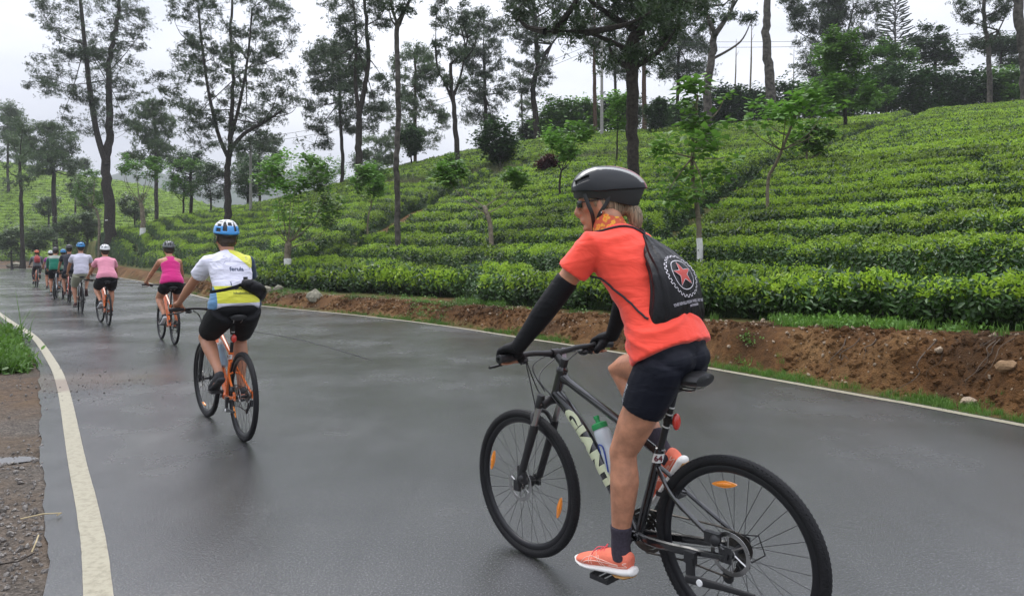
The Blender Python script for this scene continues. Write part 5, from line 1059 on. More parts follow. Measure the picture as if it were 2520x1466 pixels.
def remesh(mb, voxel, smooth=2, fac=.5):
    o = bpy.data.objects.new('tmp', mb.mesh('tmp', smooth=False)); COL.objects.link(o)
    md = o.modifiers.new('r', 'REMESH'); md.mode = 'VOXEL'; md.voxel_size = voxel; md.adaptivity = 0; md.use_smooth_shade = True
    if smooth: s = o.modifiers.new('s', 'SMOOTH'); s.iterations = smooth; s.factor = fac
    dg = bpy.context.evaluated_depsgraph_get(); me = bpy.data.meshes.new_from_object(o.evaluated_get(dg)); old = o.data; bpy.data.objects.remove(o); bpy.data.meshes.remove(old)
    me.polygons.foreach_set('use_smooth', [True] * len(me.polygons)); return me
def xf(mb, M, frm=0):
    for i in range(frm, len(mb.v)): mb.v[i] = tuple(M @ Vector(mb.v[i]))
def join(a, b): 
    k = len(a.v); a.v += b.v; a.f += [tuple(i + k for i in f) for f in b.f]; a.m += b.m
def ik(a, b, l1, l2, pole):
    d = b - a; L_ = min(d.length, (l1 + l2) * .999); k = (l1 * l1 - l2 * l2 + L_ * L_) / (2 * L_); h = math.sqrt(max(0, l1 * l1 - k * k)); dn = d.normalized(); p = Vector(pole); p = (p - dn * p.dot(dn)).normalized(); return a + dn * k + p * h
def head_mb(det):
    m = MB(); prof = [(-.118, .052, .018, .014), (-.110, .050, .034, .028), (-.092, .036, .055, .046), (-.068, .018, .074, .060), (-.04, .002, .092, .069), (-.005, -.004, .096, .074), (.03, -.006, .097, .077), (.06, -.009, .092, .075), (.088, -.012, .074, .060), (.106, -.013, .048, .04), (.115, -.013, .018, .015)]
    m.tube([(cx, 0, z) for z, cx, rx, ry in prof], [(ry, rx) for z, cx, rx, ry in prof], 20, up=(0, 1, 0))
    m.tube([(.086, 0, .028), (.098, 0, .004), (.113, 0, -.022), (.104, 0, -.036), (.086, 0, -.040)], [.008, .010, .0125, .012, .008], 8)
    for s in (-1, 1): m.ell((.098, .010 * s, -.030), (.010, .009, .008), 8, 6); m.ell((.078, .030 * s, .030), (.014, .022, .007), 8, 6); m.ell((.062, .045 * s, -.012), (.022, .018, .018), 8, 6)
    m.ell((.092, 0, -.056), (.009, .022, .0065), 10, 6); m.ell((.089, 0, -.067), (.010, .019, .007), 10, 6); m.ell((.080, 0, -.098), (.016, .020, .015), 10, 6)
    for s in (-1, 1):
        R_ = Matrix.Rotation(rad(18) * s, 3, 'Z') @ Matrix.Rotation(rad(-14), 3, 'Y')
        pts = [Vector((-.012 + .017 * math.cos(a), s * (.079 + .004 * (1 - math.cos(a)) * .5 + (.006 if math.cos(a) < 0 else 0)), -.012 + .030 * math.sin(a))) for a in np.linspace(-2.2, 2.6, 12)]
        pts = [Vector((p.x - .15 * (p.z + .012), p.y, p.z)) for p in pts]; m.tube([pts[-1] * 1] + list(reversed(pts))[1:], .0048, 6); m.ell((-.006, .0775 * s, -.014), (.013, .005, .022), 8, 6); m.ell((-.004, .079 * s, -.036), (.008, .0055, .009), 8, 6)
    return m
def finger(m, pts, r0, r1): n = len(pts); m.tube(bez(pts, 3), [r0 + (r1 - r0) * i / (3 * (n - 1)) for i in range(3 * (n - 1) + 1)], 8)
def hand_mb(W, G, s, det, grow=0.0, k=1.0):
    """hand wrapped round a grip whose centre is G (bar runs along y); W is the wrist"""
    m = MB(); pal = MB(); kn = G + Vector((.012, 0, .036)); d = (kn - W).normalized()
    pal.tube([W, W.lerp(kn, .35), W.lerp(kn, .8), kn + Vector((.004, 0, -.004))], [(.021 + grow, .027 + grow), (.032 + grow, .022 + grow), (.041 + grow, .019 + grow), (.038 + grow, .014 + grow)], 12, up=(0, 1, 0))
    pal.ell(tuple(G + Vector((-.024, -s * .022, .014))), (.024 + grow, .018 + grow, .020 + grow), 10, 6)
    tips = MB()
    for i in range(4):
        y = (1.5 - i) * .0205 * s; ln = (.93, 1.0, .96, .8)[i]; b_ = kn + Vector((.002, y, -.004)); rr = .0100
        p = [b_, G + Vector((.031, y, .024 * ln)), G + Vector((.036, y * 1.02, -.006)), G + Vector((.021, y, -.029)), G + Vector((-.004, y, -.031 * ln))]
        p = [G + Vector(((q - G).x * k, (q - G).y, (q - G).z * k)) for q in p]
        finger(pal, p[:4] if grow else p[:3], rr + grow, .0092 + grow); finger(tips, p[1:], .0092, .0068)
    t0 = G + Vector((-.026, -s * .030, .016)); tp = [t0, G + Vector((-.022, -s * .050, -.006)), G + Vector((-.004, -s * .054, -.026)), G + Vector((.018, -s * .046, -.031))]
    finger(pal, tp[:3] if grow else tp[:2], .0125 + grow, .0105 + grow); finger(tips, tp[1:], .0108, .0078)
    return pal, tips
def shoe(parent, A, ball, toe, mats, det, flare=0.0):
    """ball: point on the pedal under the ball of the foot, toe: unit direction"""
    up = Vector((0, 1, 0)).cross(toe) * -1; up = up if up.z > -.2 and (up.z > 0 or up.x > 0) else -up; side = up.cross(toe); M = Matrix([[toe.x, side.x, up.x, ball.x], [toe.y, side.y, up.y, ball.y], [toe.z, side.z, up.z, ball.z], [0, 0, 0, 1]])
    upm, solm, colm = mats
    m = MB(); P = [(-.176, .018, .052, .022), (-.170, .030, .054, .036), (-.14, .036, .056, .042), (-.10, .037, .056, .040), (-.06, .037, .054, .038), (-.02, .042, .046, .031), (.02, .046, .040, .026), (.06, .044, .035, .021), (.09, .032, .031, .016), (.103, .014, .028, .009)]
    m.tube([(x, 0, z) for x, w, z, h in P], [(w, h) for x, w, z, h in P], 16, up=(0, 1, 0)); m.tube([(-.128, 0, .05), (-.130, 0, .078), (-.134, 0, .092)], [(.036, .050), (.036, .046), (.037, .044)], 14, up=(0, 1, 0)); xf(m, M)
    sh = MB(); S_ = [(-.190, .020, .020, .012), (-.180, .034, .018, .018), (-.14, .041, .014, .020), (-.09, .039, .013, .018), (-.03, .043, .013, .016), (.02, .049, .013, .014), (.06, .047, .016, .013), (.092, .035, .024, .011), (.112, .015, .034, .008)]
    sh.tube([(x, 0, z) for x, w, z, h in S_], [(w, h) for x, w, z, h in S_], 16, up=(0, 1, 0)); xf(sh, M)
    v = .0045 if det else .012; so = link('shoe', remesh(m, v, 3), parent, upm); sl = link('shoe_sole', remesh(sh, v, 3), so, solm)
    if det:
        h = MB(); h.tube([(-.178, 0, .001), (-.15, 0, -.005), (-.11, 0, -.006), (-.075, 0, .0)], [(.022, .006), (.038, .009), (.037, .008), (.02, .004)], 14, up=(0, 1, 0)); xf(h, M); h.build('heel_tread', mat('gum_rubber', (.38, .2, .06), rough=.6), so)
        l = MB()
        for i in range(5): x = -.055 + i * .019; z = .090 - i * .0085; l.tube(bez([(x, -.022, z - .012), (x + .006, -.008, z + .002), (x + .004, .008, z + .003), (x - .004, .024, z - .012)], 3), .0026, 5)
        l.tube(bez([(-.055, .0, .094), (-.03, .022, .098), (-.01, .03, .080), (.0, .034, .066)], 3), .0022, 5); l.tube(bez([(-.055, .0, .094), (-.045, -.024, .098), (-.02, -.034, .078)], 3), .0022, 5); xf(l, M); l.build('laces', mat('laces', (.75, .10, .12), rough=.8), so)
        for s in (-1, 1):
            c = MB(); bv = BVHTree.FromObject(so, bpy.context.evaluated_depsgraph_get()) if False else BVHTree.FromPolygons([v_.co[:] for v_ in so.data.vertices], [p.vertices[:] for p in so.data.polygons])
            for ln in ([(.055, .030), (.035, .048), (.0, .060), (-.04, .056), (-.10, .046), (-.128, .044)], [(.05, .026), (.02, .042), (-.03, .046), (-.128, .040)], [(.0, .072), (.0, .03)], [(-.018, .072), (-.045, .030)], [(.012, .072), (.012, .034)], [(-.032, .068), (-.058, .026)], [(-.168, .055), (-.150, .05), (-.165, .038), (-.08, .034)]):
                pts = []
                for q in bez([Vector((a_, .08 * s, b_)) for a_, b_ in ln], 4):
                    o_ = M @ q; hit = bv.ray_cast(o_, (M.to_3x3() @ Vector((0, -s, 0))).normalized(), .1)
                    if hit[0]: pts.append(hit[0] + hit[1] * .0006)
                if len(pts) > 2: c.tube(pts, .0016, 4)
            if c.v: c.build('side_stripe', mat('pale_stripe', (.85, .55, .45), rough=.5), so)
    return M
def rings(path, rr, grow, f0, f1):
    out = [(p, (r[0] + grow, r[1] + grow)) for (f, p, r) in zip(*[iter([])] * 3)] if False else None
def helmet(parent, M, cols, style='vent', det=1, H=.118, tail=.0, dark=None, cuts=0):
    """cols: (top, low) materials"""
    nu, nv = (220, 60) if style == 'hero' else (96, 26) if det else (40, 12); V = []; F = []; mi = []; dark = dark or M_matteblack
    def P(u, e, g=1.0, dz=0):
        cx, sy = math.cos(u), math.sin(u); X = cx * ((.128 if cx > 0 else .152 + tail)) * g; Yy = sy * .104 * g * (1 - (.28 if tail else .10) * max(0, -cx) ** 2); ce = math.cos(e) ** .72; rim = .028 * max(0, cx) - (.018 + 0 * tail) * max(0, -cx) + dz
        zt = H * math.sin(e) ** 1.05 * (1 - (.26 if tail else .0) * max(0, -cx) * math.cos(e)); return Vector((X * ce - .012, Yy * ce, rim * (1 - math.sin(e)) + .028 + zt * g))
    def vent(u, e):
        p = P(u, e); ed = math.degrees(e)
        if style == 'hero': q = P(u, e); return (.022 < p.x < .092) and 24 < ed - (p.x - .05) * 160 * -1 < 38 and abs(p.y) > .04
        if ed < (16 if style != 'big' else 8) or ed > 80: return False
        ay = abs(p.y); 
        if style == 'big':
            if p.x < -.03: 
                uu = math.degrees(math.atan2(p.y, -p.x)); w = 90 - ed
                for (a0, a1, e0, e1) in ((-8, 8, 34, 56), (12, 27, 12, 58), (32, 62, 10, 24), (33, 64, 30, 44), (30, 60, 50, 62), (8, 28, 63, 74)):
                    au = abs(uu) if a0 >= 0 else uu
                    if a0 < au < a1 and e0 < ed < e1: return True
                return False
        band = ay < .012 or .026 < ay < .046 or .062 < ay < .082; seg = ((p.x + .5) / .078) % 1 < .74; return band and seg
    for j in range(nv + 1):
        for i in range(nu): V.append(P(2 * math.pi * i / nu, (math.pi / 2) * (j / nv) ** .9))
    for j in range(nv):
        for i in range(nu):
            u = 2 * math.pi * (i + .5) / nu; e = (math.pi / 2) * ((j + .5) / nv) ** .9
            if vent(u, e): continue
            i2 = (i + 1) % nu; F.append((j * nu + i, j * nu + i2, (j + 1) * nu + i2, (j + 1) * nu + i)); p = P(u, e); ed = math.degrees(e); k = 0
            if style == 'hero': k = 1 if (.053 < abs(p.y) + .22 * max(0, -p.x - .03) + .25 * max(0, p.x - .05) < .068 and ed > 14) else (2 if (.014 < abs(p.y) + .05 * max(0, -p.x) < .030 and p.x < -.05) else 0)
            elif len(cols) > 1: k = 0 if ed > (36 if style == 'big' else 40) else 1
            mi.append(k)
    m = MB(); m.add(V, F); m.m = mi; xf(m, M); me = m.mesh('helmet', angle=60); o = link('helmet', me, parent, list(cols)); sd = o.modifiers.new('thick', 'SOLIDIFY'); sd.thickness = .012 if style == 'big' else .007; sd.offset = -1
    b = MB(); n2 = 28; VV = []; 
    for j in range(9):
        for i in range(n2): VV.append(P(2 * math.pi * i / n2, (math.pi / 2) * (j / 8), .93, -.002))
    lo = [P(2 * math.pi * i / n2, 0, .90, -.002) + Vector((0.01, 0, -(.026 if style == 'hero' else .010) - (.045 if style == 'hero' else .006) * max(0, -math.cos(2 * math.pi * i / n2)))) for i in range(n2)]
    if style == 'hero': lo = [Vector((p.x * (.86 if p.x < 0 else .97), p.y * .93, p.z)) for p in lo]
    b.add(VV + lo, [(j * n2 + i, j * n2 + (i + 1) % n2, (j + 1) * n2 + (i + 1) % n2, (j + 1) * n2 + i) for j in range(8) for i in range(n2)] + [(9 * n2 + i, 9 * n2 + (i + 1) % n2, (i + 1) % n2, i) for i in range(n2)] + [tuple(9 * n2 + i for i in reversed(range(n2)))]); xf(b, M); b.build('helmet_liner', dark, o)
    c = MB()
    for s in (-1, 1):
        for x in (.055, -.055): c.tube(bez([Vector((x, .082 * s, .03)), Vector((x * .75 + .004, .085 * s, -.02)), Vector((x * .3 + .02, .079 * s, -.065)), Vector((.042, .036 * s, -.125)), Vector((.046, 0, -.132))], 4), [(.0085, .0018)] * 17, 6, up=(1, 0, 0))
    xf(c, M); c.build('chin_strap', dark, o); return o
def rider(label, frm, bikeroot=None, crank=-1.2, phi=57.0, T=.53, k=1.0, female=True, skin=None, shirt=None, sleeve=.45, shorts=None, hem=.52, loose=.004, shoes=None, sock=None, socktop=.35, helm=None, helmstyle='vent', headyaw=0, headpitch=0, hair=None, ponytail=False, det=0, foot_pitch=(-8, -40), foot_off=(0, 0), gloves=None, sleeves=None, fat=1.0, hands=None, tank=False, group='cyclists riding up the wet road', longsleeve=False, lift=0.0, pants=None, kneeout=.02, hemf=.02, collar=None, headoff=(.052, 0, .128), hipx=.222, neckup=0.0, kl=1.0, shz=-.022, klr=None, archk=.035, hemf0=-.06):
    pos, hd, lean = frm; root = inbike(frm, 'person', label, 'person', group); skin = skin or M_skin; vx = .0072 if det == 2 else (.012 if det == 1 else .019)
    HP = Vector((hipx, 0, 1.052 + lift)); ph = rad(phi); d = Vector((math.cos(ph), 0, math.sin(ph))); nb = Vector((-math.sin(ph), 0, math.cos(ph))); T *= k
    def sp(f):
        arch = archk * math.sin(math.pi * min(1, max(0, f))); return HP + d * (T * f) + nb * (arch - .012)
    wf = 1.0 if female else .9; ws = 1.0 if female else 1.10; wa = (1.0 if female else 1.12) * fat
    R0 = [(-.09, .10, .06), (-.05, .148 * wf * fat, .090), (.03, .172 * wf * fat, .112), (.16, .165 * wf * fat, .118 * fat), (.30, .142 * wa, .102 * wa), (.42, .133 * wa, .096 * wa), (.58, .142 * wa, .104 * wa), (.72, .156 * ws, .112 * wa), (.83, .160 * ws, .100), (.91, .128 * ws, .078), (.97, .075, .060), (1.02, .054, .052)]
    def torso(m, f0, f1, g, gh=None):
        rr = [r for r in R0 if f0 <= r[0] <= f1]; m.tube([sp(r[0]) for r in rr], [(r[1] + g + (gh or 0) * max(0, 1 - abs(r[0] - f0) / .3), r[2] + g + (gh or 0) * max(0, 1 - abs(r[0] - f0) / .3)) for r in rr], 22, up=(0, 1, 0))
    NB = sp(1.0); HC = NB + Vector(headoff) * k + Vector((0, 0, neckup)); MH = Matrix.Translation(HC) @ Matrix.Rotation(rad(headyaw), 4, 'Z') @ Matrix.Rotation(rad(headpitch), 4, 'Y') @ Matrix.Scale(.98 * (k ** .5), 4)
    body = MB(); inn = -.022
    body.tube([sp(r[0]) for r in R0], [(r[1] + (inn if (r[0] < (.5 if tank else .85)) else 0), r[2] + (inn if (r[0] < (.5 if tank else .85)) else 0)) for r in R0], 22, up=(0, 1, 0))
    for s in (-1, 1):
        gl = ((HP.x - .024, .050 * s * fat, HP.z - .010)); body.ell(gl, (.062, .062, .055), 12, 8)
    body.tube([sp(.94), NB.lerp(HC, .45) + Vector((-.02, 0, 0)), HC + Vector((-.012, 0, -.03))], [(.062, .062), (.052 * (1 if female else 1.12), .056), (.052, .06)], 16, up=(0, 1, 0))
    hm = head_mb(det); xf(hm, MH); join(body, hm)
    sh = MB(); lk = {}
    SW = (.158 if female else .178) * k; glv = MB(); slv = MB(); tipsM = MB(); sockm = MB(); shr = MB(); hemr = []
    if shirt: torso(sh, hemf0, .975 if not tank else .74, .013, hemf)
    if tank:
        sh.tube([sp(.68), sp(.76) + nb * .006, sp(.84) + nb * .012, sp(.93) + nb * .010], [(.138, .120), (.085, .118), (.050, .104), (.042, .080)], 16, up=(0, 1, 0))
        for s in (-1, 1): sh.tube(bez([sp(.78) + Vector((0, .03 * s, .0)) + nb * .112, sp(.92) + Vector((0, .06 * s, 0)) + nb * .082, sp(.98) + Vector((.02, .078 * s, 0)) + nb * .02, sp(.86) + Vector((0, .085 * s, 0)) - nb * .085], 4), .016, 8)
    if shorts:
        torso(shr, -.2, .22, .006 + loose * .5); shr.tube([sp(-.14), sp(-.09), sp(-.02)], [(.07, .04), (.125, .078), (.15, .10)], 18, up=(0, 1, 0))
        for s in (-1, 1): shr.ell((HP.x - .024, .050 * s * fat, HP.z - .010), (.078 + loose * .3, .102 + loose * .3, .066 + loose * .2), 14, 10)
    for s in (1, -1):
        S = sp(.865) + Vector((.01, SW * s, shz)); G = Vector((.888, .292 * s, 1.012)); st = -.05
        pv = Vector((.912, 0, .795)); G = Matrix.Translation(pv) @ Matrix.Rotation(st, 4, Vector((-.334, 0, .943))) @ Matrix.Translation(-pv) @ G
        Wr = G + Vector((-.060, .004 * s, .050)) if hands is None else G + Vector(hands)
        E = ik(S, Wr, .285 * k, .245 * k, (-.5, 1.0 * s, -.5)); u1 = (.052 if female else .060) * fat ** .5; fa = .040 if female else .046
        pts = [sp(.86) + Vector((0, .09 * s, 0)), S, S.lerp(E, .35), S.lerp(E, .75), E, E.lerp(Wr, .3), E.lerp(Wr, .7), Wr]; ra = [.052, u1 + .004, u1 * .93, fa * 1.03, fa * .98, fa * 1.0, fa * .74, .024]
        body.tube(pts, ra, 14)
        pal, tips = hand_mb(Wr, G, s, det); join(body, pal); join(body, tips)
        if gloves: p2, t2 = hand_mb(Wr, G, s, det, grow=.0045); p2.tube([E.lerp(Wr, .9), Wr], [.029, .029], 12); join(glv, p2); lk.setdefault('glv', []).append(s)
        if shirt and not tank:
            q = sleeve; en = S.lerp(E, min(1, q)) if q <= 1 else E.lerp(Wr, q - 1); dd = (E - S).normalized()
            pp = [sp(.85) + Vector((0, .08 * s, 0)), S + Vector((0, 0, .002)), S.lerp(E, .3 * min(1, q) / .45 if q < .9 else .35)]; r3 = [.062, u1 + .012, u1 + .015]
            if q > 1: pp += [S.lerp(E, .8), E, en]; r3 += [fa + .018, fa + .016, .036]
            else: pp += [en]; r3 += [u1 + .015]
            sh.tube(pp, r3, 14)
        if sleeves: slv.tube([S.lerp(E, .62), S.lerp(E, .8), E, E.lerp(Wr, .3), E.lerp(Wr, .7), Wr, Wr.lerp(G, .12)], [fa * 1.06 + .007, fa * 1.06 + .007, fa + .010, fa + .008, fa * .82 + .005, .033, .031], 14)
        if sleeves: link('arm_sleeve', remesh(slv, .006, 3), root, sleeves); slv = MB()
        if gloves: link('glove', remesh(glv, .0045 if det == 2 else .01, 2), root, gloves); glv = MB()
        # legs
        a = crank if s > 0 else crank + math.pi; pd = Vector((.445 + math.cos(a) * .17, .133 * s, .29 + math.sin(a) * .17 + .012)); pi_ = rad(foot_pitch[0 if s > 0 else 1]); toe = Vector((math.cos(pi_), .06 * s, math.sin(pi_))).normalized(); upv = Vector((-toe.z, 0, toe.x)).normalized()
        ball = pd + upv * .012 + toe * foot_off[0 if s > 0 else 1]; AN = ball - toe * .128 + upv * .105
        H_ = HP + Vector((.012, .088 * s, -.035)); q_ = kl if (s > 0 or klr is None) else klr; KN = ik(H_, AN, .415 * k * q_, .405 * k * q_, (1, kneeout * 10 * s, .1)); th = (.090 if female else .084) * fat; kr = .056 * fat ** .5; cf = .057 * fat ** .5
        tv = (AN - KN).normalized(); bk = Vector((-1, 0, 0)); bk = (bk - tv * bk.dot(tv)).normalized()
        lp = [H_ + (H_ - KN).normalized() * .04, H_, H_.lerp(KN, .3), H_.lerp(KN, .65), H_.lerp(KN, .9), KN, KN.lerp(AN, .12) + bk * .006, KN.lerp(AN, .3) + bk * .012, KN.lerp(AN, .5) + bk * .008, KN.lerp(AN, .78), AN, AN - upv * .045]
        lr = [th * .95, th * 1.02, th * .98, th * .80, kr * 1.06, kr * 1.0, kr * .96, cf * 1.03, cf * .90, .039, .034, .034]; lr = [q - ((.024 if i_ < 2 else .014) if (shorts and i_ < 3) else 0) for i_, q in enumerate(lr)]; body.tube(lp, lr, 16); body.ell(tuple(KN - bk * .024), (.030, .033, .036), 10, 8)
        for s2 in (-1, 1): c_ = KN.lerp(AN, .27) + bk * .026 + Vector((0, .017 * s2, 0)); body.tube([c_ - tv * .07, c_ - tv * .03, c_ + tv * .03, c_ + tv * .09], [.012, .034, .034, .010], 10)
        for s2 in ((-1, 1) if (KN - H_).normalized().dot(tv) > .85 else ()): c_ = KN + bk * .030 + Vector((0, .030 * s2, 0)); body.tube([c_ - tv * .10, c_, c_ + tv * .03], [.010, .013, .008], 8)
        ftm = MB(); ftm.tube([AN - upv * .045, ball + upv * .03], [.033, .034], 10); join(body, ftm)
        if shorts:
            hk = hem; tt = [H_ + (H_ - KN).normalized() * .03, H_, H_.lerp(KN, hk * .5), H_.lerp(KN, hk * .8), H_.lerp(KN, hk)]; base_r = lambda f: np.interp(f, [0, .3, .65, .9, 1], [th * 1.02, th * .98, th * .80, kr * 1.06, kr])
            rr_ = [th + loose, th * 1.02 + .004 + loose] + [float(base_r(f)) + .004 + loose * (1.0 if f < hk else (1.15 if loose > .008 else .6)) for f in (hk * .5, hk * .8, hk)]
            if pants: tt += [KN, KN.lerp(AN, .3), KN.lerp(AN, .85)]; rr_ += [kr + .012, cf + .012, .045]
            shr.tube(tt, rr_, 16)
        if sock: sockm.tube([AN.lerp(KN, socktop), AN.lerp(KN, .12), AN, AN - upv * .05], [float(np.interp(socktop, [0, .22, .5], [.034, .041, .055])) + .004, .040, .040, .042], 14); link('sock', remesh(sockm, .006 if det else .012, 2), root, sock); sockm = MB()
        if shoes: shoe(root, AN, ball, toe, shoes, 1 if det == 2 else 0)
    bo = link('body', remesh(body, vx, 3), root, skin)
    out = dict(root=root, body=bo, HC=HC, MH=MH, sp=sp, nb=nb, d=d, NB=NB)
    if shirt:
        sm = remesh(sh, vx * 1.1, 5 if det else 3)
        nr = [v.normal.copy() for v in sm.vertices]
        for v, n_ in zip(sm.vertices, nr):
            q = v.co - HP; al = q.dot(d); ac = q.dot(nb); w_ = mnoise.noise(Vector((al * 15 + ac * 9 + v.co.y * 7 * (1 if v.co.y > 0 else -1), v.co.y * 4, ac * 4 + pos[0])))
            fold = (1 - abs(w_) * 3) if abs(w_) < .33 else 0; amp = .0035 + .0045 * max(0, mnoise.noise(v.co * 5 + Vector((pos[0], 0, 3)))) + .004 * max(0, 1 - abs(al - .12) / .12)
            v.co += n_ * (fold * amp - .001)
        out['shirt'] = link('shirt', sm, root, shirt)
    if shorts: out['shorts'] = link('shorts', remesh(shr, vx, 5), root, shorts)
    if hair:
        h = MB(); h.ell((-.020, 0, .012), (.090, .083, .098), 20, 12); h.ell((-.055, 0, -.030), (.055, .066, .060), 14, 10)
        for s in (-1, 1): h.ell((.020, .060 * s, .038), (.050, .021, .030), 10, 8)
        if ponytail: h.ell((-.088, 0, -.012), (.022, .02, .02), 8, 6); h.tube(bez([(-.088, 0, -.030), (-.122, 0, -.045), (-.140, 0, -.075), (-.138, .004, -.11), (-.130, .006, -.145)], 3), [.016, .024, .030, .034, .035, .036, .035, .034, .033, .031, .028, .024, .014][:13], 12)
        xf(h, MH); link('hair', remesh(h, .006 if det else .012, 2), root, hair)
    if helm: out['helmet'] = helmet(root, MH @ Matrix.Translation((0, 0, .018)), helm, helmstyle, 1 if det else 0, tail=.05 if helmstyle == 'hero' else 0)
    return out
def bvh(o): return BVHTree.FromPolygons([v.co[:] for v in o.data.vertices], [p.vertices[:] for p in o.data.polygons])
def decal(name, me, on, o, xd, yd, m, off=.0015, dist=.3):
    """print: a flat mesh wrapped on to the surface it is printed on"""
    xd = Vector(xd).normalized(); yd = Vector(yd); yd = (yd - xd * yd.dot(xd)).normalized(); zd = xd.cross(yd); bv = bvh(on); bm = bmesh.new(); bm.from_mesh(me)
    for _ in range(2):
        le = [e for e in bm.edges if e.calc_length() > .014]
        if not le: break
        bmesh.ops.subdivide_edges(bm, edges=le, cuts=1)
    bmesh.ops.triangulate(bm, faces=bm.faces)
    for v in bm.verts:
        p = Vector(o) + xd * v.co.x + yd * v.co.y + zd * dist; h = bv.ray_cast(p, -zd, dist * 2)
        v.co = (h[0] + zd * off) if h[0] else p - zd * dist
    me2 = bpy.data.meshes.new(name); bm.to_mesh(me2); bm.free(); return link(name, me2, on, m)
def ribbon(pts, w, closed=False):
    V = []; F = []; n = len(pts)
    for i, p in enumerate(pts):
        a = Vector(pts[(i - 1) % n] if closed or i else pts[0]); b = Vector(pts[(i + 1) % n] if closed or i < n - 1 else pts[-1]); t = (b - a).normalized(); q = Vector((-t.y, t.x)); V += [(p[0] + q.x * w / 2, p[1] + q.y * w / 2, 0), (p[0] - q.x * w / 2, p[1] - q.y * w / 2, 0)]
    for i in range(n if closed else n - 1): j = (i + 1) % n; F.append((2 * i, 2 * i + 1, 2 * j + 1, 2 * j))
    me = bpy.data.meshes.new('line'); me.from_pydata(V, [], F); return me
# ------------------------------------------------------------------ the riders, nearest first
HERO = ((.8355, 2.6427), .7465, .0268)
M_coral = cloth('coral_jersey', (.93, .080, .048), rough=.8, n=.03, fold=.45)
bk1 = make_bike('black bicycle with cream lettering on the down tube under the rider in orange', *HERO[:2], lean=HERO[2], frame=M_blackmetal, det=1, crank=rad(-65), steer=-.03, refl=(.25, 3.39), rear_refl=(1.42,), number='64', logo='GIANT')
bottle(HERO, 'translucent water bottle with green cap in a blue cage on the black bicycle', mat('green_cap', (.02, .28, .08), rough=.45), mat('frosted_bottle', (.62, .68, .72), rough=.35, trans=.25), cage=M_cageblue, bike=bk1)
M_sock = mat('grey_plum_sock', (.035, .028, .04), rough=.95, noise=.3, nscale=90)
M_coralshoe = mat('coral_shoe_mesh', (.85, .20, .12), rough=.8, noise=.12, nscale=12, bump=.3, bscale=400); M_solew = mat('white_foam_sole', (.80, .78, .74), rough=.7)
M_blonde = mat('grey_blonde_hair', (.16, .11, .07), rough=.55, col2=(.38, .29, .20), nscale=30)
t = M_blonde.node_tree; _tc = N(t, 'ShaderNodeTexCoord'); _mp = N(t, 'ShaderNodeMapping'); _mp.inputs['Scale'].default_value = (60, 60, 6); L(t, _tc.outputs['Object'], _mp.inputs[0]); _z = N(t, 'ShaderNodeTexNoise', inp={'Scale': 2.5, 'Detail': 3.0, 'Distortion': 1.0}); L(t, _mp.outputs[0], _z.inputs['Vector']); _b = N(t, 'ShaderNodeBump', inp={'Strength': 1.0, 'Distance': .01}); L(t, _z.outputs['Fac'], _b.inputs['Height']); L(t, _b.outputs[0], t.nodes['Principled BSDF'].inputs['Normal'])
_r = ramp(t, _z.outputs['Fac'], [(.35, (.09, .06, .035)), (.65, (.34, .25, .16))]); L(t, _r, t.nodes['Principled BSDF'].inputs['Base Color'])
h_blk = mat('helmet_gloss_black', (.008, .009, .011), rough=.28, spec=.4); h_sil = mat('helmet_silver', (.30, .30, .28), rough=.35, coat=.4); h_red = mat('helmet_dark_red', (.22, .02, .03), rough=.3, coat=.4)
hero = rider('person in an orange T-shirt, navy shorts and black helmet riding the black bicycle', HERO, crank=rad(-65), phi=58.5, T=.612, kl=.965, shz=0, klr=1.05, archk=.012, hemf0=.0, k=.985, skin=M_skin, shirt=M_coral, sleeve=.50, shorts=M_navy, hem=.50, loose=.004, shoes=(M_coralshoe, M_solew, M_coral), sock=M_sock, socktop=.23, helm=(h_blk, h_sil, h_red), helmstyle='hero', headyaw=36, headpitch=9, hair=M_blonde, ponytail=True, det=2, foot_pitch=(-7, -55), foot_off=(.035, .02), gloves=M_blackcloth, sleeves=M_blackcloth, group='cyclists riding up the wet road', hipx=.248, headoff=(.050, 0, .112))
HR = hero['root']; sp = hero['sp']; nb = hero['nb']; dd = hero['d']; MH = hero['MH']
# glasses, earring, neck scarf
m = MB()
for s in (-1, 1): m.tube(bez([(.100, .012 * s, .010), (.098, .035 * s, .012), (.086, .058 * s, .010), (.074, .068 * s, .008)], 3), [(.016, .0025)] * 10, 8, up=(0, 0, 1)); m.tube([(.074, .068 * s, .016), (.04, .080 * s, .016), (-.015, .083 * s, .012)], .0026, 6)
xf(m, MH); m.build('sunglasses', mat('dark_lens', (.006, .006, .007), rough=.08, spec=.8), HR)
m = MB(); m.ell((-.004, .085, -.044), (.0028, .0028, .0028), 8, 6); xf(m, MH); m.build('earring', mat('pearl', (.8, .8, .78), rough=.2), HR)
M_scarf = bpy.data.materials.new('patterned_scarf'); M_scarf.use_nodes = True; t = M_scarf.node_tree; tc = N(t, 'ShaderNodeTexCoord'); vo = N(t, 'ShaderNodeTexVoronoi', inp={'Scale': 48.0}); L(t, tc.outputs['Object'], vo.inputs['Vector']); L(t, ramp(t, vo.outputs['Distance'], [(.0, (.75, .45, .06)), (.22, (.80, .12, .03)), (.42, (.80, .45, .05)), (.6, (.55, .10, .05))]), t.nodes['Principled BSDF'].inputs['Base Color']); t.nodes['Principled BSDF'].inputs['Roughness'].default_value = .9
m = MB(); NBp = hero['NB']; m.tube([sp(.93) + nb * .0, NBp + Vector((.004, 0, .012)), NBp + Vector((.018, 0, .040)), NBp + Vector((.026, 0, .052))], [(.075, .075), (.069, .072), (.062, .068), (.058, .062)], 18, up=(0, 1, 0)); link('neck_scarf', remesh(m, .006, 3), HR, M_scarf)
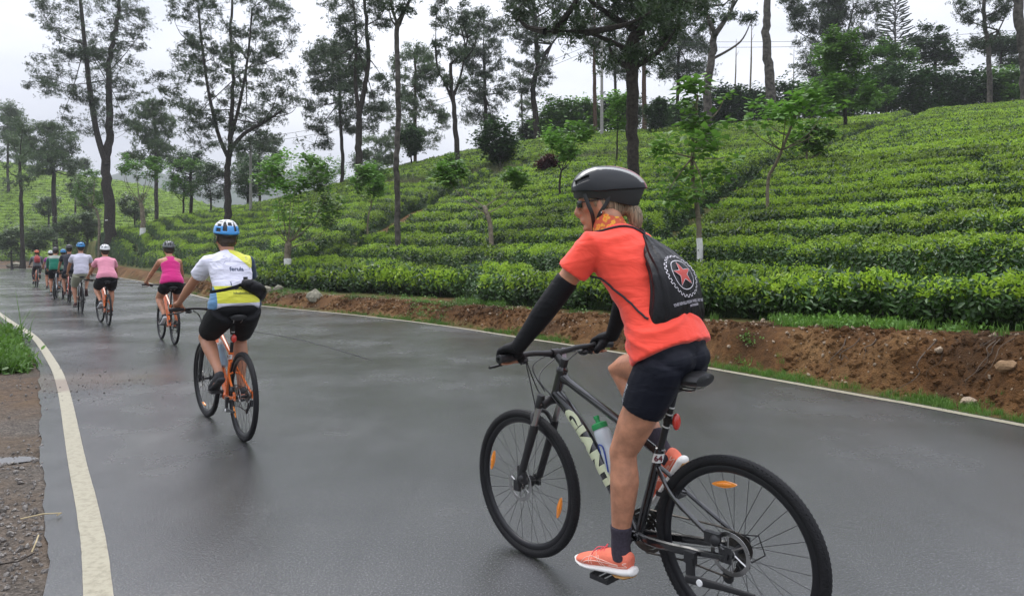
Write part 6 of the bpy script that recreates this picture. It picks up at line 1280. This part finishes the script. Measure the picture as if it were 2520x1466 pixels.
# shorts lettering
sho = hero['shorts']; tm = text_mesh('Marticinus', .026, .0004); decal('leg_lettering', tm, sho, (.375, .15, .90), (.30, 0, -1.0), (-1.0, 0, -.30), mat('reflective_print', (.35, .36, .38), rough=.5), off=.0015)
# drawstring bag on the back
M_bag = cloth('black_nylon_bag', (.007, .0065, .008), rough=.38, sheen=0, n=.15, fold=.8, sc=(9, 9, 5))
bag = inbike(HERO, 'drawstring_bag', 'black drawstring bag with a red star emblem on the back of the rider in orange', 'bag')
b = MB(); top = Vector((.418, -.028, 1.528)); bot = Vector((.268, -.022, 1.128)); mid1 = Vector((.350, -.024, 1.455)); mid2 = Vector((.268, -.018, 1.360))
path = bez([top, mid1, mid2, Vector((.250, -.020, 1.240)), bot], 6); n = len(path); prof = []
for i in range(n):
    f = i / (n - 1); w = np.interp(f, [0, .05, .12, .28, .5, .8, .93, 1], [.012, .018, .034, .085, .132, .160, .155, .120]); dp = np.interp(f, [0, .07, .25, .5, .8, .93, 1], [.012, .016, .034, .048, .055, .048, .030]); prof.append((w, dp))
sgb = 48; V = []; u = Vector((0, 1, 0))
for i, p in enumerate(path):
    t_ = (path[min(i + 1, n - 1)] - path[max(i - 1, 0)]).normalized(); w_ = t_.cross(u).normalized(); f = i / (n - 1)
    for k in range(sgb):
        a = 2 * math.pi * k / sgb; ple = 1 + (.10 * (1 - f) ** 1.5 + .012) * math.sin(a * 11 + 3 * f) + .03 * math.sin(a * 3 + f * 9) * f; ca, sa = math.cos(a), math.sin(a); ex = .75; V.append(p + u * (abs(ca) ** ex * (1 if ca > 0 else -1) * prof[i][0] * ple) + w_ * (abs(sa) ** ex * (1 if sa > 0 else -1) * prof[i][1] * ple))
b.add(V, [(i * sgb + k, i * sgb + (k + 1) % sgb, (i + 1) * sgb + (k + 1) % sgb, (i + 1) * sgb + k) for i in range(n - 1) for k in range(sgb)] + [tuple(reversed(range(sgb))), tuple((n - 1) * sgb + k for k in range(sgb))])
bagm = b.build('bag_body', M_bag, bag, angle=180); sb_ = bagm.modifiers.new('s', 'SUBSURF'); sb_.levels = sb_.render_levels = 1
cd = MB()
def wrap(pts, on, off, r, mbx):
    bv = bvh(on); out = []
    for p in bez(pts, 8):
        h = bv.find_nearest(p); q = h[0] + h[1] * off if h[0] and (h[0] - p).length < .07 else p; out.append(q)
    mbx.tube(out, r, 6)
shd = hero['shirt']
wrap([top, top + Vector((.04, .045, .045)), sp(.93) + Vector((0, .09, 0)) + nb * .06, sp(.90) + Vector((.05, .12, 0)) + nb * .02, sp(.80) + Vector((.09, .14, 0)) - nb * .06, sp(.55) + Vector((.02, .17, 0)) - nb * .02, sp(.38) + Vector((0, .165, 0)) + nb * .03, Vector((.285, .115, 1.185))], shd, .004, .0045, cd)
wrap([top, top + Vector((.035, -.05, .035)), sp(.93) + Vector((0, -.10, 0)) + nb * .05, sp(.80) + Vector((.09, -.14, 0)) - nb * .06, sp(.5) + Vector((.02, -.17, 0)), Vector((.275, -.13, 1.185))], shd, .004, .0045, cd)
cd.build('cord', mat('black_cord', (.014, .012, .016), rough=.7), bag)
zdir = Vector((-.86, 0.18, .48)).normalized(); xdir = Vector((.1, -1, 0)); xdir = (xdir - zdir * xdir.dot(zdir)).normalized(); ydir = zdir.cross(xdir); ctr_e = Vector((.235, -.015, 1.365))
M_wprint = mat('white_print', (.72, .68, .72), rough=.6); M_rprint = mat('red_print', (.50, .065, .05), rough=.6)
def gear(r0, r1, nt): 
    P_ = []
    for k in range(nt):
        for (da, r_) in ((-.5, r0), (-.06, r0), (0.0, r1), (.44, r1)): a = (k + da) * 2 * math.pi / nt; P_.append((math.cos(a) * r_, math.sin(a) * r_))
    return P_
EC = ctr_e
decal('gear_print', ribbon(gear(.083, .090, 26), .0030, True), bagm, EC, xdir, ydir, M_wprint, .004, .12)
decal('ring_print', ribbon([(math.cos(a) * .062, math.sin(a) * .062) for a in np.linspace(0, 6.2, 48)], .0030, True), bagm, EC, xdir, ydir, M_wprint, .004, .12)
sv = []
for k in range(10): a = math.pi / 2 + k * math.pi / 5; r_ = .056 if k % 2 == 0 else .0215; sv.append((math.cos(a) * r_, math.sin(a) * r_, 0))
me = bpy.data.meshes.new('star'); me.from_pydata([(0, 0, 0)] + sv, [], [(0, 1 + k, 1 + (k + 1) % 10) for k in range(10)]); decal('star_print', me, bagm, EC, xdir, ydir, M_rprint, .004, .12)
decal('star_outline', ribbon([(p[0], p[1]) for p in sv], .0022, True), bagm, EC, xdir, ydir, M_wprint, .0048, .12)
for tx, sz, yo, xo in (('THE REVOLUTION WILL NOT BE', .0135, -.108, -.002), ('MOTORIZED', .0095, -.122, .022)):
    tm = text_mesh(tx, sz, .0009, space=1.0); decal('bag_lettering', tm, bagm, EC + ydir * yo + xdir * xo, xdir, ydir, mat('grey_print', (.33, .31, .34), rough=.6), .004, .14)
# tag hanging from the bar
m = MB(); tg = Vector((.925, -.075, .985)); m.tube([tg + Vector((0, 0, .03)), tg + Vector((-.01, .004, -.03)), tg + Vector((-.012, 0, -.13))], [(.002, .014)] * 3, 6, up=(1, 0, 0)); m.build('paper_tag', mat('paper_tag', (.66, .62, .72), rough=.8), bk1)

# ---- rider in the yellow and white jersey
B2 = ((-2.135, 5.66), .645, .0)
M_orf = M_orangeframe
bk2 = make_bike('orange bicycle under the rider in the white and yellow jersey', *B2[:2], lean=B2[2], frame=M_orf, det=1, crank=rad(155), steer=.05, refl=(4.9,), rear_refl=(5.6,), number='57')
bottle(B2, 'clear water bottle with white cap on the orange bicycle of the rider in yellow', mat('white_cap', (.7, .7, .7), rough=.4), mat('clear_blue_bottle', (.35, .5, .62), rough=.3, trans=.3))
M_jer = cloth('white_yellow_jersey', (.74, .72, .82), rough=.8, n=.02, fold=.8); t = M_jer.node_tree; bs = t.nodes['Principled BSDF']; tc = N(t, 'ShaderNodeTexCoord'); sx = N(t, 'ShaderNodeSeparateXYZ'); L(t, tc.outputs['Object'], sx.inputs[0]); XX_, YY_, ZZ_ = sx.outputs
gt = lambda a, b: math_(t, 'GREATER_THAN', a, b); lt = lambda a, b: math_(t, 'LESS_THAN', a, b); AND = lambda *q: q[0] if len(q) == 1 else math_(t, 'MULTIPLY', q[0], AND(*q[1:]))
wht = (.70, .69, .80); yel = (.66, .65, .07); nvy = (.012, .035, .075); blu = (.12, .25, .42)
c = mixc(t, AND(gt(ZZ_, 1.088), lt(ZZ_, 1.225)), wht, yel); c = mixc(t, AND(gt(ZZ_, math_(t, 'MULTIPLY_ADD', YY_, .9, 1.485)), gt(ZZ_, 1.37), lt(YY_, .012)), c, yel)
c = mixc(t, lt(YY_, -.178), c, nvy); c = mixc(t, AND(lt(ZZ_, 1.22), gt(YY_, .160)), c, blu); L(t, c, bs.inputs['Base Color'])
hb = mat('helmet_blue', (.03, .26, .62), rough=.3, coat=.5); hw = mat('helmet_white', (.78, .78, .78), rough=.35, coat=.4)
M_brown = mat('brown_hair', (.035, .020, .012), rough=.5, noise=.4, nscale=60); dk = mat('dark_shoe', (.03, .03, .033), rough=.8, noise=.4, nscale=40)
r2 = rider('person in a white and yellow jersey and blue and white helmet riding an orange bicycle', B2, crank=rad(155), phi=61, T=.505, k=1.0, female=True, fat=1.10, shirt=M_jer, sleeve=.62, shorts=M_blackcloth, hem=.80, loose=.016, shoes=(dk, dk, dk), helm=(hw, hb), helmstyle='big', hair=M_brown, det=1, foot_pitch=(-28, -5), skin=M_skintan, gloves=None, headoff=(.03, 0, .128), hipx=.205, kneeout=.012)
sh2 = r2['shirt']; zd = r2['nb'] * 1.0; xd = Vector((0, -1, 0)); yd = Vector((math.cos(rad(75)), 0, math.sin(rad(75))))
blk = mat('navy_print', (.05, .07, .14), rough=.7)
ctr = lambda f, y: Vector((r2['sp'](f).x, y, r2['sp'](f).z))
decal('jersey_lettering', text_mesh('ferula', .050, .0012), sh2, ctr(.60, -.01), xd, yd, blk, .002, .3)
decal('jersey_lettering', text_mesh('hikebasilicata.it', .030, .0006), sh2, ctr(.17, -.045), xd, yd, mat('olive_print', (.14, .15, .04), rough=.7), .003, .3)
decal('jersey_lettering', text_mesh('I', .050, .0008), sh2, ctr(.34, .05), xd, yd, blk, .003, .3)
decal('jersey_lettering', text_mesh('seminatore di vento', .034, .0010, shear=.4), sh2, ctr(.25, -.03), xd, yd, mat('black_print', (.015, .015, .02), rough=.7), .003, .3)
rr = random.Random(4)
for (f, y, w) in ((.86, .02, .10), (.80, .10, .06), (.74, -.02, .12), (.80, -.10, .05)):
    P_ = [(0, 0)]; a = 0
    for i in range(26): a += rr.uniform(-.9, .9); P_.append((P_[-1][0] + math.cos(a) * w / 12, P_[-1][1] + math.sin(a) * w / 20))
    decal('jersey_drawing', ribbon(P_, .0022), sh2, ctr(f, y), xd, yd, mat('grey_line_print', (.30, .30, .42), rough=.7), .002, .3)
wb = inbike(B2, 'waist_bag', 'black waist bag slung over the right hip of the rider in yellow', 'bag'); bv = bvh(sh2); m = MB(); P_ = []
for a in np.linspace(-math.pi * .98, math.pi * .98, 40):
    f = .36 - .10 * math.sin(a) ; c = r2['sp'](f); dr = Vector((-math.cos(a), math.sin(a), 0)); h = bv.ray_cast(c + dr * .4, -dr, .4); q = (h[0] if h[0] else c + dr * .14) + dr * .006; P_.append(q)
m.tube(P_, [(.018, .004)] * len(P_), 6, up=(0, 0, 1)); m.build('strap', M_blackcloth, wb)
m = MB(); m.tube(bez([r2['sp'](.40) + Vector((-.165, -.02, .01)), r2['sp'](.36) + Vector((-.155, -.10, .0)), r2['sp'](.27) + Vector((-.07, -.185, -.01)), r2['sp'](.16) + Vector((.02, -.205, -.02))], 4), [(.028, .02), (.040, .034), (.048, .040), (.052, .042), (.055, .045), (.058, .048), (.062, .05), (.066, .052), (.07, .052), (.074, .05), (.07, .048), (.06, .04), (.04, .03)], 12, up=(0, 0, 1)); link('pouch', remesh(m, .01, 3), wb, M_bag)
m = MB(); m.box(r2['sp'](.43) + Vector((-.165, -.055, .03)), (.02, .03, .03)); m.build('buckle', M_matteblack, wb)

# ---- the others, up the road
def at_ground(px, py): return ground_at(px, py)
col = lambda n, c, **k: cloth(n, c, **k)
wsh = mat('black_white_shoe', (.02, .02, .025), rough=.7); wso = mat('white_sole', (.7, .7, .7), rough=.7); sandal = mat('dark_red_sandal', (.06, .02, .02), rough=.7)
hg = mat('helmet_grey', (.09, .095, .10), rough=.3, coat=.4); hbk = mat('helmet_black', (.02, .02, .022), rough=.3, coat=.4); hor = mat('helmet_orange', (.65, .13, .03), rough=.35, coat=.4); hbl = mat('helmet_bright_blue', (.02, .22, .50), rough=.3, coat=.4)
G3 = ground_at(430, 848); B3 = (G3, .64, .0)
make_bike('orange bicycle under the rider in the magenta tank top', *B3[:2], frame=M_orf, det=0, crank=rad(165), steer=0, rear_refl=False)
rider('person in a magenta tank top and grey helmet riding ahead of the yellow jersey', B3, crank=rad(165), phi=62, T=.52, k=.98, hemf0=-.06, shirt=col('magenta_tank', (.62, .025, .20), fold=.6), tank=True, shorts=M_blackcloth, hem=.42, loose=.012, shoes=(wsh, wso, wsh), helm=(hg,), hair=M_brown, foot_pitch=(-35, -5), skin=M_skin, headoff=(.035, 0, .14), hipx=.21, kneeout=.015)
G4 = ground_at(267, 801); B4 = (G4, .66, .0)
make_bike('orange bicycle under the rider in the pale pink T-shirt', *B4[:2], frame=M_orf, det=0, crank=rad(150), steer=.1, rear_refl=False)
rider('person in a pale pink T-shirt, black shorts and white helmet', B4, crank=rad(150), phi=61, T=.52, k=1.02, shirt=col('pale_pink_tee', (.74, .29, .38), fold=.6), sleeve=.6, shorts=M_blackcloth, hem=.75, loose=.022, shoes=(wsh, wso, wsh), helm=(hw,), hair=M_brown, foot_pitch=(-30, -5), skin=M_skin, headoff=(.02, 0, .138), hipx=.205, fat=1.12, kneeout=.015)
G5 = ground_at(202, 769); B5 = (G5, .62, .0)
make_bike('dark bicycle under the rider in pale grey T-shirt and khaki shorts', *B5[:2], frame=M_blackmetal, det=0, crank=rad(-70), rear_refl=False)
rider('person in a pale grey T-shirt, khaki shorts and bright blue helmet', B5, crank=rad(-70), phi=70, T=.55, k=1.10, female=False, fat=1.1, shirt=col('pale_grey_tee', (.55, .53, .62), fold=.6), sleeve=.55, shorts=col('khaki_shorts', (.26, .26, .19), fold=.6), hem=.85, loose=.03, shoes=(sandal, sandal, sandal), helm=(hbl,), hair=M_brown, foot_pitch=(-5, -45), skin=M_skintan, headoff=(.02, 0, .142), hipx=.20)
G6 = ground_at(172, 745); B6 = (G6, .60, 0)
make_bike('dark bicycle half hidden behind the rider in khaki shorts', *B6[:2], frame=M_redframe, det=0, crank=rad(-20), rear_refl=False)
rider('person in a dark T-shirt and black helmet half hidden behind the blue-helmeted rider', B6, crank=rad(-20), phi=68, T=.55, k=1.12, female=False, shirt=col('charcoal_tee', (.025, .025, .035)), sleeve=.55, shorts=M_navy, hem=.7, loose=.02, shoes=(sandal, sandal, sandal), helm=(hbk,), hair=M_brown, foot_pitch=(-5, -30), skin=M_skintan, headoff=(.02, 0, .142))
G6b = ground_at(156, 733); B6b = (G6b, .58, 0)
make_bike('bicycle seen between the green jacket and the khaki shorts', *B6b[:2], frame=M_whiteframe, det=0, crank=rad(200), rear_refl=False)
rider('person in pale green with a blue helmet, just left of the dark T-shirt', B6b, crank=rad(200), phi=66, T=.52, k=1.0, shirt=col('pale_green_tee', (.36, .44, .34)), sleeve=.6, shorts=col('teal_shorts', (.02, .07, .10)), hem=.7, loose=.01, shoes=(wsh, wso, wsh), helm=(hbl,), hair=M_brown, skin=M_skin, headoff=(.03, 0, .14))
G7 = ground_at(134, 735); B7 = (G7, .50, 0)
M_gj = col('green_jacket', (.012, .17, .11), fold=.8); t = M_gj.node_tree; tc = N(t, 'ShaderNodeTexCoord'); sx = N(t, 'ShaderNodeSeparateXYZ'); L(t, tc.outputs['Object'], sx.inputs[0]); L(t, mixc(t, math_(t, 'GREATER_THAN', sx.outputs[2], 1.46), (.012, .17, .11), (.30, .33, .29)), t.nodes['Principled BSDF'].inputs['Base Color'])
make_bike('silver-white bicycle under the rider in the green jacket', *B7[:2], frame=M_whiteframe, det=0, crank=rad(-75), rear_refl=False)
rider('person in a green jacket with grey shoulders and black helmet', B7, crank=rad(-75), phi=70, T=.53, k=1.06, fat=1.15, female=False, shirt=M_gj, sleeve=1.8, shorts=M_blackcloth, hem=.75, loose=.015, shoes=(wsh, wso, wsh), helm=(hbk,), hair=M_brown, skin=M_skin, foot_pitch=(-5, -40), headoff=(.02, 0, .138))
G8 = ground_at(124, 718); B8 = (G8, .56, 0)
make_bike('bicycle hidden behind the green jacket', *B8[:2], frame=M_redframe, det=0, crank=rad(-100), rear_refl=False)
rider('person in a purple T-shirt and white helmet left of the green jacket', B8, crank=rad(-100), phi=61, T=.52, k=1.02, shirt=col('purple_tee', (.30, .04, .27)), sleeve=.55, shorts=M_blackcloth, hem=.7, loose=.01, shoes=(sandal, sandal, sandal), helm=(hw,), hair=M_brown, skin=M_skin, headoff=(.03, 0, .14))
G9 = ground_at(92, 706); B9 = (G9, .66, 0)
make_bike('orange bicycle under the farthest rider with the red backpack', *B9[:2], frame=M_orf, det=0, crank=rad(-60), rear_refl=False)
r9 = rider('farthest person in a grey jacket, dark trousers and orange helmet', B9, crank=rad(-60), phi=74, T=.52, k=1.03, female=False, shirt=col('grey_jacket', (.13, .13, .14)), sleeve=1.8, shorts=col('dark_trousers', (.03, .02, .025)), hem=.9, loose=.012, pants=True, shoes=(wsh, wsh, wsh), helm=(hor,), hair=M_brown, skin=M_skintan, headoff=(.02, 0, .138))
bp9 = inbike(B9, 'backpack', 'red backpack on the farthest rider', 'backpack'); m = MB(); s_ = r9['sp']; m.tube([s_(.32) - Vector((.15, 0, 0)), s_(.38) - Vector((.17, 0, 0)), s_(.7) - Vector((.17, 0, 0)), s_(.92) - Vector((.13, 0, 0)), s_(.96) - Vector((.11, 0, 0))], [(.08, .05), (.13, .085), (.135, .09), (.11, .07), (.06, .04)], 12, up=(0, 1, 0)); link('pack_body', remesh(m, .014, 2), bp9, cloth('red_nylon', (.30, .03, .03), rough=.6))
m = MB(); m.tube([s_(.42) - Vector((.255, 0, 0)), s_(.62) - Vector((.26, 0, 0))], [(.08, .03), (.085, .03)], 10, up=(0, 1, 0)); m.build('front_pocket', cloth('dark_red_nylon', (.20, .02, .02), rough=.6), bp9)
# ------------------------------------------------------------------ mist in the air
hz = MB(); hz.box((0, 700, 68), (2600, 1640, 152)); hz_o = hz.build('haze', None, None, smooth=False) if False else link('haze', hz.mesh('haze', smooth=False))
mh = bpy.data.materials.new('mist'); mh.use_nodes = True; t = mh.node_tree; t.nodes.clear(); o_ = N(t, 'ShaderNodeOutputMaterial'); v_ = N(t, 'ShaderNodeVolumePrincipled'); v_.inputs['Color'].default_value = (.93, .95, 1, 1); v_.inputs['Density'].default_value = .0005; L(t, v_.outputs[0], o_.inputs['Volume']); hz_o.data.materials.append(mh); hz_o.display_type = 'WIRE'
tag(hz_o, 'thin pale mist over the valley', 'haze', kind='stuff')
if 0:
    print('TRIS', sum(len(o.data.loops) - 2 * len(o.data.polygons) for o in S.objects if o.type == 'MESH'))
